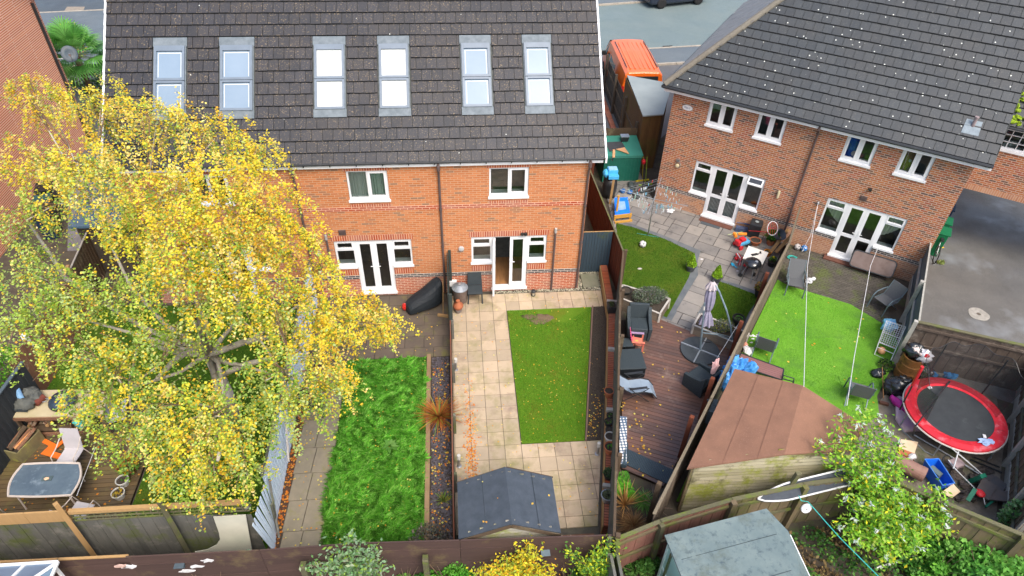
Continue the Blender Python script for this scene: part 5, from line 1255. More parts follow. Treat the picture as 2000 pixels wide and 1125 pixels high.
q = here(va); loft(q, [vring(0, .35, 1.90, .93, .76), vring(.06, .28, 1.95, .96, .79), vring(2.4, .25, 1.98, .97, .80), vring(3.9, .25, 1.95, .97, .79), vring(4.25, .25, 1.82, .96, .77), vring(4.78, .25, 1.22, .94, .82, .95), vring(5.15, .28, 1.05, .90, .74, .8), vring(5.28, .35, .78, .82, .62, .6)])
q.build('body', paint_o, va, smooth=False, bevel=.02)
for s_ in (-1, 1):
    q = here(va); q.add([(s_*.975, 3.25, 1.18), (s_*.962, 4.45, 1.12), (s_*.85, 4.05, 1.72), (s_*.85, 3.25, 1.74)], [(0, 1, 2, 3)]); q.build('door_glass', dglass, va)
    q = here(va); q.add([(s_*.978, 1.9, 1.2), (s_*.978, 3.12, 1.19), (s_*.855, 3.12, 1.73), (s_*.855, 1.9, 1.75)], [(0, 1, 2, 3)]); q.build('side_glass', dglass, va)
    q = here(va); q.obox((s_*1.07, 4.15, 1.22), (.20, .10, .22)); q.build('wing_mirror', blackp, va, bevel=.02)
    q = here(va); q.bar((s_*.70, .5, 1.99), (s_*.70, 3.6, 1.99), .03, .02); q.build('roof_gutter', blackp, va)
    for y in (1.0, 4.4): wheel(va, s_*.87, y, .33, s_)
q = here(va); q.add([(-.80, 4.29, 1.80), (.80, 4.29, 1.80), (.84, 4.74, 1.27), (-.84, 4.74, 1.27)], [(0, 1, 2, 3)]); q.build('windscreen', dglass, va)
q = here(va)
for i in range(6): q.box(-.55+i*.22-.03, -.55+i*.22+.03, .35, 3.5, 1.985, 2.005)
q.build('roof_ribs', paint_o, va, bevel=.008)
q = here(va); q.add([(-.7, -.012, 1.28), (.7, -.012, 1.28), (.66, -.004, 1.78), (-.66, -.004, 1.78)], [(0, 1, 2, 3)]); q.build('rear_glass', dglass, va)
for s_ in (-1, 1): q = here(va); q.obox((s_*.89, .01, 1.05), (.1, .06, .55)); q.build('tail_light', M('lamp_red', (.45, .02, .02), rough=.2, bump=0), va)
q = here(va); q.obox((0, 5.28, .42), (1.6, .14, .22)); q.build('bumper', blackp, va, bevel=.02)
va.scale = (VS,)*3
# dark car on the road
ca_ = thing('parked_car', 'dark blue car with silver alloy wheels on the road at the top edge', 'car', (13.66, 30.5, 0), R(15.8)-PI/2)
def cring(y, zb, zt, wb, wt, zs): return [(-wb*.93, y, zb), (-wb, y, zb+.12), (-wb, y, zs), (-wt, y, zt), (0, y, zt+.03), (wt, y, zt), (wb, y, zs), (wb, y, zb+.12), (wb*.93, y, zb)]
cpnt = M('car_dark_blue', (.02, .028, .045), (.015, .02, .035), rough=.2, bump=0, coat=.5)
q = here(ca_); loft(q, [cring(-2.25, .35, .85, .75, .6, .75), cring(-2.15, .28, 1.02, .86, .66, .88), cring(-1.75, .25, 1.42, .90, .60, .92), cring(-1.2, .24, 1.56, .92, .62, .94), cring(.3, .24, 1.56, .92, .62, .94), cring(1.0, .24, 1.08, .92, .74, .94), cring(1.95, .26, .95, .88, .70, .80), cring(2.25, .34, .75, .78, .6, .6)]); q.build('body', cpnt, ca_, bevel=.03)
for s_ in (-1, 1):
    q = here(ca_); q.add([(s_*.925, -1.5, .98), (s_*.925, .75, .98), (s_*.66, .25, 1.5), (s_*.66, -1.3, 1.5)], [(0, 1, 2, 3)]); q.build('side_glass', dglass, ca_)
    q = here(ca_); q.obox((s_*.85, -2.1, .82), (.14, .22, .18)); q.build('tail_light', MATS['lamp_red'], ca_)
    q = here(ca_); q.obox((s_*.7, 2.12, .68), (.3, .16, .14)); q.build('headlight', M('lamp_clear', (.6, .62, .65), rough=.15, bump=0), ca_)
    for y in (-1.42, 1.42): wheel(ca_, s_*.86, y, .34, s_)
m = MB(); x, y = G2(1305, 93)
for i in range(6): m.obox((x-.25+.1*i, y, .035), (.05, .32, .03), rz=.1)
m.obox((x, y+.17, .03), (.6, .04, .03), rz=.1); m.obox((x, y-.17, .03), (.6, .04, .03), rz=.1); tag(m.build('drain_grate', M('cast_iron', (.03, .03, .03))), 'black slotted drain grate in the road by the kerb', 'drain')
mh = thing('manhole', 'round inspection cover in a pale concrete ring on the wet driveway', 'manhole', (*G2(1911, 614), 0)); q = here(mh); q.lathe([(.16, 0), (.33, .002), (.33, .016), (.16, .02)], n=20, wob=.04); q.build('concrete_ring', conc, mh); q = here(mh); q.lathe([(0, .01), (.13, .012), (.14, .018), (0, .022)], n=16); q.build('cover', M('cover_dark', (.08, .07, .06), (.15, .12, .09), ns=20), mh)

# ---- generic builders
terr = M('terracotta', (.42, .14, .065), (.34, .11, .05), ns=6, rough=.8); blackpot = M('black_pot', (.02, .022, .022), (.035, .035, .03), ns=9, rough=.6, bump=0); whitepot = M('white_pot', (.55, .54, .50), (.45, .44, .4), rough=.6, bump=0); galv = M('galvanised', (.42, .45, .47), (.28, .31, .34), ns=9, rough=.35, metal=.5, bump=0)
GREENS = [(.05, .15, .02), (.08, .22, .03), (.12, .28, .05)]
def leafball(parent, c, r, n, size, cols, up=.2, w=None, shape='ball', hang=0):
    P = rng.normal(size=(n, 3)); P /= np.linalg.norm(P, axis=1)[:, None]; P *= rng.uniform(.35, 1, (n, 1))**.6
    if shape == 'cone':
        h = rng.uniform(0, 1, n)**1.3; a = rng.uniform(0, 2*PI, n); rr = (1-h)**.75*rng.uniform(.6, 1, n); P = np.stack([rr*np.cos(a), rr*np.sin(a), h*2-1], 1)
    P = P*np.array(r)+np.array(c)
    return npmesh('leaves', leafquads(P, size, up, hang=hang), 4, pal(cols, n, w, .25), leafm, parent)
def pot(label, loc, r, h, mat, soilz=.85, plant=None, group=None, name='plant_pot', cat='plant pot', taper=.72, rim=True, sq=False, rz=0):
    t = thing(name, label, cat, loc, rz, group); q = here(t)
    if sq: q.obox((0, 0, h/2), (r*1.6, r*2, h), taper=1.15)
    else: q.lathe([(r*taper, 0), (r*.97, h*.82), (r*1.08, h*.83), (r*1.08, h), (r*.93, h), (r*.9, h*.8), (.001, h*.8)], n=20)
    q.build('pot', mat, t, smooth=False)
    q = here(t); 
    if sq: q.obox((0, 0, h+.002), (r*1.6, r*2, .02))
    else: q.lathe([(.001, h*soilz-.01), (r*.91, h*soilz), (.001, h*soilz+.02)], n=16)
    q.build('compost', bedm, t)
    if plant: plant(t, h)
    return t
# pots on the low wall of the middle garden
WZ = .425
def onwall(px, py): return (*G2(px, py, WZ), WZ)
pot('square black planter on the brick wall next to the garden gate end', (3.35, -.62, WZ), .14, .26, blackp, sq=True, group=None, name='planter', cat='planter', plant=lambda t, h: leafball(t, np.array(t.location)+(0, 0, h+.05), (.08, .15, .05), 60, .05, [(.10, .12, .04), (.05, .09, .03)]))
pot('empty terracotta pot highest up the brick wall, beside the soil bed', (2.60, -4.18, WZ), .135, .24, terr, group='pots on the brick wall')
pg = lambda n, c=GREENS, s=.06: (lambda t, h: leafball(t, np.array(t.location)+(0, 0, h*.9), (.09, .09, .06), n, s, c))
pot('small black pot with seedling on the brick wall, upper of three', (2.48, -4.98, WZ), .09, .15, blackpot, plant=pg(16), group='pots on the brick wall')
pot('small black pot with seedling on the brick wall, middle of three', (2.40, -5.20, WZ), .11, .16, blackpot, plant=pg(20), group='pots on the brick wall')
pot('small black pot on the brick wall, lowest of three, next to the white pot', (2.38, -5.47, WZ), .11, .15, blackpot, group='pots on the brick wall')
pot('white plastic pot with fallen leaves on the brick wall', (2.34, -5.72, WZ), .14, .20, whitepot, group='pots on the brick wall')
pot('terracotta pot with fresh green seedling below the white pot', (2.27, -6.08, WZ), .155, .24, terr, plant=pg(40, [(.10, .35, .03), (.07, .25, .03)]), group='pots on the brick wall')
pot('dark pot filled by a round green shrub on the brick wall', (2.10, -6.85, WZ), .14, .18, blackpot, plant=lambda t, h: leafball(t, np.array(t.location)+(0, 0, h+.03), (.17, .17, .12), 320, .04, [(.05, .12, .04), (.09, .17, .06), (.03, .07, .03)]), group='pots on the brick wall')
pot('galvanised bucket pot with grey-green plant near the wall end', (1.93, -7.5, WZ), .15, .24, galv, plant=lambda t, h: leafball(t, np.array(t.location)+(0, 0, h+.02), (.14, .14, .08), 220, .04, [(.10, .14, .07), (.16, .19, .11)]), group='pots on the brick wall')
def bollard(label, loc):
    t = thing('bollard_light', label, 'bollard light', loc, group='steel bollard lights'); q = here(t); q.lathe([(.07, 0), (.07, .02), (.035, .03), (.035, .34)], n=12); q.build('post', metal, t)
    q = here(t); q.lathe([(.05, .34), (.05, .37), (.035, .375), (.035, .39), (.05, .395), (.05, .42), (.035, .425), (.035, .44), (.052, .445), (.052, .48), (.045, .49), (.001, .49)], n=14); q.build('louvred_head', whitepot, t)
bollard('steel bollard light at the lawn corner beside the terracotta pot', (2.03, -5.85, .03)); bollard('steel bollard light by the low fence, nearer the house', (-1.72, -2.55, .03)); bollard('steel bollard light by the low fence, nearer the small shed', (-1.70, -6.0, .03))
t = thing('lantern', 'black lantern standing on the slabs under the back wall', 'lantern', (.97, .72, .03)); q = here(t); q.lathe([(.07, 0), (.075, .03)], n=12); q.lathe([(.08, .16), (.085, .2), (.05, .24), (.001, .25)], n=12)
for i in range(4): a_ = PI/4+i*PI/2; q.bar((.065*math.cos(a_), .065*math.sin(a_), .03), (.07*math.cos(a_), .07*math.sin(a_), .17), .012, .012)
q.build('case', blackp, t); q = here(t); q.lathe([(.05, .03), (.05, .15)], n=10); q.build('candle', M('candle', (.6, .52, .38), bump=0), t)
# incinerator and clay chiminea, chair
t = thing('incinerator_bin', 'galvanised incinerator bin with ribbed conical lid beside the black chair', 'incinerator', (-1.52, .52, .03)); q = here(t); q.lathe([(.21, .08), (.24, .62), (.25, .64)], n=20)
for i in range(3): a_ = i*2.1; q.bar((.17*math.cos(a_), .17*math.sin(a_), 0), (.2*math.cos(a_), .2*math.sin(a_), .12), .03, .03)
q.build('bin', M('rusty_galv', (.25, .20, .17), (.15, .10, .08), ns=6, metal=.4, rough=.6), t); q = here(t); q.lathe([(.27, .63), (.27, .655), (.06, .76), (.055, .80), (.04, .80)], n=20); [q.bar((.07*math.cos(i*.45), .07*math.sin(i*.45), .765), (.26*math.cos(i*.45), .26*math.sin(i*.45), .668), .012, .012) for i in range(14)]; q.build('lid', galv, t)
t = thing('chiminea', 'small round terracotta urn in front of the incinerator bin', 'urn', (-1.60, .02, .03)); q = here(t); q.lathe([(.08, 0), (.11, .05), (.12, .2)], n=16); q.build('foot', M('clay_grey', (.24, .20, .18), (.16, .13, .11)), t)
q = here(t); q.lathe([(.12, .18), (.17, .26), (.165, .34), (.08, .42), (.06, .5), (.075, .52), (.04, .52)], n=18); q.build('bowl', terr, t, smooth=True)
t = thing('garden_chair', 'black plastic garden chair standing against the brick wall', 'chair', (-1.02, .62, .03)); cm = M('chair_grey_black', (.035, .045, .05), (.045, .055, .06), rough=.5, bump=0)
q = here(t); q.obox((0, 0, .44), (.50, .46, .035)); q.build('seat', cm, t, bevel=.01)
q = here(t); q.obox((0, .25, .72), (.50, .03, .50), rx=-.14, taper=.9); q.build('backrest', cm, t, bevel=.01)
for sx in (-1, 1):
    for sy in (-1, 1): q = here(t); q.bar((sx*.22, sy*.19, .43), (sx*.24, sy*.22, 0), .035, .035); q.build('leg', cm, t)
m = MB(); m.box(.72, 1.52, -8.35, -8.2, 0, .14); m.box(.6, 1.45, -8.55, -8.42, 0, .2); m.box(.75, 1.3, -8.72, -8.6, 0, .24); tag(m.build('timber_offcuts', w_peel), 'reddish timber offcuts piled between small shed and back fence', 'timber')

def spiky(label, loc, n, L_, cols, name='spiky_plant', cat='plant', w=.02, droop=.5, spread=1.0, w_=None):
    t = thing(name, label, cat, loc); an = rng.uniform(0, 2*PI, n); el = rng.uniform(.25, 1.25, n)/spread; ll = L_*rng.uniform(.55, 1.1, n)
    V = []; C_ = []
    col = pal(cols, n, w_, .2)
    for i in range(n):
        d = np.array((math.cos(an[i])*math.cos(el[i]), math.sin(an[i])*math.cos(el[i]), math.sin(el[i]))); s = np.array((-math.sin(an[i]), math.cos(an[i]), 0))*w
        p = np.array(loc, float)+d*.02; prev = (p-s*.6, p+s*.6)
        for k in range(1, 5):
            tt_ = k/4; c = np.array(loc)+d*ll[i]*tt_+np.array((0, 0, -droop*ll[i]*tt_**2.2)); c[2] = max(c[2], loc[2]+.02+.02*rng.random()); ww = s*(1-tt_)**.7*1.0 if k < 4 else s*.05
            cur = (c-ww, c+ww); V += [prev[0], prev[1], cur[1], cur[0]]; C_.append(col[i]*(.85+.3*tt_)); prev = cur
    npmesh('leaves', np.array(V), 4, np.clip(np.array(C_), 0, 1), leafm, t); return t
spiky('large arching plant with orange-brown strap leaves on the slate bed', (-2.24, -4.35, .03), 260, .92, [(.42, .14, .03), (.50, .20, .05), (.30, .09, .03), (.38, .34, .05), (.20, .30, .05)], w_=[4, 3, 2, 1.5, .8], w=.016, droop=.35)
spiky('small green yucca-like rosette on the slate bed', (-2.12, -7.0, .03), 70, .34, [(.14, .26, .04), (.22, .34, .07), (.30, .30, .08)], w=.012, droop=.1, spread=.85)
spiky('silvery spiky grass tuft beside the timber offcuts', (1.42, -8.72, .1), 60, .36, [(.55, .6, .58), (.42, .48, .46)], w=.007, droop=.15, spread=.8)
def bush(label, loc, r, n, size, cols, name='shrub', cat='shrub', w=None, stems=6, up=.1, shape='ball', stemm=None, hang=0, lumps=0):
    t = thing(name, label, cat, loc); q = here(t)
    for i in range(stems):
        a_ = random.uniform(0, 2*PI); rr = random.uniform(.2, .75); q.tube([(0, 0, 0), (r[0]*rr*.5*math.cos(a_), r[1]*rr*.5*math.sin(a_), r[2]*.8), (r[0]*rr*math.cos(a_), r[1]*rr*math.sin(a_), r[2]*1.6)], [.014, .01, .005], 5)
    q.build('stems', stemm or timber, t)
    if lumps:
        Ps = []
        for k in range(lumps):
            d = rng.normal(size=3); d /= np.linalg.norm(d); c = d*np.array(r)*rng.uniform(.3, .85); c[2] = abs(c[2])+r[2]*.25
            m_ = n//lumps; P = rng.normal(size=(m_, 3)); P /= np.linalg.norm(P, axis=1)[:, None]; Ps.append(c+P*np.array(r)*rng.uniform(.22, .42)*rng.uniform(.5, 1, (m_, 1)))
        P = np.concatenate(Ps)+np.array(loc); P[:, 2] = np.maximum(P[:, 2], loc[2]+.02)
        base = np.repeat(pal(cols, lumps, w, .25), n//lumps, 0); c_ = np.clip(base*.55+pal(cols, len(P), w, .25)*.45, 0, 1)
        npmesh('leaves', leafquads(P, size, up, hang=hang), 4, c_, leafm, t)
    else: leafball(t, np.array(loc)+(0, 0, r[2]), r, n, size, cols, up, w, shape, hang)
    return t
bush('dry grey lavender clump at the bottom of the slate bed', (-2.45, -8.15, .02), (.5, .42, .26), 1500, .05, [(.16, .17, .15), (.24, .22, .17), (.20, .15, .10), (.11, .13, .10)], name='lavender', up=-.1)
t = thing('dock_plant', 'broad-leaved green weed rosette in the middle of the long grass', 'weed', (-3.55, -5.35, .1)); V = []
for i in range(16):
    a_ = i*2.4; ll = random.uniform(.14, .3); d = np.array((math.cos(a_), math.sin(a_), 0)); s = np.array((-math.sin(a_), math.cos(a_), 0))*.045; b_ = np.array((-3.55, -5.35, .14+.01*i/2)); V += [b_+d*.04, b_+d*ll*.55+s+(0, 0, .05), b_+d*ll+(0, 0, .02), b_+d*ll*.55-s+(0, 0, .05)]
npmesh('leaves', np.array(V), 4, pal([(.12, .30, .05), (.18, .36, .08)], 16), leafm, t)
# covered barbecue, broom and clutter in the garden beside it
t = thing('covered_lawnmower', 'lawnmower under a crumpled black cover with a red corner showing', 'covered mower', (-2.75, .35, .03), R(28))
q = here(t); rings = []
for x, wd, zt, zc in ((-.62, .16, .30, .1), (-.55, .27, .42, 0), (-.2, .30, .52, 0), (.12, .30, .66, 0), (.42, .28, .86, 0), (.62, .26, 1.02, 0), (.70, .18, 1.0, 0)):
    rings.append([(x+random.uniform(-.02, .02), y*wd*(1+random.uniform(-.22, .25)), z*(1+random.uniform(-.14, .12))) for y, z in ((-1.25, .0), (-1.1, zt*.5), (-.85, zt*.95), (0, zt+.02), (.85, zt*.95), (1.1, zt*.5), (1.25, 0))])
loft(q, rings); o_ = q.build('cover', M('black_cover', (.012, .016, .02), (.02, .024, .028), ns=5, rough=.55, bump=1, bs=14, spec=.25), t, smooth=False); sb = o_.modifiers.new('s', 'SUBSURF'); sb.levels = sb.render_levels = 1
q = here(t); q.blob((-.62, .12, .2), (.09, .1, .14)); q.build('red_deck', M('mower_red', (.6, .03, .02), rough=.3, bump=0), t)
t = thing('broom', 'broom with pale handle leaning by the black-green screen panel', 'broom', (-2.1, -.15, .03)); q = here(t); q.tube([(0, 0, .06), (.05, .45, 1.25)], .013, 6); q.build('handle', w_gold, t); q = here(t); q.obox((0, -.02, .05), (.36, .07, .08), rz=-.25); q.build('head', w_gold, t)
t = thing('folding_bench', 'dark folding garden bench half hidden under the birch on the concrete path', 'bench', (-5.75, -3.95, .03), .1)
for x in (-.45, .25):
    q = here(t); q.bar((x, .25, .72), (x+.0, -.22, 0), .05, .03); q.bar((x+.1, -.2, .45), (x+.05, .3, 0), .05, .03); q.build('leg', wood('bench_dark', (.04, .03, .025), (.07, .055, .04)), t)
q = here(t); [q.box(-.55, .42, -.2+.11*i, -.11+.11*i, .44, .46) for i in range(4)]; q.build('seat', MATS['bench_dark'], t)
q = here(t); [q.box(-.55, .42, .24, .26, .55+.12*i, .64+.12*i) for i in range(2)]; q.build('backrest', MATS['bench_dark'], t)

# ---- family garden: rattan set
rat = M('rattan', (.028, .040, .046), (.045, .058, .064), ns=60, rough=.55, bs=120, bump=.8); ratd = M('rattan_dark', (.012, .016, .02), rough=.6)
def rattan_chair(label, loc, rz, group=None):
    t = thing('rattan_armchair', label, 'armchair', loc, rz, group)
    q = here(t); q.obox((0, -.05, .20), (.52, .58, .40)); q.build('base', rat, t, bevel=.02)
    q = here(t); q.obox((0, -.05, .43), (.54, .56, .07)); q.build('seat', rat, t, bevel=.03)
    for s_ in (-1, 1):
        q = here(t); loft(q, [[(s_*.27, y, 0), (s_*.36, y, 0), (s_*.39, y, z), (s_*.28, y, z)] for y, z in ((-.37, .52), (-.1, .56), (.2, .66), (.34, .84))]); q.build('arm', rat, t, bevel=.015)
    q = here(t); loft(q, [[(-.32, .27-(z-.4)*-.22, z), (.32, .27-(z-.4)*-.22, z), (.32, .36-(z-.4)*-.22, z), (-.32, .36-(z-.4)*-.22, z)] for z in (0, .4, .7, .90)]); q.build('backrest', rat, t, bevel=.025)
    return t
rattan_chair('dark rattan armchair facing the viewer beside the lavender planter', (4.10, -1.38, .12), R(-8), 'rattan armchairs on the deck'); rattan_chair('dark rattan armchair turned away at the boundary fence below the parasol base', (5.45, -3.72, .12), R(214), 'rattan armchairs on the deck')
t = thing('rattan_footstool', 'square dark rattan footstool table beside the fence on the deck', 'footstool', (3.50, -2.92, .12)); q = here(t); q.obox((0, 0, .22), (.78, .78, .40)); q.build('base', ratd, t, bevel=.02); q = here(t); q.obox((0, 0, .44), (.80, .82, .05)); q.build('top', rat, t, bevel=.02)
t = thing('side_table', 'small black side table behind the pink chair', 'side table', (3.52, -2.15, .12)); q = here(t); q.obox((0, 0, .36), (.42, .36, .04)); q.build('top', rat, t, bevel=.01)
for sx in (-1, 1): q = here(t); q.bar((sx*.16, 0, .35), (sx*.18, 0, 0), .04, .3); q.build('leg', ratd, t)
pk = M('pink_paint', (.62, .10, .22), (.5, .08, .18), rough=.5, bump=0); pk2 = M('coral_paint', (.62, .14, .12), (.52, .20, .10), ns=4, rough=.5, bump=0); lil = M('lilac_paint', (.38, .27, .42), rough=.5, bump=0)
t = thing('childs_chair', 'small pink and coral wooden childs armchair on the wet deck', 'chair', (3.92, -2.0, .12), R(80))
q = here(t); q.obox((0, 0, .24), (.34, .34, .03), rx=.12); q.build('seat', pk2, t); q = here(t); [q.obox((-.13+.065*i, .2, .46+.04*(1-abs(i-2)/2)), (.06, .02, .46+.06*(1-abs(i-2)/2)), rx=-.25) for i in range(5)]; q.build('backrest', pk, t)
for s_ in (-1, 1):
    q = here(t); q.obox((s_*.21, -.02, .40), (.07, .40, .025)); q.build('arm', lil if s_ > 0 else pk2, t)
    q = here(t); q.bar((s_*.19, -.19, 0), (s_*.19, -.19, .39), .05, .03); q.build('leg', pk2, t); q = here(t); q.bar((s_*.17, .2, 0), (s_*.17, .1, .3), .05, .03); q.build('leg', pk2, t)
q = here(t); q.lathe([(0, .255), (.05, .257), (.05, .262), (0, .262)], (0, 0, 0), 10); q.build('painted_flower', M('sun_yellow', (.8, .45, .1), bump=0), t)
sling = M('grey_sling', (.12, .125, .13), (.085, .09, .095), ns=60, rough=.8, bs=200); slb = M('blue_sling', (.27, .34, .41), (.21, .27, .34), ns=2, rough=.7); gfr = M('grey_blue_frame', (.14, .19, .21), (.11, .15, .17), rough=.35, bump=0, metal=.2)
t = thing('reclining_chair', 'pale blue-grey reclining lounger with black tube frame beside the footstool', 'lounger', (3.42, -3.95, .12), R(90))
path_ = [(0, .62, .85), (0, .35, .55), (0, .15, .40), (0, -.2, .44), (0, -.45, .36), (0, -.62, .12)]
q = here(t); loft(q, [[(-.24, y, z), (.24, y, z), (.24, y, z-.012), (-.24, y, z-.012)] for _, y, z in path_]); q.build('sling', slb, t)
for s_ in (-1, 1):
    q = here(t); q.tube([(s_*.27, y, z) for _, y, z in path_], .014, 6); q.build('side_rail', blackp, t)
    q = here(t); q.tube([(s_*.27, .45, .05), (s_*.28, -.1, .42), (s_*.28, -.32, .6), (s_*.28, .3, .66)], .012, 6); q.tube([(s_*.27, -.4, 0), (s_*.28, .25, .62)], .012, 6); q.build('leg', blackp, t)
    q = here(t); q.obox((s_*.29, .0, .64), (.06, .5, .025), rx=-.12); q.build('armrest', blackp, t)
# pattern mat and ribbed mat
m = MB(); a_, b_, c_, d_2 = (2.83, -4.82), (3.02, -4.86), (2.70, -6.35), (2.50, -6.35); m.slab([(*a_, .30), (*b_, .30), (*c_, .26), (*d_2, .26)], .04)
def pattern_mat():
    mm, t_, b, o = nodes('lattice_fabric'); v = pos(t_, (1, 1, 1)); sp = N(t_, 'ShaderNodeTexVoronoi'); sp.inputs['Scale'].default_value = 11; sp.inputs['Randomness'].default_value = 0; L(t_, v, sp.inputs['Vector'])
    L(t_, mixc(t_, ramp(t_, sp.outputs['Distance'], [(.36, 0.), (.40, 1.)]), (.72, .74, .74), (.09, .14, .22)), b.inputs['Base Color']); b.inputs['Roughness'].default_value = .9; return mm
tag(m.build('patterned_cushion', pattern_mat()), 'blue and white lattice patterned bench cushion along the fence', 'cushion')
ribm = M('ribbed_navy', (.035, .06, .08), (.05, .08, .10), ns=4, rough=.5, bump=0)
t = thing('ribbed_mat', 'dark blue-grey ribbed mat lying along the lower edge of the deck', 'mat', (3.2, -6.2, .13)); m = MB(); a_ = np.array((2.86, -5.82)); b_ = np.array((4.02, -6.62)); dn = np.array((-.25, -.42))
for i in range(34): p = a_+(b_-a_)*i/34; m.bar((*p, .14), (*(p+dn), .14), .024, .02)
m.build('ribs', ribm, t); m = MB(); m.slab([(*a_, .136), (*b_, .136), (*(b_+dn), .136), (*(a_+dn), .136)], .012); m.build('backing', blackp, t)
m = MB(); m.tube([(2.82, -5.68, .2), (2.62, -6.4, .2)], .075, 10); tag(m.build('rolled_mat', ribm), 'rolled end of a dark mat beside the patterned cushion', 'mat')
# parasol
ps = thing('cantilever_parasol', 'folded lilac-grey cantilever parasol on a fan-shaped black base', 'parasol', (*G2(1362, 692), .12)); bc = np.array(ps.location)
grym = M('parasol_metal', (.17, .23, .26), (.14, .19, .22), rough=.4, bump=0, metal=.2); bcx, bcy = bc[0]+.05, bc[1]
for k in range(4):
    m = MB(); a0 = R(-35)+k*PI/2+.04; rr = .60; pts = [(bcx+.03*math.cos(a0+PI/4), bcy+.03*math.sin(a0+PI/4))]+[(bcx+rr*math.cos(a0+(PI/2-.08)*j/10), bcy+rr*math.sin(a0+(PI/2-.08)*j/10)) for j in range(11)]; m.prism(pts, .125, .19)
    for j in range(1, 18): aa = a0+(PI/2-.08)*j/18; m.bar((bcx+.12*math.cos(aa), bcy+.12*math.sin(aa), .193), (bcx+.57*math.cos(aa), bcy+.57*math.sin(aa), .193), .012, .008)
    m.build('base_weight', M('base_black', (.045, .055, .062), (.06, .07, .078), rough=.45, bump=0), ps)
m = MB()
for k in range(2): aa = R(-35)+k*PI/2; m.bar((bcx-.62*math.cos(aa), bcy-.62*math.sin(aa), .2), (bcx+.62*math.cos(aa), bcy+.62*math.sin(aa), .2), .04, .03)
m.build('cross_frame', galv, ps)
m0 = np.array((bcx, bcy, .2)); m1 = np.array(G(1376, 592, 2.0)); hub = m0+(m1-m0)*.42
m = MB(); m.tube([m0, hub], .032, 10); m.tube([hub, m1], .026, 10); m.build('mast', grym, ps)
ft = np.array(G(1430, 664, .62)); T_ = np.array(G(1392, 549, 2.45)); m = MB(); pts = [ft, np.array(G(1427, 636, 1.15)), np.array(G(1419, 606, 1.7)), np.array(G(1405, 570, 2.2)), T_]; m.tube(pts, .028, 10); m.build('arm', grym, ps)
m = MB(); m.tube([hub-(0, 0, .08), (hub+ft)/2+(0, 0, .03), ft], .02, 8); m.tube([hub+(0, 0, .05), ft+(0, 0, .1)], .012, 6); m.build('bracket', grym, ps)
m = MB(); m.tube([m0+(m1-m0)*.86, m0+(m1-m0)*.94], .03, 8); m.build('sleeve', whitepot, ps)
m = MB(); m.tube([m0+(m1-m0)*.2, m0+(m1-m0)*.2+(.16, -.05, .0)], .012, 6); m.obox(m0+(m1-m0)*.2+(.2, -.06, 0), (.16, .04, .04)); m.build('crank', blackp, ps)
bt = np.array(G(1379, 632, .95)); ax = T_-bt; rings = []
e1 = np.cross(ax, (0, 1, 0)); e1 /= np.linalg.norm(e1); e2 = np.cross(ax, e1); e2 /= np.linalg.norm(e2); nseg = 32
for t_, r_, pl in ((1.0, .03, 0), (.97, .08, .1), (.9, .14, .25), (.84, .17, .3), (.80, .13, .15), (.65, .15, .22), (.5, .14, .22), (.38, .11, .2), (.30, .065, .1), (.22, .11, .25), (.1, .17, .3), (0, .20, .35)):
    c = bt+ax*t_; rings.append([c+(e1*math.cos(2*PI*k/nseg)+e2*math.sin(2*PI*k/nseg))*r_*(1+pl*(1 if k % 4 < 2 else -1)*.6) for k in range(nseg)])
m = MB(); loft(m, rings[::-1][:9]); m.build('canopy', M('lilac_canvas', (.30, .28, .36), (.20, .19, .26), ns=5, rough=.9, bump=.2, bs=12), ps)
m = MB(); loft(m, rings[:5]); m.build('vent_flap', M('pale_canvas', (.50, .44, .44), (.38, .34, .36), ns=5, rough=.9), ps)
m = MB(); m.lathe([(.04, -.04), (.05, .02), (.02, .07)], T_, 10); m.build('hub', blackp, ps)
# planters
plank = M('planter_board', (.24, .19, .14), (.16, .13, .10), ns=3, tv=.4, stretch=(2, 2, 8)); ptrim = M('planter_trim', (.50, .47, .42), (.40, .37, .33), ns=4)
def planter(label, poly, h, z=0.0):
    t = thing('wooden_planter', label, 'planter', (*np.mean(np.array(poly), 0), z)); n = len(poly)
    for i in range(n):
        a, b = np.array(poly[i]), np.array(poly[(i+1) % n]); m = MB(); [m.bar((*a, z+h*(k+.5)/3), (*b, z+h*(k+.5)/3), .03, h/3-.006) for k in range(3)]; m.build('side', plank, t)
        m = MB(); m.bar((*a, z+h+.01), (*b, z+h+.01), .06, .02); m.build('top_rail', ptrim, t); m = MB(); m.obox((*a, z+h/2), (.07, .07, h)); m.build('corner_post', ptrim, t)
    m = MB(); m.prism(poly, z+.02, z+h-.06); m.build('earth', bedm, t); return t
PD1 = [G2(1214, 582, .5), G2(1289, 612, .5), G2(1308, 583, .5), G2(1216, 556, .5)]; planter('long timber planter of lavender behind the rattan armchair', PD1, .48)
PD2 = [G2(1355, 634, .5), G2(1445, 672, .5), G2(1462, 650, .5), G2(1368, 612, .5)]; planter('timber planter behind the parasol base', PD2, .48)
c_ = np.mean(np.array([PD1[1], PD1[2], PD1[0], PD1[3]]), 0); lav = [(.16, .21, .13), (.22, .27, .18), (.11, .16, .09), (.25, .25, .22)]
bush('bushy grey-green lavender in the long planter', (c_[0]+.18, c_[1]-.05, .42), (.62, .36, .26), 2600, .05, lav, name='lavender', up=-.3, stems=8); bush('ragged grey-green herb in the planter behind the parasol base', (*np.mean(np.array(PD2), 0), .42), (.45, .25, .2), 900, .05, lav+[(.3, .33, .06)], name='herb', up=-.2)
pot('round dark pot of reddish compost in the left end of the long planter', (PD1[0][0]+.22, PD1[0][1]+.32, .42), .17, .16, blackpot)
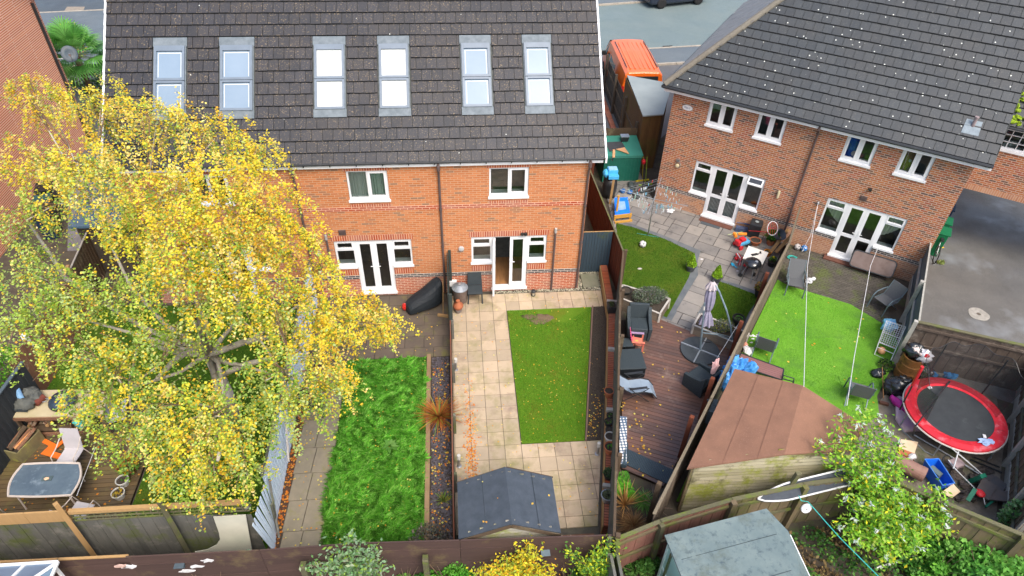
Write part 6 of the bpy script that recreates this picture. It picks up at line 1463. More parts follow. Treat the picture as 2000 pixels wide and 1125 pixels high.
def topiary(label, loc, r=.19, h=.28):
    t = pot(label, loc, .18, .26, M('pot_charcoal', (.05, .055, .06), (.07, .075, .08), rough=.6, bump=0), name='topiary', cat='potted shrub', group='conical lime-green shrubs in charcoal pots')
    leafball(t, np.array(loc)+(0, 0, .26+h*.85), (r, r, h*.85), 1300, .055, [(.25, .45, .02), (.33, .55, .03), (.16, .32, .02)], .1, None, 'cone'); return t
topiary('conical lime-green shrub in charcoal pot at the dark lawn edge, left of the pair', (*G2(1347, 530), .05)); topiary('conical lime-green shrub in charcoal pot on the slabs, right of the pair', (*G2(1397, 551), .03))
pot('dark bucket pot with low green plant at the boundary fence', (*G2(1438, 637), .05), .19, .34, blackpot, plant=lambda t, h: leafball(t, np.array(t.location)+(0, 0, h*.92), (.15, .15, .04), 160, .04, [(.10, .28, .05), (.16, .34, .08)]))
pot('dark pot with rusty orange foliage at the fence below the barbecue', (*G2(1482, 580), .03), .2, .32, blackpot, plant=lambda t, h: leafball(t, np.array(t.location)+(0, 0, h+.12), (.28, .22, .18), 420, .06, [(.45, .22, .05), (.5, .30, .08), (.25, .14, .05), (.2, .25, .05)]))
# rotary airer
ap = np.array((*G2(1265, 462), .05)); t = thing('rotary_airer', 'rotary clothes airer hung with pale pegs over the dark lawn', 'clothes airer', tuple(ap)); hubp = np.array(G(1277.6, 388.8, 1.75)); hubp = np.array((ap[0]+(hubp[0]-ap[0]), ap[1]+(hubp[1]-ap[1]), 1.75))
m = MB(); m.tube([ap, ap+(hubp-ap)*.5], .024, 8); m.tube([ap+(hubp-ap)*.5, hubp+(0, 0, .1)], .018, 8); m.build('pole', metal, t)
tips = [np.array(G(1203, 368, 1.95)), np.array(G(1293, 344, 1.95)), np.array(G(1357, 405, 1.95))]; tips.append(hubp*2-tips[1]+(0, 0, .35)); 
tips = [hubp+(tp_-hubp)/np.linalg.norm(tp_-hubp)*1.28 for tp_ in tips]; order = [0, 1, 2, 3]
for tp_ in tips: m = MB(); m.tube([hubp, tp_], .011, 6); m.tube([hubp-(0, 0, .35), hubp+(tp_-hubp)*.45], .007, 5); m.build('arm', galv, t)
lines = []; m = MB()
for f_ in (.45, .6, .75, .9, 1.0):
    for i in range(4):
        a, b = hubp+(tips[i]-hubp)*f_, hubp+(tips[(i+1) % 4]-hubp)*f_; c = (a+b)/2-(0, 0, .03); m.tube([a, c, b], .003, 4); lines.append((a, b))
m.build('line', M('line_grey', (.35, .38, .40), bump=0), t)
pegc = [M('peg_white', (.65, .70, .72), bump=0), M('peg_blue', (.20, .45, .60), bump=0), M('peg_green', (.40, .62, .50), bump=0), M('peg_red', (.55, .06, .05), bump=0)]
for i in range(72):
    a, b = random.choice(lines); u = random.uniform(.1, .9); p = a+(b-a)*u; m = MB(); m.obox((p[0], p[1], p[2]-.05), (.022, .022, .11), rx=random.uniform(-.3, .3), ry=random.uniform(-.3, .3)); m.build('clothes_peg', random.choices(pegc, [6, 3, 2, .6])[0], t)
m = MB(); [m.tube([ap+(math.cos(R(-25)+k*PI)*.0, 0, 0), ap+(math.cos(R(-20)+k*PI)*.42, math.sin(R(-20)+k*PI)*.42, -.0)], .02, 5) for k in (0, 1)]; m.build('foot', M('teal_foot', (.04, .25, .22), bump=0), t)
def ball(label, c, r, mat, spots=None):
    t = thing('football', label, 'ball', (c[0], c[1], c[2])); q = here(t); prof = [(max(.001, r*math.sin(PI*i/14)), r-r*math.cos(PI*i/14)) for i in range(15)]; q.lathe(prof, n=20); q.build('ball', mat, t, smooth=True)
    if spots:
        q = here(t)
        for i in range(14):
            z = 1-2*(i+.5)/14; a_ = i*2.4; d = Vector((math.cos(a_)*math.sqrt(1-z*z), math.sin(a_)*math.sqrt(1-z*z), z)); T_q = d.to_track_quat('Z', 'Y'); c0 = d*r*.985; P = []
            for k in range(5): P.append(tuple(c0+(0, 0, 0) if False else np.array(c0+(T_q @ Vector((math.cos(k*2*PI/5)*r*.25, math.sin(k*2*PI/5)*r*.25, .004))))+(0, 0, r)))
            q.add(P, [tuple(range(5))])
        q.build('panels', spots, t)
    return t
ball_w = M('ball_white', (.75, .75, .75), rough=.4, bump=0); ball_k = M('ball_black', (.04, .04, .05), rough=.4, bump=0)
ball('white football on the dark lawn near the rotary airer', (*G2(1254, 484), .05), .13, ball_w, ball_k)
ball('white and grey football by the house wall next to the blue one', (*G2(1555, 488), .03), .12, M('ball_grey', (.50, .48, .47), rough=.6, bump=0), ball_k); ball('blue and white football by the house wall', (*G2(1568, 491), .03), .12, M('ball_blue', (.03, .20, .55), rough=.4, bump=0), ball_w)
ball('orange basketball-like ball under the white wire rack', (*G2(1718, 692), .05), .12, M('ball_orange', (.70, .25, .08), (.55, .35, .2), ns=14, rough=.5, bump=0))
m = MB(); x, y = G2(1249, 528); m.blob((x, y, .08), (.08, .05, .02)); tag(m.build('scrap', M('pale_scrap', (.5, .48, .4))), 'pale scrap lying on the dark lawn', 'litter')
# door mat
m = MB(); m.slab([(*G2(1377, 424), .05), (*G2(1367, 438), .05), (*G2(1404, 449), .05), (*G2(1414, 435), .05)], .015); tag(m.build('door_mat', M('mat_grey', (.06, .075, .085), (.08, .09, .10), ns=60)), 'dark grey door mat below the left French doors of the semi', 'mat')
# barbecue with lid, white table
def kettle(label, loc, r, legh, lidm_, rz=0, handle=True):
    t = thing('kettle_barbecue', label, 'barbecue', loc, rz); q = here(t); q.lathe([(.02, legh-r*.55), (r*.6, legh-r*.45), (r*.92, legh-r*.15), (r, legh)], n=24); q.build('bowl', lidm_, t, smooth=True)
    q = here(t); q.lathe([(r*1.02, legh+.005), (r*1.02, legh+.03), (r*.9, legh+r*.28), (r*.55, legh+r*.5), (.01, legh+r*.58)], n=24); q.build('lid', lidm_, t, smooth=True)
    if handle: q = here(t); q.tube([(-.07, 0, legh+r*.55), (-.06, 0, legh+r*.55+.06), (.06, 0, legh+r*.55+.06), (.07, 0, legh+r*.55)], .012, 6); q.build('handle', blackp, t)
    if legh > .3:
        for k in range(3): a_ = k*2*PI/3+.5; q = here(t); q.tube([(r*.5*math.cos(a_), r*.5*math.sin(a_), legh-r*.4), (r*.95*math.cos(a_), r*.95*math.sin(a_), .06)], .013, 6); q.build('leg', galv, t)
        for k in range(2): a_ = k*2*PI/3+.5; q = here(t); q.lathe([(.08, -.02), (.08, .02)], (r*.97*math.cos(a_), r*.97*math.sin(a_), .08), 12, rot=rotm(R(90), 0, a_)); q.build('wheel', blackp, t)
    q = here(t); q.lathe([(.0, 0), (.05, .002), (.055, .008), (0, .012)], (r*.2, -r*.35, legh+r*.5), 12, rot=rotm(.25, 0, 0)); q.build('vent_disc', galv, t); return t
bkm = M('enamel_black', (.015, .017, .02), (.02, .022, .026), rough=.12, bump=0, spec=.8)
kp = G2(1470, 511, .78); kettle('black kettle barbecue on three legs beside the white table', (kp[0], kp[1]-.05, .03), .29, .72, bkm)
t = thing('patio_table', 'square white table with dark utensils on the cluttered patio', 'table', (8.98, 1.68, .03)); tp4 = [G(1462, 480, .72), G(1501, 493, .72), G(1489, 517, .72), G(1451, 504, .72)]; m = MB(); m.slab(tp4, .03); m.build('top', M('white_laminate', (.72, .70, .64), (.66, .64, .58), rough=.5, bump=0), t)
for p in tp4: m = MB(); c = np.array(p)*.9+np.mean(np.array(tp4), 0)*.1; m.bar((c[0], c[1], .03), (c[0], c[1], .69), .04, .04); m.build('leg', metal, t)
m = MB(); p = np.array(G(1474, 497, .73)); m.obox(p, (.26, .10, .015), rz=.25); m.obox(p+(.2, .07, 0), (.18, .025, .02), rz=.6); m.obox(p+(.25, .1, 0), (.05, .12, .02), rz=-.3); tag(m.build('barbecue_tools', blackp), 'dark barbecue tools lying on the white table', 'tools')
# toys
rd = M('toy_red', (.65, .03, .04), rough=.4, bump=0); bl = M('toy_blue', (.10, .42, .70), rough=.4, bump=0); og = M('toy_orange', (.85, .28, .03), rough=.4, bump=0); wh = M('toy_white', (.75, .75, .75), rough=.4, bump=0)
t = thing('ride_on_toy', 'red blue and orange childs ride-on toy beside the white table', 'toy', (*G2(1448, 482), .03), .4)
q = here(t); q.obox((0, 0, .2), (.5, .3, .16)); q.build('body', bl, t, bevel=.05); q = here(t); q.obox((-.05, .0, .34), (.22, .22, .12)); q.build('seat', rd, t, bevel=.04); q = here(t); q.obox((-.26, 0, .25), (.16, .26, .22)); q.build('nose', rd, t, bevel=.05)
for sx, sy in ((-.2, -.17), (-.2, .17), (.2, -.17), (.2, .17)): q = here(t); q.lathe([(.09, -.03), (.09, .03)], (sx, sy, .09), 14, rot=rotm(R(90), 0, 0)); q.build('wheel', rd if sx < 0 else blackp, t)
q = here(t); q.obox((.12, .22, .38), (.34, .09, .12), rz=-.5); q.build('wing', og, t, bevel=.04); q = here(t); q.obox((-.22, .26, .42), (.12, .24, .14), rz=-.35); q.build('wing', og, t, bevel=.04)
t = thing('toy_walker', 'tangled red and white toy frame in front of the ride-on toy', 'toy', (*G2(1442, 512), .03)); 
for k in range(3): q = here(t); q.tube([(.0+.03*k, .3, .05), (-.08+.05*k, .2, .22), (.06*k-.03, .0, .16), (-.02*k, -.14, .2), (-.1+.05*k, -.24, .02)], .018, 6); q.build('bar', wh if k % 2 else rd, t)
for (px, py) in ((1437, 509), (1450, 509)): x, y = G2(px, py); m = MB(); q = here(t); q.blob((x-t.location.x, y-t.location.y, .07), (.08, .07, .07), n=8, m=6); q.build('foot', rd, t)
m = MB(); p = G2(1457, 522); m.blob((*p, .12), (.13, .11, .1), n=10, m=7); tag(m.build('toy', rd), 'red rounded toy by the barbecue legs', 'toy')
m = MB(); p = G2(1430, 519); m.blob((*p, .07), (.06, .09, .03), n=10, m=7); m.bar((p[0]+.03, p[1]-.05, .06), (p[0]+.10, p[1]-.2, .05), .03, .02); tag(m.build('toy_spade', M('aqua', (.03, .5, .8), rough=.4, bump=0)), 'aqua blue toy spade on the grey slabs', 'toy')
for k, (px, py, lab) in enumerate(((1439, 514, 'small white scrap beside the toy frame'), (1440, 531, 'small white scrap below the aqua spade'), (1370, 508, 'white scrap on the slabs beside the left shrub'))): m = MB(); p = G2(px, py); m.blob((*p, .045), (.05, .03, .012), n=7, m=5, amp=.5); tag(m.build('scrap', wh), lab, 'litter')
t = thing('storage_tub', 'upright black tub with a grey label against the semi wall', 'tub', (*G2(1470, 462), .03), -.5); q = here(t); q.obox((0, 0, .32), (.40, .34, .64), taper=1.15); q.build('body', blackp, t, bevel=.05); q = here(t); q.obox((0, .02, .645), (.42, .36, .03)); q.build('lid', blackp, t, bevel=.02); q = here(t); q.lathe([(0, .66), (.07, .662), (.07, .672), (0, .675)], n=10); q.build('sticker', M('grey_sticker', (.3, .34, .34), bump=0), t)
m = MB(); m.tube([(*G2(1421, 461), .06), (*G2(1450, 456), .08)], .014, 6); tag(m.build('toy_baton', M('striped_baton', (.6, .62, .45), (.35, .5, .1), ns=20, bump=0)), 'pale green striped toy baton on the slabs', 'toy')
m = MB(); m.tube([(*G2(1436, 447), .3), (*G2(1462, 450), .3)], .02, 5); m.obox((*G2(1447, 453), .12), (.45, .2, .18), rz=-.4); m.obox((*G2(1456, 449), .3), (.2, .14, .05), rz=-.4); tag(m.build('clutter_pile', M('clutter_navy', (.03, .05, .10), (.10, .12, .2), ns=14)), 'low pile of navy and red clutter under the semi wall', 'clutter')
t = thing('fishing_net', 'white hoop net with long red handle leaning at the cluttered corner', 'net', (*G2(1505, 450), .1)); cc = np.array(G(1509, 446, .9)); m = MB(); m.tube([cc+(.20*math.cos(a_), .13*math.sin(a_), .22*math.sin(a_)) for a_ in np.linspace(0, 2*PI, 20)[:-1]], .014, 6, closed=True); m.build('hoop', wh, t)
m = MB()
for k in range(-2, 3): m.tube([cc+(.08*k, -.12, -.2), cc+(.08*k, .12, .2)], .006, 4)
m.tube([cc+(-.18, 0, 0), cc+(.18, 0, .02)], .008, 4); m.build('netting', rd, t); m = MB(); m.tube([cc+(-.15, -.1, -.1), (*G2(1458, 465), .35)], .013, 6); m.build('handle', rd, t)
m = MB(); cb = np.array(G(1521, 460, .55)); m.lathe([(.12, -.16), (.21, .14), (.22, .15), (.20, .15), (.11, -.14)], cb, 18, rot=rotm(.6, .4, 0)); tag(m.build('bucket', M('grey_bucket', (.13, .15, .18), (.10, .12, .14), rough=.4, bump=0)), 'grey bucket tipped against the end of the boundary fence', 'bucket')
pot('wide terracotta bowl with compost behind the white table', (*G2(1473, 478), .03), .2, .2, terr); 
pot('leafy green potted plant in the cluttered patio corner', (*G2(1503, 478), .03), .17, .25, terr, plant=lambda t, h: leafball(t, np.array(t.location)+(0, 0, h+.15), (.28, .25, .24), 420, .075, [(.06, .20, .03), (.12, .30, .05), (.05, .14, .02)]))
pot('small orange pot at the boundary fence beside the white table', (*G2(1497, 500), .03), .13, .2, og, plant=pg(30, [(.3, .2, .04)])); pot('dark pot with a yellow flower at the boundary fence', (*G2(1505, 520), .03), .15, .22, blackpot, plant=lambda t, h: (leafball(t, np.array(t.location)+(0, 0, h+.1), (.13, .13, .12), 90, .06, GREENS), leafball(t, np.array(t.location)+(-.03, -.05, h+.2), (.05, .05, .02), 14, .06, [(.8, .7, .02)])))
m = MB(); m.bar((*G2(1505, 493, .2), .2), (*G2(1538, 452, .5), .6), .12, .03); m.bar((*G2(1515, 493, .2), .2), (*G2(1545, 462, .5), .55), .12, .03); tag(m.build('loose_boards', w_gold), 'weathered boards propped in the corner at the boundary fence end', 'plank')
# by the green shed
t = thing('sandpit_tray', 'bright blue plastic tray in a yellow pine frame beside the side passage fence', 'sand tray', (*G2(1216, 410), 0.04)); P4 = [G(1200, 386, .42), G(1226, 385, .42), G(1231, 416, .28), G(1201, 420, .28)]; m = MB(); m.slab(P4, .03); m.build('tray', M('tray_blue', (.01, .16, .75), (.02, .22, .8), ns=5, rough=.3, bump=0), t)
m = MB(); m.slab([(p[0]*.5+np.mean([q[0] for q in P4])*.5, p[1]*.5+np.mean([q[1] for q in P4])*.5, p[2]+.006+(.35-p[2])*.5) for p in P4], .004); m.build('puddle', M('puddle', (.18, .35, .75), (.3, .45, .75), ns=5, rough=.1, bump=0), t)
pine_y = M('yellow_pine', (.62, .34, .07), (.52, .27, .05), ns=3); m = MB(); m.bar((P4[3][0]-.02, P4[3][1]-.05, .22), (P4[2][0]+.05, P4[2][1]-.05, .22), .06, .14); m.bar((P4[3][0]-.02, P4[3][1]-.22, .08), (P4[2][0]+.05, P4[2][1]-.22, .08), .06, .08); m.build('frame', pine_y, t)
for p in (P4[3], P4[2]): m = MB(); m.bar((p[0], p[1]-.05, .03), (p[0], p[1]-.05, .3), .06, .06); m.build('leg', pine_y, t)
m = MB(); x, y = G2(1203, 425); m.bar((x, y, .04), (x, y+.05, 1.0), .07, .07); tag(m.build('timber_post', pine_y), 'pale timber post standing in front of the blue tray', 'post')
m = MB(); x, y = G2(1191, 400); m.bar((x, y, .04), (x+.05, y+.1, 1.1), .09, .03); tag(m.build('loose_plank', w_gold), 'orange-brown plank leaning on the black water butt', 'plank')
t = thing('water_butt', 'black water butt at the corner by the side passage', 'water butt', (4.72, 6.75, .03)); q = here(t); q.lathe([(.25, 0), (.29, .3), (.29, .6), (.26, .88)], n=20); q.build('barrel', blackp, t, smooth=True); q = here(t); q.lathe([(.28, .88), (.28, .92), (.001, .95)], n=20); q.build('lid', blackp, t)
t = thing('toy_kitchen', 'light blue toy crate stack on top of the black water butt', 'toy', (4.76, 6.7, .98)); tb = M('sky_blue_plastic', (.06, .36, .66), (.08, .42, .72), rough=.35, bump=0); q = here(t); q.obox((0, .1, .16), (.4, .34, .3)); q.build('crate', tb, t, bevel=.02); q = here(t); q.obox((0, -.16, .08), (.42, .2, .16)); q.build('drawer', tb, t, bevel=.02); q = here(t); q.obox((0, .1, .32), (.34, .28, .02)); q.build('tray', M('pale_blue', (.30, .55, .75), bump=0), t); q = here(t); q.blob((-.28, .05, .12), (.12, .16, .18)); q.build('bag', tb, t)
for k, (px, py, lab, mt) in enumerate(((1256, 358, 'green garden fork lying beside the metal shed', M('lime_tool', (.35, .5, .06), bump=0)), (1250, 350, 'yellow-handled rake leaning on the metal shed', M('yellow_tool', (.65, .50, .03), bump=0)))):
    t = thing('garden_tool', lab, 'garden tool', (*G2(px, py), .04)); x, y = G2(px, py); q = MB(); q.tube([(x+.1, y, .05), (x+.02-.1*k, 7.8, 1.2)], .014, 6); q.build('handle', mt, t); q = MB(); q.bar((x-.25, y-.25, .06), (x+.35, y-.15, .06), .05, .06); q.build('head', mt, t)
t = thing('grass_trimmer', 'red and black strimmer standing beside the metal shed', 'strimmer', (6.3, 7.6, .04)); q = MB(); q.tube([(6.3, 7.3, .1), (6.28, 7.8, 1.2)], .014, 6); q.build('shaft', blackp, t); q = MB(); q.blob((6.28, 7.75, 1.0), (.08, .1, .12)); q.build('motor', rd, t); q = MB(); q.blob((6.35, 7.3, .12), (.12, .12, .07)); q.build('guard', blackp, t)
m = MB(); [m.blob((6.0+random.uniform(-.35, .7), 6.95+random.uniform(-.5, .5), .12), (random.uniform(.06, .16), random.uniform(.06, .16), random.uniform(.05, .14)), n=8, m=6) for _ in range(14)]; tag(m.build('clutter_pile', M('clutter_mix', (.03, .06, .07), (.12, .10, .08), ns=9, tv=.6)), 'jumble of dark odds and ends between metal shed and semi', 'clutter')
m = MB(); [m.blob((5.35+.28*i, 6.95-.1*i, .12), (.13, .11, .1), n=9, m=6) for i in range(2)]; tag(m.build('toy_pair', M('deep_blue', (.02, .12, .35), bump=0)), 'two deep blue round toys in front of the metal shed', 'toy')
m = MB(); m.slab([(*G2(1182, 278, 1.38), 1.39), (*G2(1214, 277, 1.38), 1.40), (*G2(1221, 288, 1.36), 1.37), (*G2(1191, 295, 1.36), 1.36)], .015); tag(m.build('rubber_mat', M('rubber', (.06, .065, .07))), 'dark rubber mat on the green metal shed roof', 'mat')
m = MB(); m.slab([(*G2(1203, 291, 1.38), 1.38), (*G2(1220, 288, 1.38), 1.39), (*G2(1229, 300, 1.36), 1.35)], .02); m.bar((*G2(1199, 293, 1.36), 1.38), (*G2(1199, 306, 1.3), 1.26), .1, .02); tag(m.build('wood_offcut', M('pale_ply', (.62, .36, .18), (.5, .28, .14))), 'pale plywood triangle and offcut on the metal shed roof', 'offcut')
t = thing('crate', 'small grey basket at the back edge of the metal shed roof', 'basket', (*G2(1219, 275, 1.4), 1.42)); q = here(t); q.obox((0, 0, .1), (.28, .2, .2), taper=1.2); q.build('body', blackp, t); q = here(t); q.obox((0, 0, .22), (.36, .27, .03)); q.build('rim', galv, t)
m = MB(); p = G2(1307, 416); m.blob((*p, .1), (.16, .12, .07), n=10, m=7, amp=.5); tag(m.build('plastic_bag', wh), 'crumpled white plastic bag at the foot of the semi wall', 'bag')
m = MB(); p = np.array(G(1396, 725, .9)); m.blob(np.array(G(1396, 717, 1.3)), (.10, .05, .30), n=12, m=9, amp=.3); tag(m.build('hanging_cloth', M('pink_cloth', (.75, .42, .42), (.7, .55, .52), ns=4, rough=.9)), 'pale pink cloth hanging beside a fence post over the deck', 'cloth')
m = MB(); m.tube([np.array(G(1447, 625, 1.7)), np.array(G(1400, 700, 1.35))], .006, 5); tag(m.build('washing_line', galv), 'thin grey line slung along the fence over the parasol base', 'line')
# ---- right garden
def sling_chair(label, loc, rz, rec=.25, h=.95, group='grey sling chairs of the right garden'):
    t = thing('garden_chair', label, 'chair', loc, rz, group); sb_ = math.sin(rec); cb_ = math.cos(rec); bl_ = h-.38
    q = here(t); loft(q, [[(-.25, y, z), (.25, y, z), (.25, y, z-.012), (-.25, y, z-.012)] for y, z in ((-.28, .40), (0, .38), (.22, .37))]); q.build('seat', sling, t)
    q = here(t); loft(q, [[(-.25, .22+k*sb_*bl_, .37+k*cb_*bl_), (.25, .22+k*sb_*bl_, .37+k*cb_*bl_), (.25, .235+k*sb_*bl_, .37+k*cb_*bl_), (-.25, .235+k*sb_*bl_, .37+k*cb_*bl_)] for k in (0, .3, .6, 1)]); q.build('backrest', sling, t)
    for s_ in (-1, 1):
        q = here(t); q.tube([(s_*.27, .22+sb_*bl_, .37+cb_*bl_), (s_*.27, .22, .37), (s_*.27, -.28, .40)], .016, 6); q.build('side_rail', gfr, t)
        q = here(t); q.tube([(s_*.29, .22+sb_*bl_*.45, .37+cb_*bl_*.45), (s_*.30, .1, .62), (s_*.30, -.2, .62), (s_*.30, -.33, .5), (s_*.30, -.40, 0)], .022, 8); q.build('arm', gfr, t)
        q = here(t); q.tube([(s_*.28, -.05, .38), (s_*.28, .38, 0)], .018, 6); q.build('leg', gfr, t)
    return t
sling_chair('reclining grey sling chair by the house wall next to the green rope', (10.05, .50, .03), R(-18), .6, 1.05)
sling_chair('grey sling armchair turned sideways on the block paving by the slate-blue fence', (*G2(1722, 603), .03), R(-66), .45)
sling_chair('grey sling chair seen from behind beside the doll and the brown table', (7.88, -2.45, .045), R(-212), .2)
sling_chair('grey sling chair at the lower edge of the artificial lawn near the rubbish bags', (9.95, -4.45, .045), R(-205), .2)
t = thing('glass_table', 'brown smoked table with rounded black rim tipped against the semi wall', 'table', (13.5, .95, .03)); c = S(7.9, -.30); T = frame((*S(8.35, -.34), 0), HALF) @ np.array(Matrix.Rotation(R(-58), 4, 'X'))
L_, H_ = .72, .30; ring = [(sx*(L_-.13)+.13*math.cos(a), sz*(H_-.13)+.13*math.sin(a)) for sx, sz, a0 in ((1, 1, 0), (-1, 1, PI/2), (-1, -1, PI), (1, -1, 1.5*PI)) for a in np.linspace(a0, a0+PI/2, 5)]
T2 = frame((*S(8.35, -.34), .48), HALF) @ np.array(Matrix.Rotation(R(55), 4, 'X'))
q = MB(T2); q.prism(ring, -.005, .005); q.build('top', M('smoked_glass', (.13, .09, .075), (.19, .145, .13), ns=3, rough=.5, bump=0, spec=.2), t); q = MB(T2); q.tube([(x, y, 0) for x, y in ring], .024, 6, closed=True); q.build('rim', blackp, t)
for s_ in (-1, 1): q = MB(T2); q.tube([(s_*.6, -.28, 0), (s_*.55, -.2, -.4), (s_*.5, .1, -.42)], .014, 6); q.build('leg', blackp, t)
m = MB(); b_ = S(7.45, -.5)
m.blob((*G2(1690, 527), .12), (.14, .09, .1), n=9, m=6, amp=.5); tag(m.build('cloth_heap', M('pink_grey_cloth', (.5, .38, .36), (.65, .6, .58), ns=9)), 'small heap of pinkish cloth below the tipped table', 'cloth')
hk = S(5.92, -.06, 2.03)
m = MB(); m.tube([hk, G(1590, 440, 1.75), G(1577, 520, 1.9), G(1570, 756, 2.35)], .009, 5); tag(m.build('washing_line', wh), 'left white washing line, from the semi wall hook to the brown shed roof', 'washing line')
m = MB(); m.tube([S(8.3, -.08, .98), G(1700, 520, 1.1), G(1668, 700, 1.6), G(1654, 792, 2.05)], .010, 5); tag(m.build('washing_line', wh), 'right white washing line, from the French windows to the brown shed roof', 'washing line')
m = MB(); m.tube([hk, G(1583, 460, .7), G(1566, 492, .1)], .008, 5); tag(m.build('rope', wh), 'thin slack rope hanging from the wall hook to the blue football', 'rope')
m = MB(); x, y = G2(1546, 505); m.tube([(x+.22*math.cos(i*.7)*(.4+.6*((i*37) % 10)/10), y+.16*math.sin(i*.7)*(.4+.6*((i*53) % 10)/10), .045+.004*(i % 5)) for i in range(60)], .009, 5); tag(m.build('rope', M('teal_rope', (.05, .42, .36), bump=0)), 'tangled teal rope on the block paving', 'rope')
m = MB(); m.blob((*S(5.92, -.05), 2.03), (.05, .05, .07)); tag(m.build('wall_hook', metal), 'grey line hook on the semi wall', 'hook')
m = MB(); m.blob((*G2(1579, 553), .12), (.12, .1, .1), n=9, m=7, amp=.5); m.blob((*G2(1586, 551), .16), (.07, .06, .06), n=8, m=6, amp=.4); tag(m.build('soft_toy', wh), 'white soft toy beside the reclining sling chair', 'toy')
t = thing('doll', 'white-clothed toy doll lying at the fence beside the brown table', 'toy', (*G2(1458, 690), .05)); x, y = G2(1458, 690); q = MB(); q.blob((x, y, .12), (.14, .17, .1), amp=.2); q.build('body', wh, t); q = MB(); q.blob((x-.0, y+.24, .14), (.09, .09, .09)); q.build('head', M('doll_pink', (.75, .35, .25), bump=0), t); q = MB(); q.blob((x+.16, y+.1, .1), (.1, .05, .05)); q.build('arm', wh, t)
m = MB(); [m.blob((*G2(1465+random.uniform(-2, 14), 662+random.uniform(-6, 20)), .06), (.05, .03, .015), n=6, m=4, amp=.5) for _ in range(9)]; tag(m.build('litter', wh), 'scattered white scraps on the turf by the boundary fence', 'litter')
t = thing('low_table', 'low brown slatted table with black frame half under the brown shed roof', 'table', (7.4, -3.35, .045)); P4 = [np.array(G(1447, 690, .5)), np.array(G(1531, 721, .5)), np.array(G(1527, 742, .5)), np.array(G(1437, 712, .5))]; m = MB()
for k in range(6):
    a = P4[0]+(P4[3]-P4[0])*k/6; b = P4[1]+(P4[2]-P4[1])*k/6; a2 = P4[0]+(P4[3]-P4[0])*(k+.93)/6; b2 = P4[1]+(P4[2]-P4[1])*(k+.93)/6; m.slab([a, b, b2, a2], .015)
m.build('slats', M('table_brown', (.24, .12, .11), (.20, .10, .09), ns=2, tv=.3, rough=.5, bump=0), t); m = MB(); [m.bar(P4[i]-(0, 0, .01), P4[(i+1) % 4]-(0, 0, .01), .035, .04) for i in range(4)]; m.build('frame', blackp, t)
for p in P4: m = MB(); m.bar((p[0], p[1], .04), (p[0], p[1], .48), .035, .035); m.build('leg', blackp, t)
t = thing('folded_chair', 'black folded chair frame sticking out beyond the low brown table', 'chair', (*G2(1540, 745), .05)); m = MB(); c0 = [np.array(G(1530, 733, .6)), np.array(G(1551, 739, .6)), np.array(G(1550, 752, .5)), np.array(G(1527, 746, .5))]; m.tube(c0, .018, 6, closed=True); m.bar(c0[0]*.5+c0[3]*.5, c0[1]*.5+c0[2]*.5, .03, .02); m.build('frame', blackp, t); m = MB(); m.tube([c0[0], c0[0]-(0, .1, .55)], .015, 6); m.tube([c0[1], c0[1]-(0, .1, .55)], .015, 6); m.build('leg', blackp, t)
tarp = M('blue_tarp', (.02, .20, .62), (.12, .38, .75), ns=6, rough=.3, bump=.6, bs=14); m = MB(); [m.blob(np.array(G(px, py, .8)), (rx, ry, .3), n=12, m=9, amp=.35) for px, py, rx, ry in ((1433, 712, .22, .2), (1448, 716, .25, .15), (1425, 730, .2, .3), (1414, 745, .16, .25), (1465, 722, .2, .1))]; tag(m.build('tarpaulin', tarp), 'crumpled bright blue tarpaulin stuffed between boundary fence and brown shed', 'tarpaulin')
m = MB(); p = np.array(G(1388, 803, .9)); m.obox(p, (.2, .5, .5), rz=-.5); [m.obox(p+(0, -.2+.07*i, .25), (.21, .02, .03), rz=-.5) for i in range(6)]; tag(m.build('grey_unit', M('unit_grey', (.22, .28, .32), rough=.4, bump=0)), 'grey louvred unit in the gap between boundary fence and brown shed', 'air unit')
# white rack against the fence
t = thing('wire_rack', 'white wire rack leaning against the concrete-post fence', 'rack', (11.8, -2.6, .04)); a0, b0 = np.array(G(1708, 692, .08)), np.array(G(1739, 706, .08)); a1, b1 = np.array(G(1732, 626, .95)), np.array(G(1769, 638, .95)); m = MB(); m.tube([a0, a1, b1, b0], .014, 6, closed=True)
for u in (.22, .36, .66): m.tube([a0+(a1-a0)*u, b0+(b1-b0)*u], .011, 5)
m.build('frame', wh, t); m = MB()
for u in np.linspace(.38, .98, 12): m.tube([a0+(a1-a0)*u, b0+(b1-b0)*u], .005, 4)
for v in np.linspace(.08, .92, 8): m.tube([a0+(b0-a0)*v+((a1+(b1-a1)*v)-(a0+(b0-a0)*v))*.36, a1+(b1-a1)*v], .006, 4)
m.build('grid', wh, t)
m = MB(); m.blob((*G2(1737, 636, .35), .35), (.22, .18, .2), n=12, m=9, amp=.4); tag(m.build('blue_bag', M('aqua_bag', (.06, .30, .62), (.3, .6, .75), ns=7, rough=.3)), 'aqua and blue plastic bag behind the white wire rack', 'bag')
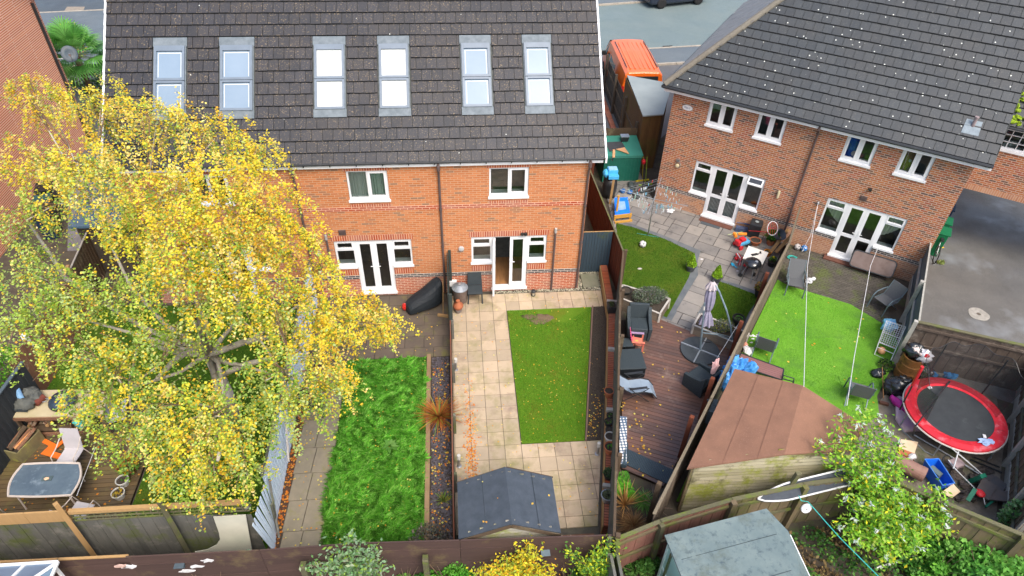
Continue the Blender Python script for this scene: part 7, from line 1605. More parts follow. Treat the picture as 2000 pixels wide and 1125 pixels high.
# barrel and bags
rust = M('rust', (.24, .10, .03), (.34, .16, .05), ns=4, rough=.7, metal=.3, dirt=((.07, .035, .02), 4, .5, .68)); t = thing('rusty_drum', 'rust-brown metal drum overflowing with rubbish bags', 'drum', (11.92, -3.60, .02)); q = here(t)
rp = [(.29, 0), (.30, .02), (.30, .28), (.315, .30), (.30, .32), (.30, .58), (.315, .60), (.30, .62), (.30, .86), (.31, .88), (.28, .88), (.27, .7)]; q.lathe(rp, n=28, wob=.01); q.build('drum', rust, t)
bagm = M('bin_bag', (.012, .014, .016), (.03, .034, .036), ns=5, rough=.22, bump=.8, bs=10, spec=.7); wbag = M('white_bag', (.62, .62, .64), (.75, .75, .75), ns=5, rough=.3, bump=.4, bs=12)
def bag(label, c, r, mat, amp=.3, group=None, name='rubbish_bag'): m = MB(); m.blob(c, r, n=18, m=12, amp=amp, sc=2.8); return tag(m.build(name, mat, smooth=True), label, 'rubbish bag', group)
bag('open black rubbish sack stuffed in the top of the rusty drum', (11.9, -3.50, 1.02), (.27, .25, .22), bagm); o_ = bag('white and red carrier bag on top of the rusty drum', (12.08, -3.72, 1.0), (.21, .22, .2), wbag)
m = MB(); m.blob((12.04, -3.85, 1.13), (.09, .06, .07), n=9, m=6); m.build('red_print', rd, o_); m = MB(); [m.obox((11.83+.06*i, -3.62-.06*i, 1.18-.03*i), (.16, .11, .05), rz=.5*i, rx=.3) for i in range(3)]; tag(m.build('paper_scraps', M('paper_pink', (.72, .6, .55), bump=0)), 'pale cartons poking out of the drum between the two bags', 'litter')
for k, (x, y, z, r_, lab) in enumerate(((12.38, -3.72, .25, (.3, .26, .26), 'black rubbish bag behind the rusty drum'), (12.3, -4.12, .2, (.26, .24, .2), 'black rubbish bag between drum and trampoline'), (11.3, -4.2, .22, (.34, .3, .24), 'glossy black rubbish bag left of the drum, largest of the heap'), (11.55, -4.45, .18, (.3, .24, .18), 'black rubbish bag touching the trampoline edge'), (11.62, -4.02, .2, (.24, .2, .2), 'black rubbish bag at the foot of the drum'), (11.1, -3.55, .12, (.2, .16, .13), 'small black bag by the broom on the turf edge'))): bag(lab, (x, y, z), r_, bagm, group='black rubbish bags round the drum')
t = thing('broom', 'broom with wooden handle lying beside the rubbish bags', 'broom', (*G2(1722, 775), .05)); m = MB(); m.tube([(*G2(1716, 730), .3), (*G2(1723, 782), .1)], .013, 6); m.build('handle', M('broom_wood', (.35, .17, .07)), t); m = MB(); m.bar((*G2(1716, 788), .06), (*G2(1734, 793), .06), .08, .08); m.build('head', M('broom_brown', (.13, .06, .04)), t)
bush('low dark weeds growing beside the rusty drum', (11.5, -3.25, .02), (.25, .3, .12), 260, .06, [(.05, .12, .02), (.15, .25, .04), (.03, .06, .02)], name='weeds', cat='weeds')
# trampoline
TC_ = np.array((12.10, -5.58)); tr_ = thing('trampoline', 'red-padded round trampoline with sagging black safety net', 'trampoline', (*TC_, 0)); RT = 1.30; zT = .66
circ = lambda r, z, n=48, a0=0: [(TC_[0]+r*math.cos(a0+2*PI*i/n), TC_[1]+r*math.sin(a0+2*PI*i/n), z) for i in range(n)]
m = MB(); i_ = circ(RT-.30, zT); m.quad(i_); m.build('mat', M('jump_mat', (.030, .034, .037), (.042, .047, .05), ns=3, rough=.7, bump=.1, bs=200, dirt=((.08, .09, .09), 1.0, .55, .72)), tr_)
padm = M('red_pad', (.62, .025, .04), (.50, .02, .03), ns=5, rough=.42, bump=.5, bs=14, dirt=((.62, .16, .18), 3, .54, .68)); m = MB(); n = 48
for i in range(n):
    a, b = 2*PI*i/n, 2*PI*(i+1)/n; P = lambda r, t_, z: (TC_[0]+r*math.cos(t_), TC_[1]+r*math.sin(t_), z); dz = .012*(i % 6 == 0)
    m.quad([P(RT-.32, a, zT+.01), P(RT-.32, b, zT+.01), P(RT-.15, b, zT+.05-dz), P(RT-.15, a, zT+.05)]); m.quad([P(RT-.15, a, zT+.05), P(RT-.15, b, zT+.05-dz), P(RT, b, zT+.02), P(RT, a, zT+.02)]); m.quad([P(RT, a, zT+.02), P(RT, b, zT+.02), P(RT+.01, b, zT-.05), P(RT+.01, a, zT-.05)])
m.build('pad', padm, tr_)
m = MB(); m.tube(circ(RT+.02, zT-.05), .022, 6, closed=True); m.build('rim', whitepot, tr_)
for k in range(3):
    a0 = R(200)+k*2*PI/3; p = lambda t_, z, r=RT-.02: (TC_[0]+r*math.cos(t_), TC_[1]+r*math.sin(t_), z)
    m = MB(); m.tube([p(a0-.45, zT-.05), p(a0-.45, .05), p(a0-.3, .02), p(a0+.3, .02), p(a0+.45, .05), p(a0+.45, zT-.05)], .02, 6); m.build('leg', galv, tr_)
netm, nt_, nb_, no_ = nodes('net_mesh'); tb_ = N(nt_, 'ShaderNodeBsdfTransparent'); mx_ = N(nt_, 'ShaderNodeMixShader'); mx_.inputs[0].default_value = .5; nb_.inputs['Base Color'].default_value = (.02, .022, .025, 1); L(nt_, tb_.outputs[0], mx_.inputs[1]); L(nt_, nb_.outputs[0], mx_.inputs[2]); L(nt_, mx_.outputs[0], no_.inputs[0])
A0, A1 = R(-15), R(195); n = 40; top = []; m = MB(); zs_ = []
for i in range(n+1):
    a = A0+(A1-A0)*i/n; sag = .16*math.sin(5*(a-A0))**2; r_ = RT-.05+.04*math.sin(3*a); zz = 2.25-sag-.5*max(0, (a-R(150)))-.2*max(0, R(20)-a); top.append((TC_[0]+r_*math.cos(a), TC_[1]+r_*math.sin(a), zz))
for i in range(n):
    a, b = A0+(A1-A0)*i/n, A0+(A1-A0)*(i+1)/n; m.quad([(TC_[0]+(RT-.25)*math.cos(a), TC_[1]+(RT-.25)*math.sin(a), zT+.03), (TC_[0]+(RT-.25)*math.cos(b), TC_[1]+(RT-.25)*math.sin(b), zT+.03), top[i+1], top[i]])
m.build('net', netm, tr_, smooth=True); m = MB(); m.tube(top, .008, 5); m.build('net_hem', blackp, tr_)
for a, mt, lean in ((R(158), rd, -.1), (R(95), blackp, 0), (R(28), blackp, .1)):
    b_ = np.array((TC_[0]+RT*math.cos(a), TC_[1]+RT*math.sin(a), .3)); m = MB(); m.tube([b_, b_+(lean, 0, 1.75)], .022, 7); m.build('net_pole', blackp, tr_)
    if mt is rd: m = MB(); m.tube([b_+(lean*.6, 0, 1.05), b_+(lean, 0, 1.8)], .045, 8); m.build('pole_sleeve', rd, tr_)
m = MB(); m.tube([np.array(G(1855, 745, .72)), np.array(G(1788, 832, 1.0)), np.array(G(1783, 850, .1))], .022, 6); m.build('net_pole', blackp, tr_)
t = thing('cloth', 'pale blue cloth dropped on the red pad of the trampoline', 'cloth', (*G2(1925, 862, .72), .7)); q = MB(); p = np.array(G(1925, 863, .72)); q.blob(p, (.17, .09, .03), amp=.5); q.blob(p+(.14, -.03, 0), (.1, .05, .02), amp=.5); q.build('cloth', M('pale_blue_cloth', (.35, .45, .65), (.25, .35, .55), ns=8), t)
for px, py, lab in ((1793, 755, 'white wrapper on the red pad at its upper left'), (1816, 757, 'white wrapper on the black mat at its upper left'), (1923, 852, 'white strip on the black mat at its lower right')): m = MB(); m.obox(np.array(G(px, py, .69)), (.12, .08, .01), rz=random.random()*2, rx=.1); tag(m.build('wrapper', wh), lab, 'litter')
m = MB(); [m.blob(np.array(G(px, py, .3)), (.14, .1, .1), n=9, m=6, amp=.4) for px, py in ((1850, 733), (1860, 735), (1822, 732))]; tag(m.build('blue_scrap', M('deep_blue2', (.02, .15, .35), bump=0)), 'blue plastic scraps behind the trampoline', 'litter')
# pink float
t = thing('pink_float', 'pink and pale patterned inflatable bag beside the trampoline', 'inflatable', (11.0, -5.1, .02)); m = MB(); P = [(*G2(1747, 780), .12), (*G2(1762, 778), .2), (*G2(1800, 812), .18), (*G2(1806, 842), .08), (*G2(1765, 845), .08), (*G2(1748, 820), .1)]; m.slab(P, .08); m.build('sheet', M('float_pink', (.62, .35, .62), (.75, .62, .50), ns=1.8, rough=.3, bump=.2, bs=10, dirt=((.08, .42, .5), 1.6, .56, .62)), t)
m = MB(); m.blob((*G2(1752, 795), .15), (.12, .34, .12), amp=.2, rz=.35); m.build('roll', M('hot_pink', (.75, .04, .40), rough=.3, bump=0), t, smooth=True)
m = MB(); m.slab([(*G2(1757, 862), .1), (*G2(1790, 868), .12), (*G2(1783, 892), .08), (*G2(1752, 880), .08)], .05); tag(m.build('cardboard', M('card', (.62, .45, .28), (.7, .55, .38), ns=4)), 'pale cardboard sheet on the dirt behind the buddleia', 'cardboard')
m = MB(); m.obox((*G2(1768, 891), .08), (.4, .2, .1), rz=-.6); tag(m.build('bricks', brRed if False else terr), 'broken red bricks beside the clay pipe', 'bricks')
m = MB(); m.blob((*G2(1778, 897), .1), (.13, .09, .1), n=9, m=6, amp=.2); tag(m.build('white_tub', wh), 'white tub beside the clay pipe', 'tub')
t = thing('clay_pipe', 'large brown clay drain pipe lying behind the fence', 'pipe', (10.1, -6.95, .02)); a, b = np.array(G(1745, 897, .35)), np.array(G(1806, 928, .35)); m = MB(); m.tube([a, a+(b-a)*.85], .20, 20); m.tube([a+(b-a)*.85, b], .205, 20); m.build('pipe', M('clay_brown', (.24, .13, .10), (.30, .18, .14), ns=3, rough=.6), t, smooth=False)
t = thing('recycling_crate', 'bright blue plastic recycling box behind the mossy fence', 'crate', (10.85, -7.15, .02)); P = [np.array(G(1806, 897, .42)), np.array(G(1833, 896, .42)), np.array(G(1864, 944, .42)), np.array(G(1841, 949, .42))]; cen = sum(P)/4; rb_ = M('crate_blue', (.01, .12, .62), (.012, .14, .68), rough=.3, bump=0); m = MB()
bt_ = [cen+(p-cen)*.82-(0, 0, .38) for p in P]; inn = [cen+(p-cen)*.93 for p in P]; innb = [cen+(p-cen)*.76-(0, 0, .33) for p in P]; v = P+bt_+inn+innb; m.add(v, [(i, (i+1) % 4, 4+(i+1) % 4, 4+i) for i in range(4)]+[(8+i, 12+i, 12+(i+1) % 4, 8+(i+1) % 4) for i in range(4)]+[(i, 8+i, 8+(i+1) % 4, (i+1) % 4) for i in range(4)]+[(4, 5, 6, 7), (12, 13, 14, 15)]); m.build('box', rb_, t)
m = MB(); m.tube([p+(0, 0, .01) for p in P], .014, 6, closed=True); m.build('rim', M('crate_rim', (.10, .32, .85), rough=.3, bump=0), t); m = MB(); m.obox(cen-(0, -.1, .2), (.16, .3, .2), rz=.4); tag(m.build('box_contents', M('grey_green', (.12, .16, .15))), 'grey container inside the blue recycling box', 'container')
m = MB(); m.slab([(*G2(1838, 962, .25), .25), (*G2(1862, 945, .3), .3), (*G2(1876, 960, .2), .2), (*G2(1860, 972, .15), .15)], .02); tag(m.build('plywood', MATS['card']), 'cream board beside the blue recycling box', 'board')
t = thing('cart_frame', 'white tubular trolley frame lying on the junk heap', 'trolley', (11.3, -6.9, .05)); m = MB(); m.tube([np.array(G(1858, 875, .8)), np.array(G(1880, 893, .6)), np.array(G(1919, 927, .3))], .016, 6); m.tube([np.array(G(1852, 898, .5)), np.array(G(1865, 915, .45)), np.array(G(1912, 962, .2))], .014, 6); m.tube([np.array(G(1862, 915, .5)), np.array(G(1872, 882, .7))], .018, 6); m.build('frame', M('pale_tube', (.55, .57, .57), (.45, .47, .47), rough=.35, bump=0), t)
m = MB(); m.obox(np.array(G(1868, 905, .3)), (.32, .26, .1), rz=.3); m.build('seat', M('seat_pink_grey', (.35, .27, .27)), t); m = MB(); m.tube([np.array(G(1850, 900, .3))+(.13*math.cos(a), .1*math.sin(a), .1*math.sin(a)) for a in np.linspace(0, 2*PI, 14)[:-1]], .02, 6, closed=True); m.build('wheel', blackp, t)
gp = M('green_plastic', (.01, .16, .09), rough=.35, bump=0)
m = MB(); p = np.array(G(1908, 935, .35)); m.obox(p, (.22, .12, .5), rx=.3, rz=.2, taper=.8); tag(m.build('green_container', gp), 'dark green plastic container on the junk heap', 'container')
m = MB(); m.bar(np.array(G(1890, 978, .3)), np.array(G(1905, 955, .5)), .1, .06); m.bar(np.array(G(1925, 990, .2)), np.array(G(1948, 972, .2)), .05, .05); tag(m.build('green_tool', gp), 'green plastic tool parts lying by the mossy fence', 'tool')
t = thing('red_paddle', 'red round toy paddle with white handle on the junk heap', 'toy', (*G2(1915, 965), .2)); m = MB(); m.blob(np.array(G(1914, 963, .35)), (.12, .13, .06), amp=.1); m.build('disc', rd, t, smooth=True); m = MB(); m.tube([np.array(G(1921, 972, .33)), np.array(G(1924, 985, .25))], .012, 6); m.build('handle', wh, t)
slm = M('roof_slates', (.075, .08, .085), (.13, .10, .085), ns=6, tv=.5)
for k, (px, py, a) in enumerate(((1930, 942, .2), (1945, 950, .5), (1935, 962, .1), (1950, 968, -.2), (1925, 955, .7))): m = MB(); m.obox(np.array(G(px, py, .1+.05*k)), (.6, .34, .035), rz=a, rx=random.uniform(-.1, .1)); tag(m.build('slate', slm), ['dark slate at the top of the heap by the right fence', 'dark slate right of the heap middle', 'dark slate in the middle of the heap below the green container', 'dark slate nearest the corner of the right fence', 'dark slate leaning under the red paddle'][k], 'slate', 'stacked slates by the right fence')
m = MB(); [m.blob((*G2(1885+random.uniform(-25, 45), 945+random.uniform(-25, 35)), .06), (random.uniform(.08, .2), random.uniform(.06, .15), random.uniform(.04, .12)), n=8, m=6, amp=.5) for _ in range(26)]; tag(m.build('rubble', M('rubble_dark', (.045, .04, .035), (.11, .085, .07), ns=8, tv=.7)), 'dark rubble and rags spread under the junk heap', 'rubble')
m = MB(); m.tube([np.array(G(1783, 848, .05)), np.array(G(1830, 875, .06)), np.array(G(1880, 905, .06)), np.array(G(1912, 925, .1))], .02, 6); tag(m.build('metal_pole', M('pale_tube2', (.5, .55, .57), rough=.35, bump=0)), 'long pale tube lying in front of the trampoline', 'pole')
m = MB(); m.tube([(*G2(1895, 900), .05), (*G2(1955, 925), .05)], .025, 6); m.tube([(*G2(1900, 895), .06), (*G2(1950, 915), .06)], .02, 6); tag(m.build('black_poles', blackp), 'pair of black poles on the ground under the right trampoline edge', 'pole')
# paddle board on the shed
t = thing('paddle_board', 'dark board with white edge leaning on the big shed behind the fence', 'board', (6.7, -7.85, 1.2)); a, b = np.array(G(1480, 974, 1.62)), np.array(G(1660, 930, 1.66)); n = 14; m = MB(); e = MB(); up_ = np.array((0, .26, .24)); ring = []
for i in range(n+1): s_ = i/n; wd = min(1, (s_*3.2)**.55); c = a+(b-a)*s_; ring.append((c-up_*.0-up_*wd*.55, c+up_*wd*.55))
poly = [r_[0] for r_ in ring]+[r_[1] for r_ in ring[::-1]]; m.slab(poly, .05); m.build('deck', M('board_grip', (.035, .042, .055), (.05, .06, .075), ns=9, rough=.6), t); e.tube([p for p in poly], .022, 6, closed=True); e.build('edge', wh, t)
t = thing('line_reel', 'white clothes-line reel hanging on the mossy fence post', 'line reel', (*G2(1573, 988, 1.55), 1.4)); c = np.array(G(1573, 989, 1.5)); c[1] -= .05; m = MB(); m.lathe([(0.001, -.025), (.12, -.02), (.13, 0), (.12, .02), (.001, .025)], c, 20, rot=rotm(R(70), 0, 0)); m.build('reel', wh, t); m = MB(); m.lathe([(0.001, .026), (.018, .03), (.001, .04)], c, 8, rot=rotm(R(70), 0, 0)); m.build('hub', blackp, t)
m = MB(); m.tube([np.array(G(1560, 968, 1.85)), np.array(G(1565, 978, 1.75)), np.array(G(1578, 980, 1.62)), np.array(G(1640, 1050, 1.5)), np.array(G(1715, 1125, 1.4)), np.array(G(1800, 1215, 1.3))], .011, 5); tag(m.build('cord', M('cyan_cord', (.05, .45, .40), bump=0)), 'cyan cord running from the reel across the undergrowth', 'cord')
m = MB(); m.tube([(*G2(1709, 1111, .1), .12), (*G2(1796, 1084, .1), .12)], .035, 8); tag(m.build('white_pipe', wh), 'white plastic pipe lying in the undergrowth at the bottom', 'pipe')
# driveway: bicycle and green bins under the arch
bk = thing('bicycle', 'dark bicycle leaning against the end wall of the semi on the driveway', 'bicycle', (*G2(1822, 512), .0), R(62)); T = np.array(Matrix.Translation(bk.location) @ bk.rotation_euler.to_matrix().to_4x4())
for x in (0, 1.02): q = MB(T); q.tube([(x+.32*math.cos(a), 0, .33+.32*math.sin(a)) for a in np.linspace(0, 2*PI, 22)[:-1]], .02, 6, closed=True); [q.tube([(x, 0, .33), (x+.31*math.cos(a), 0, .33+.31*math.sin(a))], .003, 3) for a in np.linspace(0, 2*PI, 11)[:-1]]; q.build('wheel', tyrem, bk)
q = MB(T); q.tube([(0, 0, .33), (.38, 0, .30), (.30, 0, .75), (.85, 0, .80), (.38, 0, .30)], .018, 6); q.tube([(0, 0, .33), (.31, 0, .68)], .012, 6); q.tube([(1.02, 0, .33), (.84, 0, .92)], .016, 6); q.build('frame', metal, bk)
q = MB(T); q.obox((.27, 0, .86), (.24, .1, .05)); q.tube([(.30, 0, .72), (.28, 0, .84)], .012, 6); q.build('saddle', blackp, bk); q = MB(T); q.tube([(.84, -.27, .96), (.84, 0, .92), (.84, .27, .96)], .014, 6); q.build('handlebar', blackp, bk)
for k, (u, v, lab) in enumerate(((10.13, 2.3, 'green wheelie bin under the arch nearest the semi corner'), (10.13, 3.1, 'green wheelie bin second under the arch'))): wheelie(lab, (*S(u, v), 0), HALF+PI/2, M('bin_bright_green', (.008, .13, .05), (.01, .16, .06), rough=.4, bump=0), MATS['bin_bright_green'], 'green bins under the arch')
wheelie('navy blue wheelie bin deep under the arch', (*S(10.15, 4.2), 0), HALF+PI/2, wblue, wblue, 'blue bin')
bush('pale green weed growing from the driveway edge', (*G2(1836, 515), .0), (.16, .12, .08), 160, .05, [(.30, .36, .10), (.2, .28, .06)], name='weeds', cat='weeds', stems=3)
m = MB(); m.blob((*G2(1841, 484), .02), (.06, .03, .015), n=7, m=5); tag(m.build('scrap', M('yellow_scrap', (.8, .55, .02), bump=0)), 'yellow scrap on the driveway beside the bicycle', 'litter')

# ---- left garden: outdoor kitchen, table, chairs
ktop = M('bench_top', (.50, .42, .27), (.40, .34, .20), ns=2, moss=((.30, .30, .10), 2, .55, .7)); BQ = [np.array(p) for p in (G(70, 762, .9), G(215, 760, .9), G(200, 811, .9), G(20, 815, .9))]
t = thing('outdoor_bench', 'pale-topped timber kitchen bench with logs on its shelf', 'bench', (-12.4, -3.9, .1)); m = MB(); m.slab(BQ, .04); m.build('worktop', ktop, t); m = MB()
for p in BQ: c = sum(BQ)/4; q_ = c+(p-c)*.94; m2 = MB(); m2.bar((q_[0], q_[1], .1), (q_[0], q_[1], .87), .09, .09); m2.build('leg', w_brown, t)
for x in (-12.55, -12.1): m2 = MB(); m2.bar((x, -4.25, .1), (x, -4.25, .87), .08, .08); m2.build('leg', w_brown, t)
m2 = MB(); m2.box(-13.35, -11.55, -4.3, -3.5, .22, .26); m2.build('shelf', w_brown, t); m2 = MB(); m2.bar((-13.4, -4.33, .16), (-11.5, -4.36, .16), .05, .1); m2.bar((-13.4, -4.33, .82), (-11.5, -4.4, .82), .05, .1); m2.build('rail', w_peel, t)
for k in range(14): m = MB(); x, z = -13.22+random.random()*.55, .3+random.random()*.4; m.tube([(x, -4.25+random.uniform(-.05, .1), z), (x+random.uniform(-.15, .15), -3.8, z+random.uniform(-.05, .05))], .045, 7); tag(m.build('log', random.choice([w_peel, w_gold, w_brown])), 'split log stacked on the lower shelf of the kitchen bench', 'log', 'logs under the kitchen bench')
m = MB(); m.blob((-11.85, -4.28, .5), (.12, .08, .2), amp=.4); tag(m.build('cloth', M('turquoise_cloth', (.05, .5, .5), (.1, .6, .6), ns=6)), 'turquoise cloth hanging under the kitchen bench', 'cloth')
t = thing('kettle_lid_grill', 'round black domed grill with pale ring on the kitchen bench', 'barbecue', (*G2(124, 785, .94), .92)); q = here(t); q.lathe([(.30, 0), (.345, .03), (.35, .08)], n=28); q.build('bowl', bkm, t, smooth=True); q = here(t); q.lathe([(.345, .085), (.34, .11), (.28, .18), (.15, .225), (.001, .235)], n=28); q.build('lid', M('lid_blue_black', (.025, .04, .06), (.04, .06, .085), ns=3, rough=.1, bump=0, spec=.8), t, smooth=True); q = here(t); q.tube([(.055*math.cos(a), .055*math.sin(a), .25) for a in np.linspace(0, 2*PI, 13)[:-1]], .011, 6, closed=True); q.build('ring', whitepot, t)
t = thing('flue_pot', 'dark red metal mug-like pot lying on the kitchen bench', 'pot', (*G2(77, 782, .98), .92)); p = np.array(G(77, 782, 1.0)); m = MB(); m.tube([p+(-.05, -.12, 0), p+(.06, .13, 0)], .09, 16); m.build('body', M('oxblood', (.13, .035, .025), (.18, .05, .03), rough=.4, bump=0), t); m = MB(); m.tube([p+(.1, -.06, 0), p+(.2, -.04, 0), p+(.2, .04, 0), p+(.12, .06, 0)], .01, 5); m.build('handle', galv, t)
sackm = M('sacking', (.12, .125, .11), (.08, .085, .08), ns=7, rough=.95, bump=.8, bs=30); m = MB(); [m.blob(np.array(G(px, py, 1.05)), r_, n=14, m=10, amp=.3) for px, py, r_ in ((58, 768, (.22, .18, .16)), (48, 788, (.26, .2, .14)), (68, 775, (.18, .2, .1)))]; tag(m.build('grey_sack', sackm, smooth=True), 'grey-brown sacking heaped on the kitchen bench', 'sack')
t = thing('blue_bottle', 'blue plastic bottle standing in the grey sacking', 'bottle', (*G2(38, 770, 1.15), 1.1)); m = MB(); a = np.array(G(42, 780, 1.15)); b = np.array(G(29, 752, 1.35)); m.tube([a, a+(b-a)*.85], .075, 14); m.build('body', M('bottle_blue', (.14, .28, .46), (.2, .36, .55), rough=.25, bump=0), t); m = MB(); m.tube([a+(b-a)*.85, b], .07, 14); m.build('cap', whitepot, t)
m = MB(); m.obox(np.array(G(43, 797, .98)), (.34, .2, .08), rz=-.1); m.obox(np.array(G(40, 790, 1.03)), (.1, .03, .02)); tag(m.build('tool_case', M('case_navy', (.03, .045, .06), rough=.4, bump=0)), 'dark navy tool case at the front of the kitchen bench', 'case')
# log box
t = thing('log_box', 'mossy timber box of logs beside the kitchen bench', 'log box', (-13.15, -4.75, .1), R(-18)); q = here(t)
for (a, b) in (((-.28, -.38), (.28, -.38)), ((.28, -.38), (.28, .38)), ((.28, .38), (-.28, .38)), ((-.28, .38), (-.28, -.38))): q2 = here(t); q2.bar((*a, .2), (*b, .2), .03, .4); q2.build('side', M('mossy_box', (.24, .21, .09), (.14, .12, .07), ns=3, moss=((.30, .30, .06), 2, .5, .62)), t)
q = here(t); q.box(-.26, .26, -.36, .36, .02, .22); q.build('bottom', w_dark, t)
for k in range(9): a_ = random.uniform(-.3, .3); x = -.2+.05*k; m = here(t); m.tube([(x, -.3+random.uniform(0, .1), .3+.02*(k % 3)), (x+a_*.4, .35, .42+.03*(k % 4))], random.uniform(.025, .05), 7); o_ = m.build('log', random.choice([w_peel, w_brown, M('cut_wood', (.6, .22, .06), (.5, .3, .15), ns=5)])); tag(o_, 'log or stick sticking out of the mossy timber box', 'log', 'logs in the timber box')
# orange boards on the deck
org = M('orange_board', (.75, .17, .02), (.68, .14, .02), ns=3, rough=.45, bump=0); t = thing('orange_frame', 'zigzag of flat bright orange boards lying on the deck', 'boards', (*G2(105, 876), .12)); z = .13
for (x1, y1, x2, y2, w_) in ((78, 857, 108, 872, .12), (52, 842, 80, 855, .09), (84, 882, 122, 893, .16), (137, 850, 104, 878, .10)): m = MB(); m.bar(G(x1, y1, z), G(x2, y2, z), w_, .02); z += .012; m.build('board', org, t)
m = MB(); P = [G(98, 868, .15), G(112, 872, .15), G(104, 882, .15), G(84, 882, .15)]; m.slab(P, .02); m.build('board', org, t)
# dining table with bowed ends
t = thing('dining_table', 'large dark glass dining table with pale bowed rim on the mossy deck', 'table', (-11.8, -6.2, .1)); A, B, C2, D2_ = (np.array(G(*p, .78)) for p in ((45, 907), (155, 905), (139, 967), (16, 969)))
def edge(p, q, bow, n=10): d = q-p; nn = np.array((d[1], -d[0], 0)); return [p+d*i/n+nn*bow*math.sin(PI*i/n) for i in range(n)]
ring = edge(A, B, -.02)+edge(B, C2, -.12)+edge(C2, D2_, -.02)+edge(D2_, A, -.12); m = MB(); m.slab(ring, .012); m.build('glass_top', M('table_glass', (.07, .10, .13), (.11, .15, .18), ns=2.2, rough=.16, bump=0, spec=.6, dirt=((.17, .22, .26), 2.5, .55, .66)), t)
m = MB(); m.tube([p+(0, 0, .004) for p in ring], .028, 6, closed=True); m.build('rim', M('rim_cream', (.55, .48, .42), (.48, .42, .37), rough=.5, bump=0), t)
for p in (A, B, C2, D2_): c = (A+B+C2+D2_)/4; q_ = c+(p-c)*.85; m = MB(); m.tube([(q_[0], q_[1], .1), (q_[0]*.97+c[0]*.03, q_[1]*.97+c[1]*.03, .76)], .022, 7); m.build('leg', MATS['rim_cream'], t)
m = MB(); c = (A+B+C2+D2_)/4; m.obox(c+(.03, .02, .012), (.24, .13, .015)); tag(m.build('slate_tile', M('tile_slate', (.08, .12, .13))), 'small slate tile in the middle of the dining table', 'tile'); m = MB(); m.blob(c+(.03, .0, .03), (.06, .04, .02), amp=.2); tag(m.build('shell', M('shell', (.75, .5, .32), bump=0)), 'peach shell on the slate tile', 'shell')
cs = thing('sling_dining_chair', 'pale grey high-backed dining chair behind the glass table', 'chair', (-11.62, -5.35, .1), R(-6), 'pale dining chairs'); pale_s = M('pale_sling', (.50, .47, .48), (.42, .40, .41), ns=2, rough=.8)
def dining_chair(t):
    q = here(t); loft(q, [[(-.24, y, z), (.24, y, z), (.24, y, z-.012), (-.24, y, z-.012)] for y, z in ((-.25, .44), (0, .42), (.20, .42))]); q.build('seat', pale_s, t)
    q = here(t); loft(q, [[(-.24, .20+k*.16, .42+k*.62), (.24, .20+k*.16, .42+k*.62), (.24, .21+k*.16, .42+k*.62), (-.24, .21+k*.16, .42+k*.62)] for k in (0, .3, .7, 1)]); q.build('backrest', pale_s, t)
    for s_ in (-1, 1): q = here(t); q.tube([(s_*.26, .3, .8), (s_*.28, .0, .66), (s_*.28, -.25, .64), (s_*.27, -.3, .4), (s_*.27, -.32, 0)], .014, 6); q.build('arm', MATS['rim_cream'], t); q = here(t); q.tube([(s_*.25, .2, .42), (s_*.26, .32, 0)], .014, 6); q.build('leg', MATS['rim_cream'], t)
dining_chair(cs)
c2 = thing('sling_dining_chair', 'pale dining chair tucked behind the golden fence board right of the table', 'chair', (-10.75, -7.05, .1), R(165), 'pale dining chairs'); dining_chair(c2); c3 = thing('sling_dining_chair', 'pale dining chair behind the golden fence board at the left edge', 'chair', (-12.75, -7.25, .1), R(185), 'pale dining chairs'); dining_chair(c3)
m = MB(); m.tube([(*G2(185, 877, .3), .3), (*G2(150, 968, .9), .9)], .010, 5); tag(m.build('cord', wh), 'thin white cord slanting past the dining table', 'cord')
pot('white pot at the deck edge with bare compost', (*G2(246, 950), .1), .15, .2, whitepot, plant=pg(12)); pot('white pot with yellowing seedlings, lowest at the deck edge', (*G2(238, 975), .1), .15, .2, whitepot, plant=lambda t, h: leafball(t, np.array(t.location)+(0, 0, h), (.14, .14, .06), 40, .06, [(.5, .35, .03), (.4, .3, .05)]))
bush('red and green leafy pot shrub at the deck edge under the birch', (*G2(258, 925), .1), (.28, .28, .28), 600, .08, [(.10, .25, .04), (.2, .33, .06), (.5, .35, .03), (.35, .10, .05)], name='potted_shrub')
m = MB(); m.obox((*G2(228, 805, .2), .25), (.5, .7, .1), rz=.3); tag(m.build('white_sheet', M('pale_sheet', (.55, .58, .62), (.45, .48, .52), ns=3, bump=.5, bs=10)), 'pale crumpled sheet on the grass under the birch', 'sheet')
# white cut board and green table between the two fences
t = thing('cut_board', 'large cream board with curved cut-out leaning on the grey fence', 'board', (-7.0, -8.3, 0)); m = MB(); y_ = -8.17
P = [(-7.05, 1.78), (-6.36, 1.78), (-6.50, .2), (-7.75, .15), (-7.72, .62), (-7.45, .66), (-7.2, .82), (-7.08, 1.0), (-7.05, 1.25)]; P3 = [(x, y_-(1.8-z)*.12, z) for x, z in P]; v = P3+[(x, y+.02, z) for x, y, z in P3]; n = len(P); m.add(v, [tuple(range(n-1, -1, -1)), tuple(range(n, 2*n))]+[(i, (i+1) % n, n+(i+1) % n, n+i) for i in range(n)]); m.build('board', M('cream_board', (.52, .50, .40), (.42, .41, .33), ns=1.5, rough=.7), t)
m = MB(); m.slab([(-7.0, -8.45, .75), (-6.42, -8.42, .78), (-6.40, -8.85, .75), (-7.08, -8.85, .72)], .03); tag(m.build('table_top_board', M('green_top', (.05, .42, .22), (.10, .5, .28), ns=3, rough=.6, dirt=((.55, .6, .5), 3, .54, .66))), 'worn green table top behind the purple fence', 'table top')
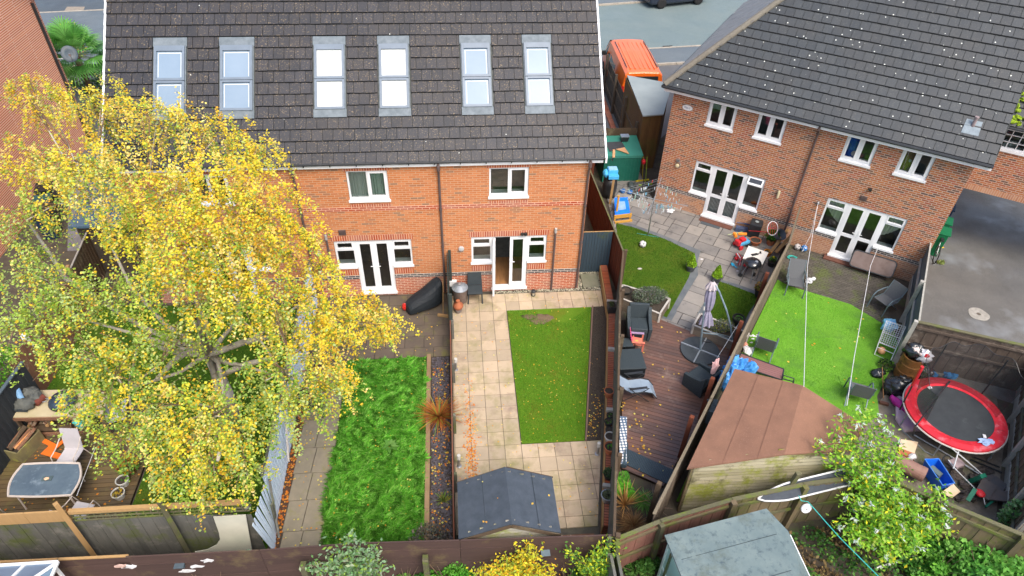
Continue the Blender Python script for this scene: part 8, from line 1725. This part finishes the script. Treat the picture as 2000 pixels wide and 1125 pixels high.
# bits on the purple fence
for k, (px, py, lab, mt) in enumerate(((405, 1096, 'white splash shape high on the purple fence', wh), (382, 1107, 'white splash shape in the middle of the purple fence', wh), (364, 1116, 'white splash shape lowest on the purple fence', wh), (253, 1108, 'white rag caught on the left of the purple fence', wh), (238, 1107, 'pinkish rag caught on the left of the purple fence', M('peach_rag', (.65, .45, .38), bump=0)), (352, 1104, 'grey-blue box light on the purple fence', M('lamp_grey_blue', (.08, .11, .13), bump=0)), (1065, 1080, 'grey-blue box light on the purple fence beside the yellow bush', M('lamp_grey_blue2', (.14, .19, .22), bump=0)))):
    d = _f + CR*(px-1000)/FPX - CU*(py-562.5)/FPX; yy = -9.0-.03 if px < 900 else -9.18-.03; tt2 = (yy-CP[1])/d[1]; p = CP+d*tt2; m = MB()
    if 'light' in lab: m.obox(p, (.18, .10, .10)); m.obox(p+(0, -.03, .05), (.20, .14, .02))
    else:
        n = 9; P = [(p[0]+(.13*(1+.5*math.sin(i*2.3+k)))*math.cos(2*PI*i/n), p[1], p[2]+.055*(1+.5*math.cos(i*3.1+k))*math.sin(2*PI*i/n)) for i in range(n)]; v = P+[(x, y+.03, z) for x, y, z in P]; m.add(v, [tuple(range(n-1, -1, -1)), tuple(range(n, 2*n))]+[(i, (i+1) % n, n+(i+1) % n, n+i) for i in range(n)])
    tag(m.build('fence_light' if 'light' in lab else 'fence_splash', mt), lab, 'light' if 'light' in lab else 'rag')
# ================================================================== TREES, SHRUBS, LEAVES
bark = M('birch_bark', (.50, .46, .38), (.30, .26, .20), ns=4, stretch=(1, 1, .5), dirt=((.06, .05, .04), 7, .58, .66)); twigm = M('twig', (.14, .08, .05), (.22, .14, .09), ns=9)
bt_ = thing('birch_tree', 'large birch turning yellow, arching over the gardens left of centre', 'tree', (-7.75, -4.35, 0)); FK = np.array(G(410, 695, 3.2)); B0 = np.array((-7.75, -4.35, 0))
m = MB(); m.tube([B0, B0+(FK-B0)*.5+(.05, 0, 0), FK], [.19, .16, .14], 10); m.build('trunk', bark, bt_, smooth=True)
LOB = [(90, 190, 7, .8, .1), (45, 160, 7, .45, .1), (190, 205, 7.5, 1., .05), (300, 225, 8, .9, .0), (415, 255, 8, .8, .0), (498, 300, 7.5, .7, 0), (60, 300, 7, .8, .15), (150, 330, 7.5, 1.1, .2), (270, 350, 8, 1.1, .1), (400, 375, 8, 1.1, 0), (505, 385, 7.5, 1.0, 0), (45, 415, 6.5, .8, .7), (55, 520, 6, .9, .85), (260, 450, 7, .9, .3), (350, 480, 7.5, 1.1, .15), (470, 485, 7, 1.1, 0), (560, 465, 6.5, .75, 0), (110, 570, 6, .9, .9), (45, 630, 5.5, .7, .95), (215, 560, 6, .75, .85), (320, 560, 6.5, .7, .65), (430, 580, 6.5, .8, .35), (525, 590, 6, .9, .3), (630, 570, 5.5, .6, .05), (610, 650, 5, 1.0, .1), (700, 615, 4.8, .75, .05), (745, 630, 4.6, .45, .05), (140, 685, 5.5, .8, .6), (230, 735, 5, .95, .6), (170, 775, 4.6, .6, .8), (315, 780, 5, .85, .5), (425, 800, 5, .65, .5), (515, 730, 5.2, .75, .9), (600, 745, 4.6, .8, .6), (650, 735, 4.3, .55, .15), (545, 790, 4.3, .7, .85), (470, 855, 4.2, .65, .7), (380, 865, 4.4, .8, .25), (300, 850, 4.2, .7, .7), (245, 850, 3.8, .5, .8), (330, 925, 3.3, .5, .75), (415, 930, 3.4, .6, .4), (480, 920, 3.2, .4, .8), (625, 515, 5.8, .4, .1), (350, 645, 5.2, .5, .9), (290, 640, 5.4, .45, .9)]
YEL = [(.84, .62, .03), (.90, .70, .06), (.80, .44, .03), (.92, .76, .30), (.64, .32, .04), (.78, .72, .06)]; GRN = [(.26, .44, .05), (.38, .55, .07), (.52, .64, .16), (.60, .70, .32), (.14, .28, .04), (.70, .70, .07)]
P_, C_c, tw = [], [], MB(); lm = MB()
cent = [np.array(G(l[0], l[1], l[2])) for l in LOB]; HUBS = [np.array(G(*p)) for p in ((180, 400, 5.6), (330, 440, 6.0), (470, 470, 5.8), (590, 590, 4.6), (150, 620, 4.8), (250, 760, 4.2), (440, 800, 4.0), (560, 740, 4.2))]
for h in HUBS: md = FK+(h-FK)*.5+rng.normal(0, .18, 3); lm.tube([FK, FK+(md-FK)*.5+rng.normal(0, .08, 3), md, h], [.075, .055, .04, .025], 7)
for (px, py, z, r_, gr), c in zip(LOB, cent):
    h = min(HUBS, key=lambda q: np.linalg.norm(q-c)); mid = h+(c-h)*.5+rng.normal(0, .12, 3); lm.tube([h, mid, c-(0, 0, .2)], [.03, .02, .01], 5)
    for _ in range(5): d = rng.normal(size=3); d /= np.linalg.norm(d); d[2] = abs(d[2])*.5; tw.tube([mid, c+d*r_*.5, c+d*r_*1.05-(0, 0, .25)], [.011, .007, .003], 4)
    for s_ in range(int((80 if gr < .4 else 60)*r_**1.6)):
        d = rng.normal(size=3); d /= np.linalg.norm(d); rr_ = rng.uniform(.25, 1.02); st = c+d*r_*rr_*np.array((1, 1, .72)); o_ = np.array((d[0], d[1], 0))*rng.uniform(.1, .6)+rng.normal(0, .1, 3); ll = rng.uniform(.35, 1.1)*(1.1 if gr > .5 else .8); k = int(rng.uniform(30, 62)); t_ = np.sort(rng.uniform(0, 1, k))[:, None]
        P_.append(st+o_*t_*ll+np.array((0, 0, -1))*ll*(t_**1.4)*.9+rng.normal(0, .05, (k, 3)))
        out = rr_*.6+.4*d[2]; g_ = np.clip(.30+gr*1.0-.42*out+rng.normal(0, .24), 0, 1); isg = rng.random(k) < g_*.85+.08; dk = .60+.45*np.clip(out+.35, 0, 1)  # dk puts the crown's inner shade into leaf colour, inside and beneath lobes
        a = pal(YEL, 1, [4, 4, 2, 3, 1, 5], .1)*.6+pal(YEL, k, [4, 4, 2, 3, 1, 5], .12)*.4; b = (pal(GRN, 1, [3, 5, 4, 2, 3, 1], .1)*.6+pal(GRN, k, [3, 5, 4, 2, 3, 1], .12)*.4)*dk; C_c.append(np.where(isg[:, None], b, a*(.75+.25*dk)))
        if s_ % 5 == 0: tw.tube([st, st+o_*.5*ll-(0, 0, .2*ll), st+o_*ll-(0, 0, .8*ll)], [.005, .004, .002], 3)
for pts in (((270, 646, 4.6), (303, 675, 4.0), (350, 690, 3.6)), ((377, 608, 5), (400, 652, 4.2)), ((413, 692, 3.3), (477, 668, 4.2), (560, 650, 4.8)), ((427, 735, 3.0), (480, 712, 3.6), (545, 695, 4.2)), ((390, 668, 3.4), (340, 705, 3.8), (305, 740, 4.2)), ((432, 790, 3.6), (434, 860, 3.8), (425, 900, 3.9)), ((60, 440, 5.6), (130, 545, 5.0), (280, 640, 4.2))):
    q = [np.array(G(*p)) for p in pts]; q = [FK]+q if abs(pts[0][0]-410) < 40 else q+[FK]; lm.tube(q, [.075]*(len(q)-1)+[.03] if abs(pts[0][0]-410) < 40 else [.03]+[.06]*(len(q)-1), 7)
lm.build('limbs', bark, bt_, smooth=True); tw.build('twigs', twigm, bt_)
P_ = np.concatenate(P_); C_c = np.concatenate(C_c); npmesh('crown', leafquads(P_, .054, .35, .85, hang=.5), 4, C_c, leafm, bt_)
# palm beside the left house
def palm(loc, label):
    t = thing('palm_tree', label, 'palm tree', (loc[0], loc[1], 0)); c = np.array(loc); m = MB(); m.tube([(c[0], c[1], 0), (c[0]+.05, c[1], c[2]*.5), c], [.14, .12, .15], 9); m.build('trunk', M('palm_fibre', (.10, .065, .04), (.16, .11, .07), ns=14, bump=.8, bs=30), t); V = []; CC = []; st = MB()
    for i in range(38):
        a = i*2.4; el = R(80)-R(100)*(i/34); d = np.array((math.cos(a)*math.cos(el), math.sin(a)*math.cos(el), math.sin(el))); hub_ = c+d*rng.uniform(.7, 1.05); st.tube([c, hub_], .012, 4); s = np.array((-math.sin(a), math.cos(a), 0)); u = np.cross(s, d); base = np.array(random.choice([(.09, .28, .05), (.15, .40, .07), (.24, .50, .12), (.05, .16, .04)]))
        for k in range(22):
            f = R(-105)+R(210)*k/21; e = d*math.cos(f)+s*math.sin(f); L_ = .85*(.75+.25*math.cos(f)); n_ = np.cross(e, u); w_ = n_*.03; mid = hub_+e*L_*.6+u*.03; tip = hub_+e*L_-np.array((0, 0, .18)); V += [hub_-w_*.4, mid-w_, mid+w_, hub_+w_*.4, mid-w_, tip-w_*.2, tip+w_*.2, mid+w_]; v_ = base*rng.uniform(.75, 1.35); CC += [v_, v_*1.1]
    st.build('stalks', M('palm_stalk', (.18, .25, .08)), t); npmesh('fronds', np.array(V), 4, np.clip(np.array(CC), 0, 1), leafm, t); return t
palm(G(148, 108, 3.0), 'fan palm with green fronds between the left house and the terrace roof')
bush('yellowing sapling rising behind the fan palm', (*G2(135, 60, 1.5), 0), (.9, .5, 1.0), 260, .12, [(.6, .5, .05), (.35, .42, .08), (.75, .45, .05)], name='sapling')
bush('dark green shrubs below the fan palm', (*G2(160, 150, .8), 0), (1.3, .8, .8), 1400, .12, [(.04, .10, .03), (.07, .16, .04), (.12, .20, .05)])
bush('bright green hedge plant behind the black fence at the left edge', (-14.5, -2.6, 0), (.6, .9, .8), 1500, .08, [(.12, .36, .02), (.20, .48, .03), (.06, .20, .02)])
# bottom strip
DG = [(.03, .10, .02), (.06, .17, .03), (.10, .25, .04), (.16, .33, .06)]
def front(label, px, py, z, r, n, size, cols, w=None, name='shrub', lumps=6, hang=0, **k): x, y = G2(px, py, z); return bush(label, (x, y, 0), r, n, size, cols, name=name, w=w, lumps=lumps, hang=hang, **k)
def canes(label, base, tips, n, size, cols, w=None, star=None, name='buddleia', cat='shrub', jit=.13, low=.25):
    """arching canes from one root, leaves along each, pale star tufts at the tips"""
    t = thing(name, label, cat, base); m = MB(); P = []; S_ = []
    for tp_ in tips:
        tp_ = np.array(tp_); b = np.array(base, float); mid = (b+tp_)/2+(0, 0, .35); pts = [b, mid, tp_]; m.tube(pts, [.02, .012, .005], 5); k = n//len(tips); t_ = rng.uniform(low, 1, k)[:, None]; q = (1-t_)**2*b+2*t_*(1-t_)*mid+t_**2*tp_+rng.normal(0, jit, (k, 3)); P.append(q)
        if star: S_ += [tp_]+[q[i] for i in rng.integers(0, k, 3)]
    m.build('canes', twigm, t); P = np.concatenate(P); P[:, 2] = np.maximum(P[:, 2], .03); npmesh('leaves', leafquads(P, size, .25, .5, hang=.3), 4, pal(cols, len(P), w, .25), leafm, t)
    if star:
        V = np.concatenate([s_+rng.normal(0, .03, (7, 3)) for s_ in S_]); V[:, 2] += .05; npmesh('flower_tufts', leafquads(V, .11, .5, .3), 4, pal([(.62, .68, .64), (.45, .55, .48), (.72, .76, .74)], len(V)), leafm, t)
    return t
tp = [G(px, py, z) for px, py, z in ((1640, 815, 2.7), (1675, 800, 2.7), (1640, 860, 2.5), (1715, 815, 2.6), (1740, 850, 2.4), (1700, 870, 2.5), (1660, 900, 2.4), (1690, 930, 2.3), (1740, 905, 2.2), (1650, 975, 2.0), (1700, 985, 2.1), (1750, 960, 2.1), (1790, 975, 1.9), (1830, 960, 1.9), (1850, 1020, 1.5), (1810, 1030, 1.7), (1760, 1030, 1.8), (1710, 1040, 1.7), (1670, 1060, 1.4), (1640, 1030, 1.5), (1790, 1070, 1.3), (1730, 1090, 1.2), (1600, 865, 2.5), (1845, 985, 1.7))]
canes('tall straggling buddleia with silvery star-shaped leaf tips beside the brown shed', (*G2(1745, 1062), 0), tp, 9500, .10, [(.20, .44, .03), (.34, .60, .05), (.10, .26, .03), (.42, .56, .10), (.80, .70, .03)], [4, 5, 3, 2, .9], True)
x, y = G2(690, 1130, .2); canes('grey-green felty-leaved shrub reaching over the purple fence', (x, y, 0), [G(px, py, z) for px, py, z in ((680, 1045, 2.1), (655, 1075, 1.9), (700, 1065, 2.0), (735, 1075, 1.9), (640, 1100, 1.6), (600, 1105, 1.5), (720, 1100, 1.7), (755, 1110, 1.5), (670, 1115, 1.5), (700, 1125, 1.4))], 1500, .10, [(.24, .38, .20), (.17, .33, .12), (.34, .44, .27), (.28, .44, .07)], [4, 4, 2, 2], name='shrub', jit=.10)
x, y = G2(1010, 1150, .1); canes('yellow-leaved bush in front of the purple fence at bottom centre', (x, y, 0), [G(px, py, z) for px, py, z in ((1035, 1060, 1.9), (1020, 1080, 1.7), (1045, 1085, 1.7), (985, 1095, 1.5), (960, 1105, 1.4), (1000, 1110, 1.5), (1035, 1110, 1.4), (1070, 1115, 1.3), (1085, 1120, 1.2), (930, 1115, 1.2))], 2300, .075, [(.78, .62, .03), (.60, .62, .05), (.80, .45, .03), (.30, .42, .05)], [4, 3, 2, 2], name='shrub', jit=.11)
x, y = G2(1160, 1150, .1); canes('lime and yellow bush at the right end of the purple fence', (x, y, 0), [G(px, py, z) for px, py, z in ((1195, 1065, 1.9), (1175, 1065, 1.8), (1160, 1085, 1.7), (1185, 1090, 1.6), (1140, 1100, 1.5), (1170, 1110, 1.4), (1110, 1075, 1.6), (1190, 1115, 1.2))], 1700, .075, [(.40, .55, .04), (.62, .66, .03), (.16, .36, .05), (.10, .25, .04)], [3, 2, 3, 2], name='shrub', jit=.10)
front('bright green feathery bush against the purple fence left of the yellow bush', 870, 1110, .8, (.75, .4, .75), 4200, .06, [(.10, .36, .03), (.17, .46, .05), (.06, .20, .02)], lumps=14); front('dark green ivy clump between the two shrubs at the purple fence', 790, 1122, .6, (.5, .25, .5), 1000, .07, DG); front('small dark green shrub between yellow bush and lime bush', 1110, 1118, .6, (.35, .3, .5), 800, .07, DG)
front('dead brown foliage hanging on the purple fence', 945, 1090, .9, (.35, .15, .35), 420, .07, [(.20, .10, .06), (.28, .16, .09), (.14, .08, .05)]); front('orange flowering plant at the foot of the purple fence', 830, 1128, .5, (.3, .2, .3), 160, .09, [(.85, .20, .02), (.8, .3, .03), (.1, .2, .04)])
for k, (a, b) in enumerate((((330, 1120), (470, 1110)), ((470, 1112), (590, 1106)))):
    c = np.array(G((a[0]+b[0])/2, (a[1]+b[1])/2, 1.3)); bush(['bramble trail along the foot of the purple fence, left part', 'bramble trail along the foot of the purple fence, right part'][k], (c[0], c[1]-.05, .0), (1.05, .2, .68), 1100, .075, [(.10, .32, .04), (.20, .45, .05), (.05, .16, .03)], name='bramble', lumps=12)
front('dark ferns in front of the pinkish fence left of the mint shed', 1245, 1105, .3, (.65, .6, .4), 3000, .08, DG, name='fern', hang=.3, lumps=10); front('large-leaved green shrub at the bottom right corner', 1950, 1085, 1.0, (1.35, .9, 1.0), 8500, .11, [(.09, .32, .04), (.16, .45, .07), (.24, .55, .10), (.04, .14, .03)], lumps=24); front('dense leafy bush between the buddleia and the bottom right corner', 1850, 1095, .6, (1.0, .7, .65), 5000, .09, [(.08, .30, .03), (.16, .42, .05), (.24, .52, .08), (.03, .12, .02)], lumps=14)
bush('leafy sprig growing against the right-hand fence', (*G2(1990, 990, 1.0), .2), (.25, .25, .5), 300, .11, [(.15, .35, .12), (.25, .45, .2)], stems=3)
UG = [(5.4, -9.0), (6.3, -8.5), (8.2, -8.3), (9.3, -9.1), (11.5, -10.7), (12, -13), (5.5, -13)]
P = scatter(UG, 9000); hgt = np.array([mnoise.noise(Vector((x*1.3, y*1.3, 5))) for x, y in P]); P3 = np.column_stack([P, .05+np.clip(.25+hgt*.6, .02, .8)*rng.uniform(0, 1, len(P))]); cc = np.where((hgt < -.12)[:, None], pal([(.20, .13, .06), (.28, .20, .08), (.10, .07, .04)], len(P)), pal(DG+[(.30, .35, .05)], len(P), [3, 4, 3, 1, .6])); stuff(npmesh('undergrowth', leafquads(P3, .085, .3), 4, cc, leafm), 'tangled dark undergrowth beyond the mossy fence', 'undergrowth')
P = scatter([(1.7, -9.5), (2.7, -9.4), (3.0, -12), (1.7, -12)], 1500); stuff(npmesh('undergrowth', leafquads(np.column_stack([P, rng.uniform(.03, .3, len(P))]), .08, .3), 4, pal(DG, len(P)), leafm), 'dark undergrowth left of the mint-green shed', 'undergrowth')
P = scatter([(-9.8, -9.2), (1.4, -9.45), (1.4, -12), (-9.8, -12)], 5000); stuff(npmesh('undergrowth', leafquads(np.column_stack([P, rng.uniform(.02, .4, len(P))]), .08, .3), 4, pal(DG+[(.15, .09, .05)], len(P)), leafm), 'low ivy and weeds in front of the purple fence', 'undergrowth')
P = scatter([(9.9, -10.2), (12.5, -9.4), (13.5, -7), (15, -6), (16, -10)], 1500)
# lower end of the deck garden
bush('bright green geranium-like foliage at the foot of the wet deck', (2.55, -6.95, .05), (.38, .5, .25), 1100, .11, [(.14, .48, .03), (.22, .60, .05), (.08, .28, .03)], name='leafy_plant', cat='plant', lumps=7, up=.8); spiky('tangle of dried brown grass beside the boundary fence end', (2.55, -8.05, .05), 420, .62, [(.30, .17, .07), (.42, .26, .11), (.20, .11, .05)], name='dry_grass', cat='grass clump', w=.008, droop=.5); spiky('upright tawny dead stalks among the green foliage', (2.45, -7.45, .05), 60, .8, [(.55, .30, .09), (.62, .38, .14)], name='dead_stalks', cat='grass clump', w=.016, droop=.15, spread=.7); spiky('fresh green grass tuft by the lowest fence post', (2.95, -7.4, .05), 220, .5, [(.12, .34, .05), (.20, .42, .08)], name='grass_tuft', cat='grass clump', w=.008, droop=.5)
spiky('pale dry flower heads at the lowest brown fence post', (3.2, -7.55, .05), 40, .6, [(.4, .28, .22), (.3, .2, .16)], name='dead_stalks', cat='grass clump', w=.01, droop=.1)
bush('dry twiggy clump at the lower end of the long grass', (-2.95, -8.45, .02), (.5, .2, .22), 500, .05, [(.28, .20, .12), (.20, .17, .12)], name='dry_shrub')
# fallen leaves
def litter(name, poly, n, size, cols, z, label, w=None): P = scatter(poly, n); stuff(npmesh(name, leafquads(np.column_stack([P, np.full(len(P), z)+rng.uniform(0, .012, len(P))]), size, 3.0, .9), 4, pal(cols, len(P), w), leafm), label, 'fallen leaves')
YL = [(.85, .60, .08), (.80, .45, .04), (.70, .62, .15), (.60, .28, .04)]; OL = [(.75, .25, .03), (.62, .18, .03), (.8, .4, .08)]
litter('fallen_leaves', [(-1.8, .8), (3.2, .8), (1.7, -7.9), (-1.8, -7.9)], 240, .042, YL, .04, 'yellow birch leaves scattered over the middle garden'); P = np.column_stack([rng.normal(-1.36, .10, 520), -2.6-5.2*rng.beta(2.2, 1.3, 520)])
stuff(npmesh('fallen_leaves', leafquads(np.column_stack([P, np.full(520, .04)]), .05, 3), 4, pal(OL, 520), leafm), 'drift of orange leaves along the first slab joint of the middle garden', 'fallen leaves')
litter('fallen_leaves', [(.3, -2.2), (2.3, -2.2), (1.8, -5.3), (.1, -5.3)], 70, .035, YL, .07, 'yellow leaves caught in the mown lawn of the middle garden'); litter('fallen_leaves', [(2.2, -3.8), (2.75, -3.4), (2.1, -5.3), (1.85, -5.3)], 70, .045, YL, .06, 'yellow leaves on the dark soil bed')
litter('fallen_leaves', [(-5.95, -3.2), (-5.1, -3.2), (-5.1, -8.3), (-6.0, -8.3)], 70, .05, YL, .04, 'yellow leaves on the concrete path'); litter('fallen_leaves', [(-6.18, -3), (-6.0, -3), (-6.03, -8.3), (-6.18, -8.3)], 330, .06, OL+[(.2, .08, .04)], .04, 'brown and orange leaves along the border of the concrete path'); litter('fallen_leaves', LB2, 170, .045, YL, .11, 'yellow leaves caught in the long grass')
litter('fallen_leaves', [(-5, .5), (-2.2, .5), (-2.2, -1.8), (-5, -1.8)], 60, .05, YL, .045, 'yellow leaves on the dark slabs behind the screen panel')
litter('fallen_leaves', [(-2.42, -2.2), (-1.95, -2.2), (-1.95, -8.4), (-2.42, -8.4)], 260, .055, YL+OL, .06, 'leaves caught among the slate chippings'); litter('fallen_leaves', DD, 46, .06, YL, .135, 'a few yellow leaves on the wet deck', [4, 2, 2, 1]); litter('fallen_leaves', [(2.75, -4.2), (3.5, -4.2), (3.3, -6.2), (2.7, -6.1)], 36, .06, YL, .135, 'yellow leaves gathered near the fence on the wet deck')
litter('fallen_leaves', AL2, 26, .07, YL, .055, 'scattered pale leaves on the artificial lawn'); litter('fallen_leaves', [(-13, -4.6), (-9.9, -4.6), (-9.9, -7.7), (-13, -7.7)], 150, .055, YL+OL, .11, 'yellow leaves on the mossy deck'); litter('fallen_leaves', LA, 900, .06, YL, .05, 'yellow leaves on the shaded grass under the birch'); litter('fallen_leaves', [(-1.6, -7.7), (.3, -7.7), (.3, -8.9), (-1.6, -8.9)], 6, .05, YL, 2.1, 'stray leaves on the small black-roofed shed')
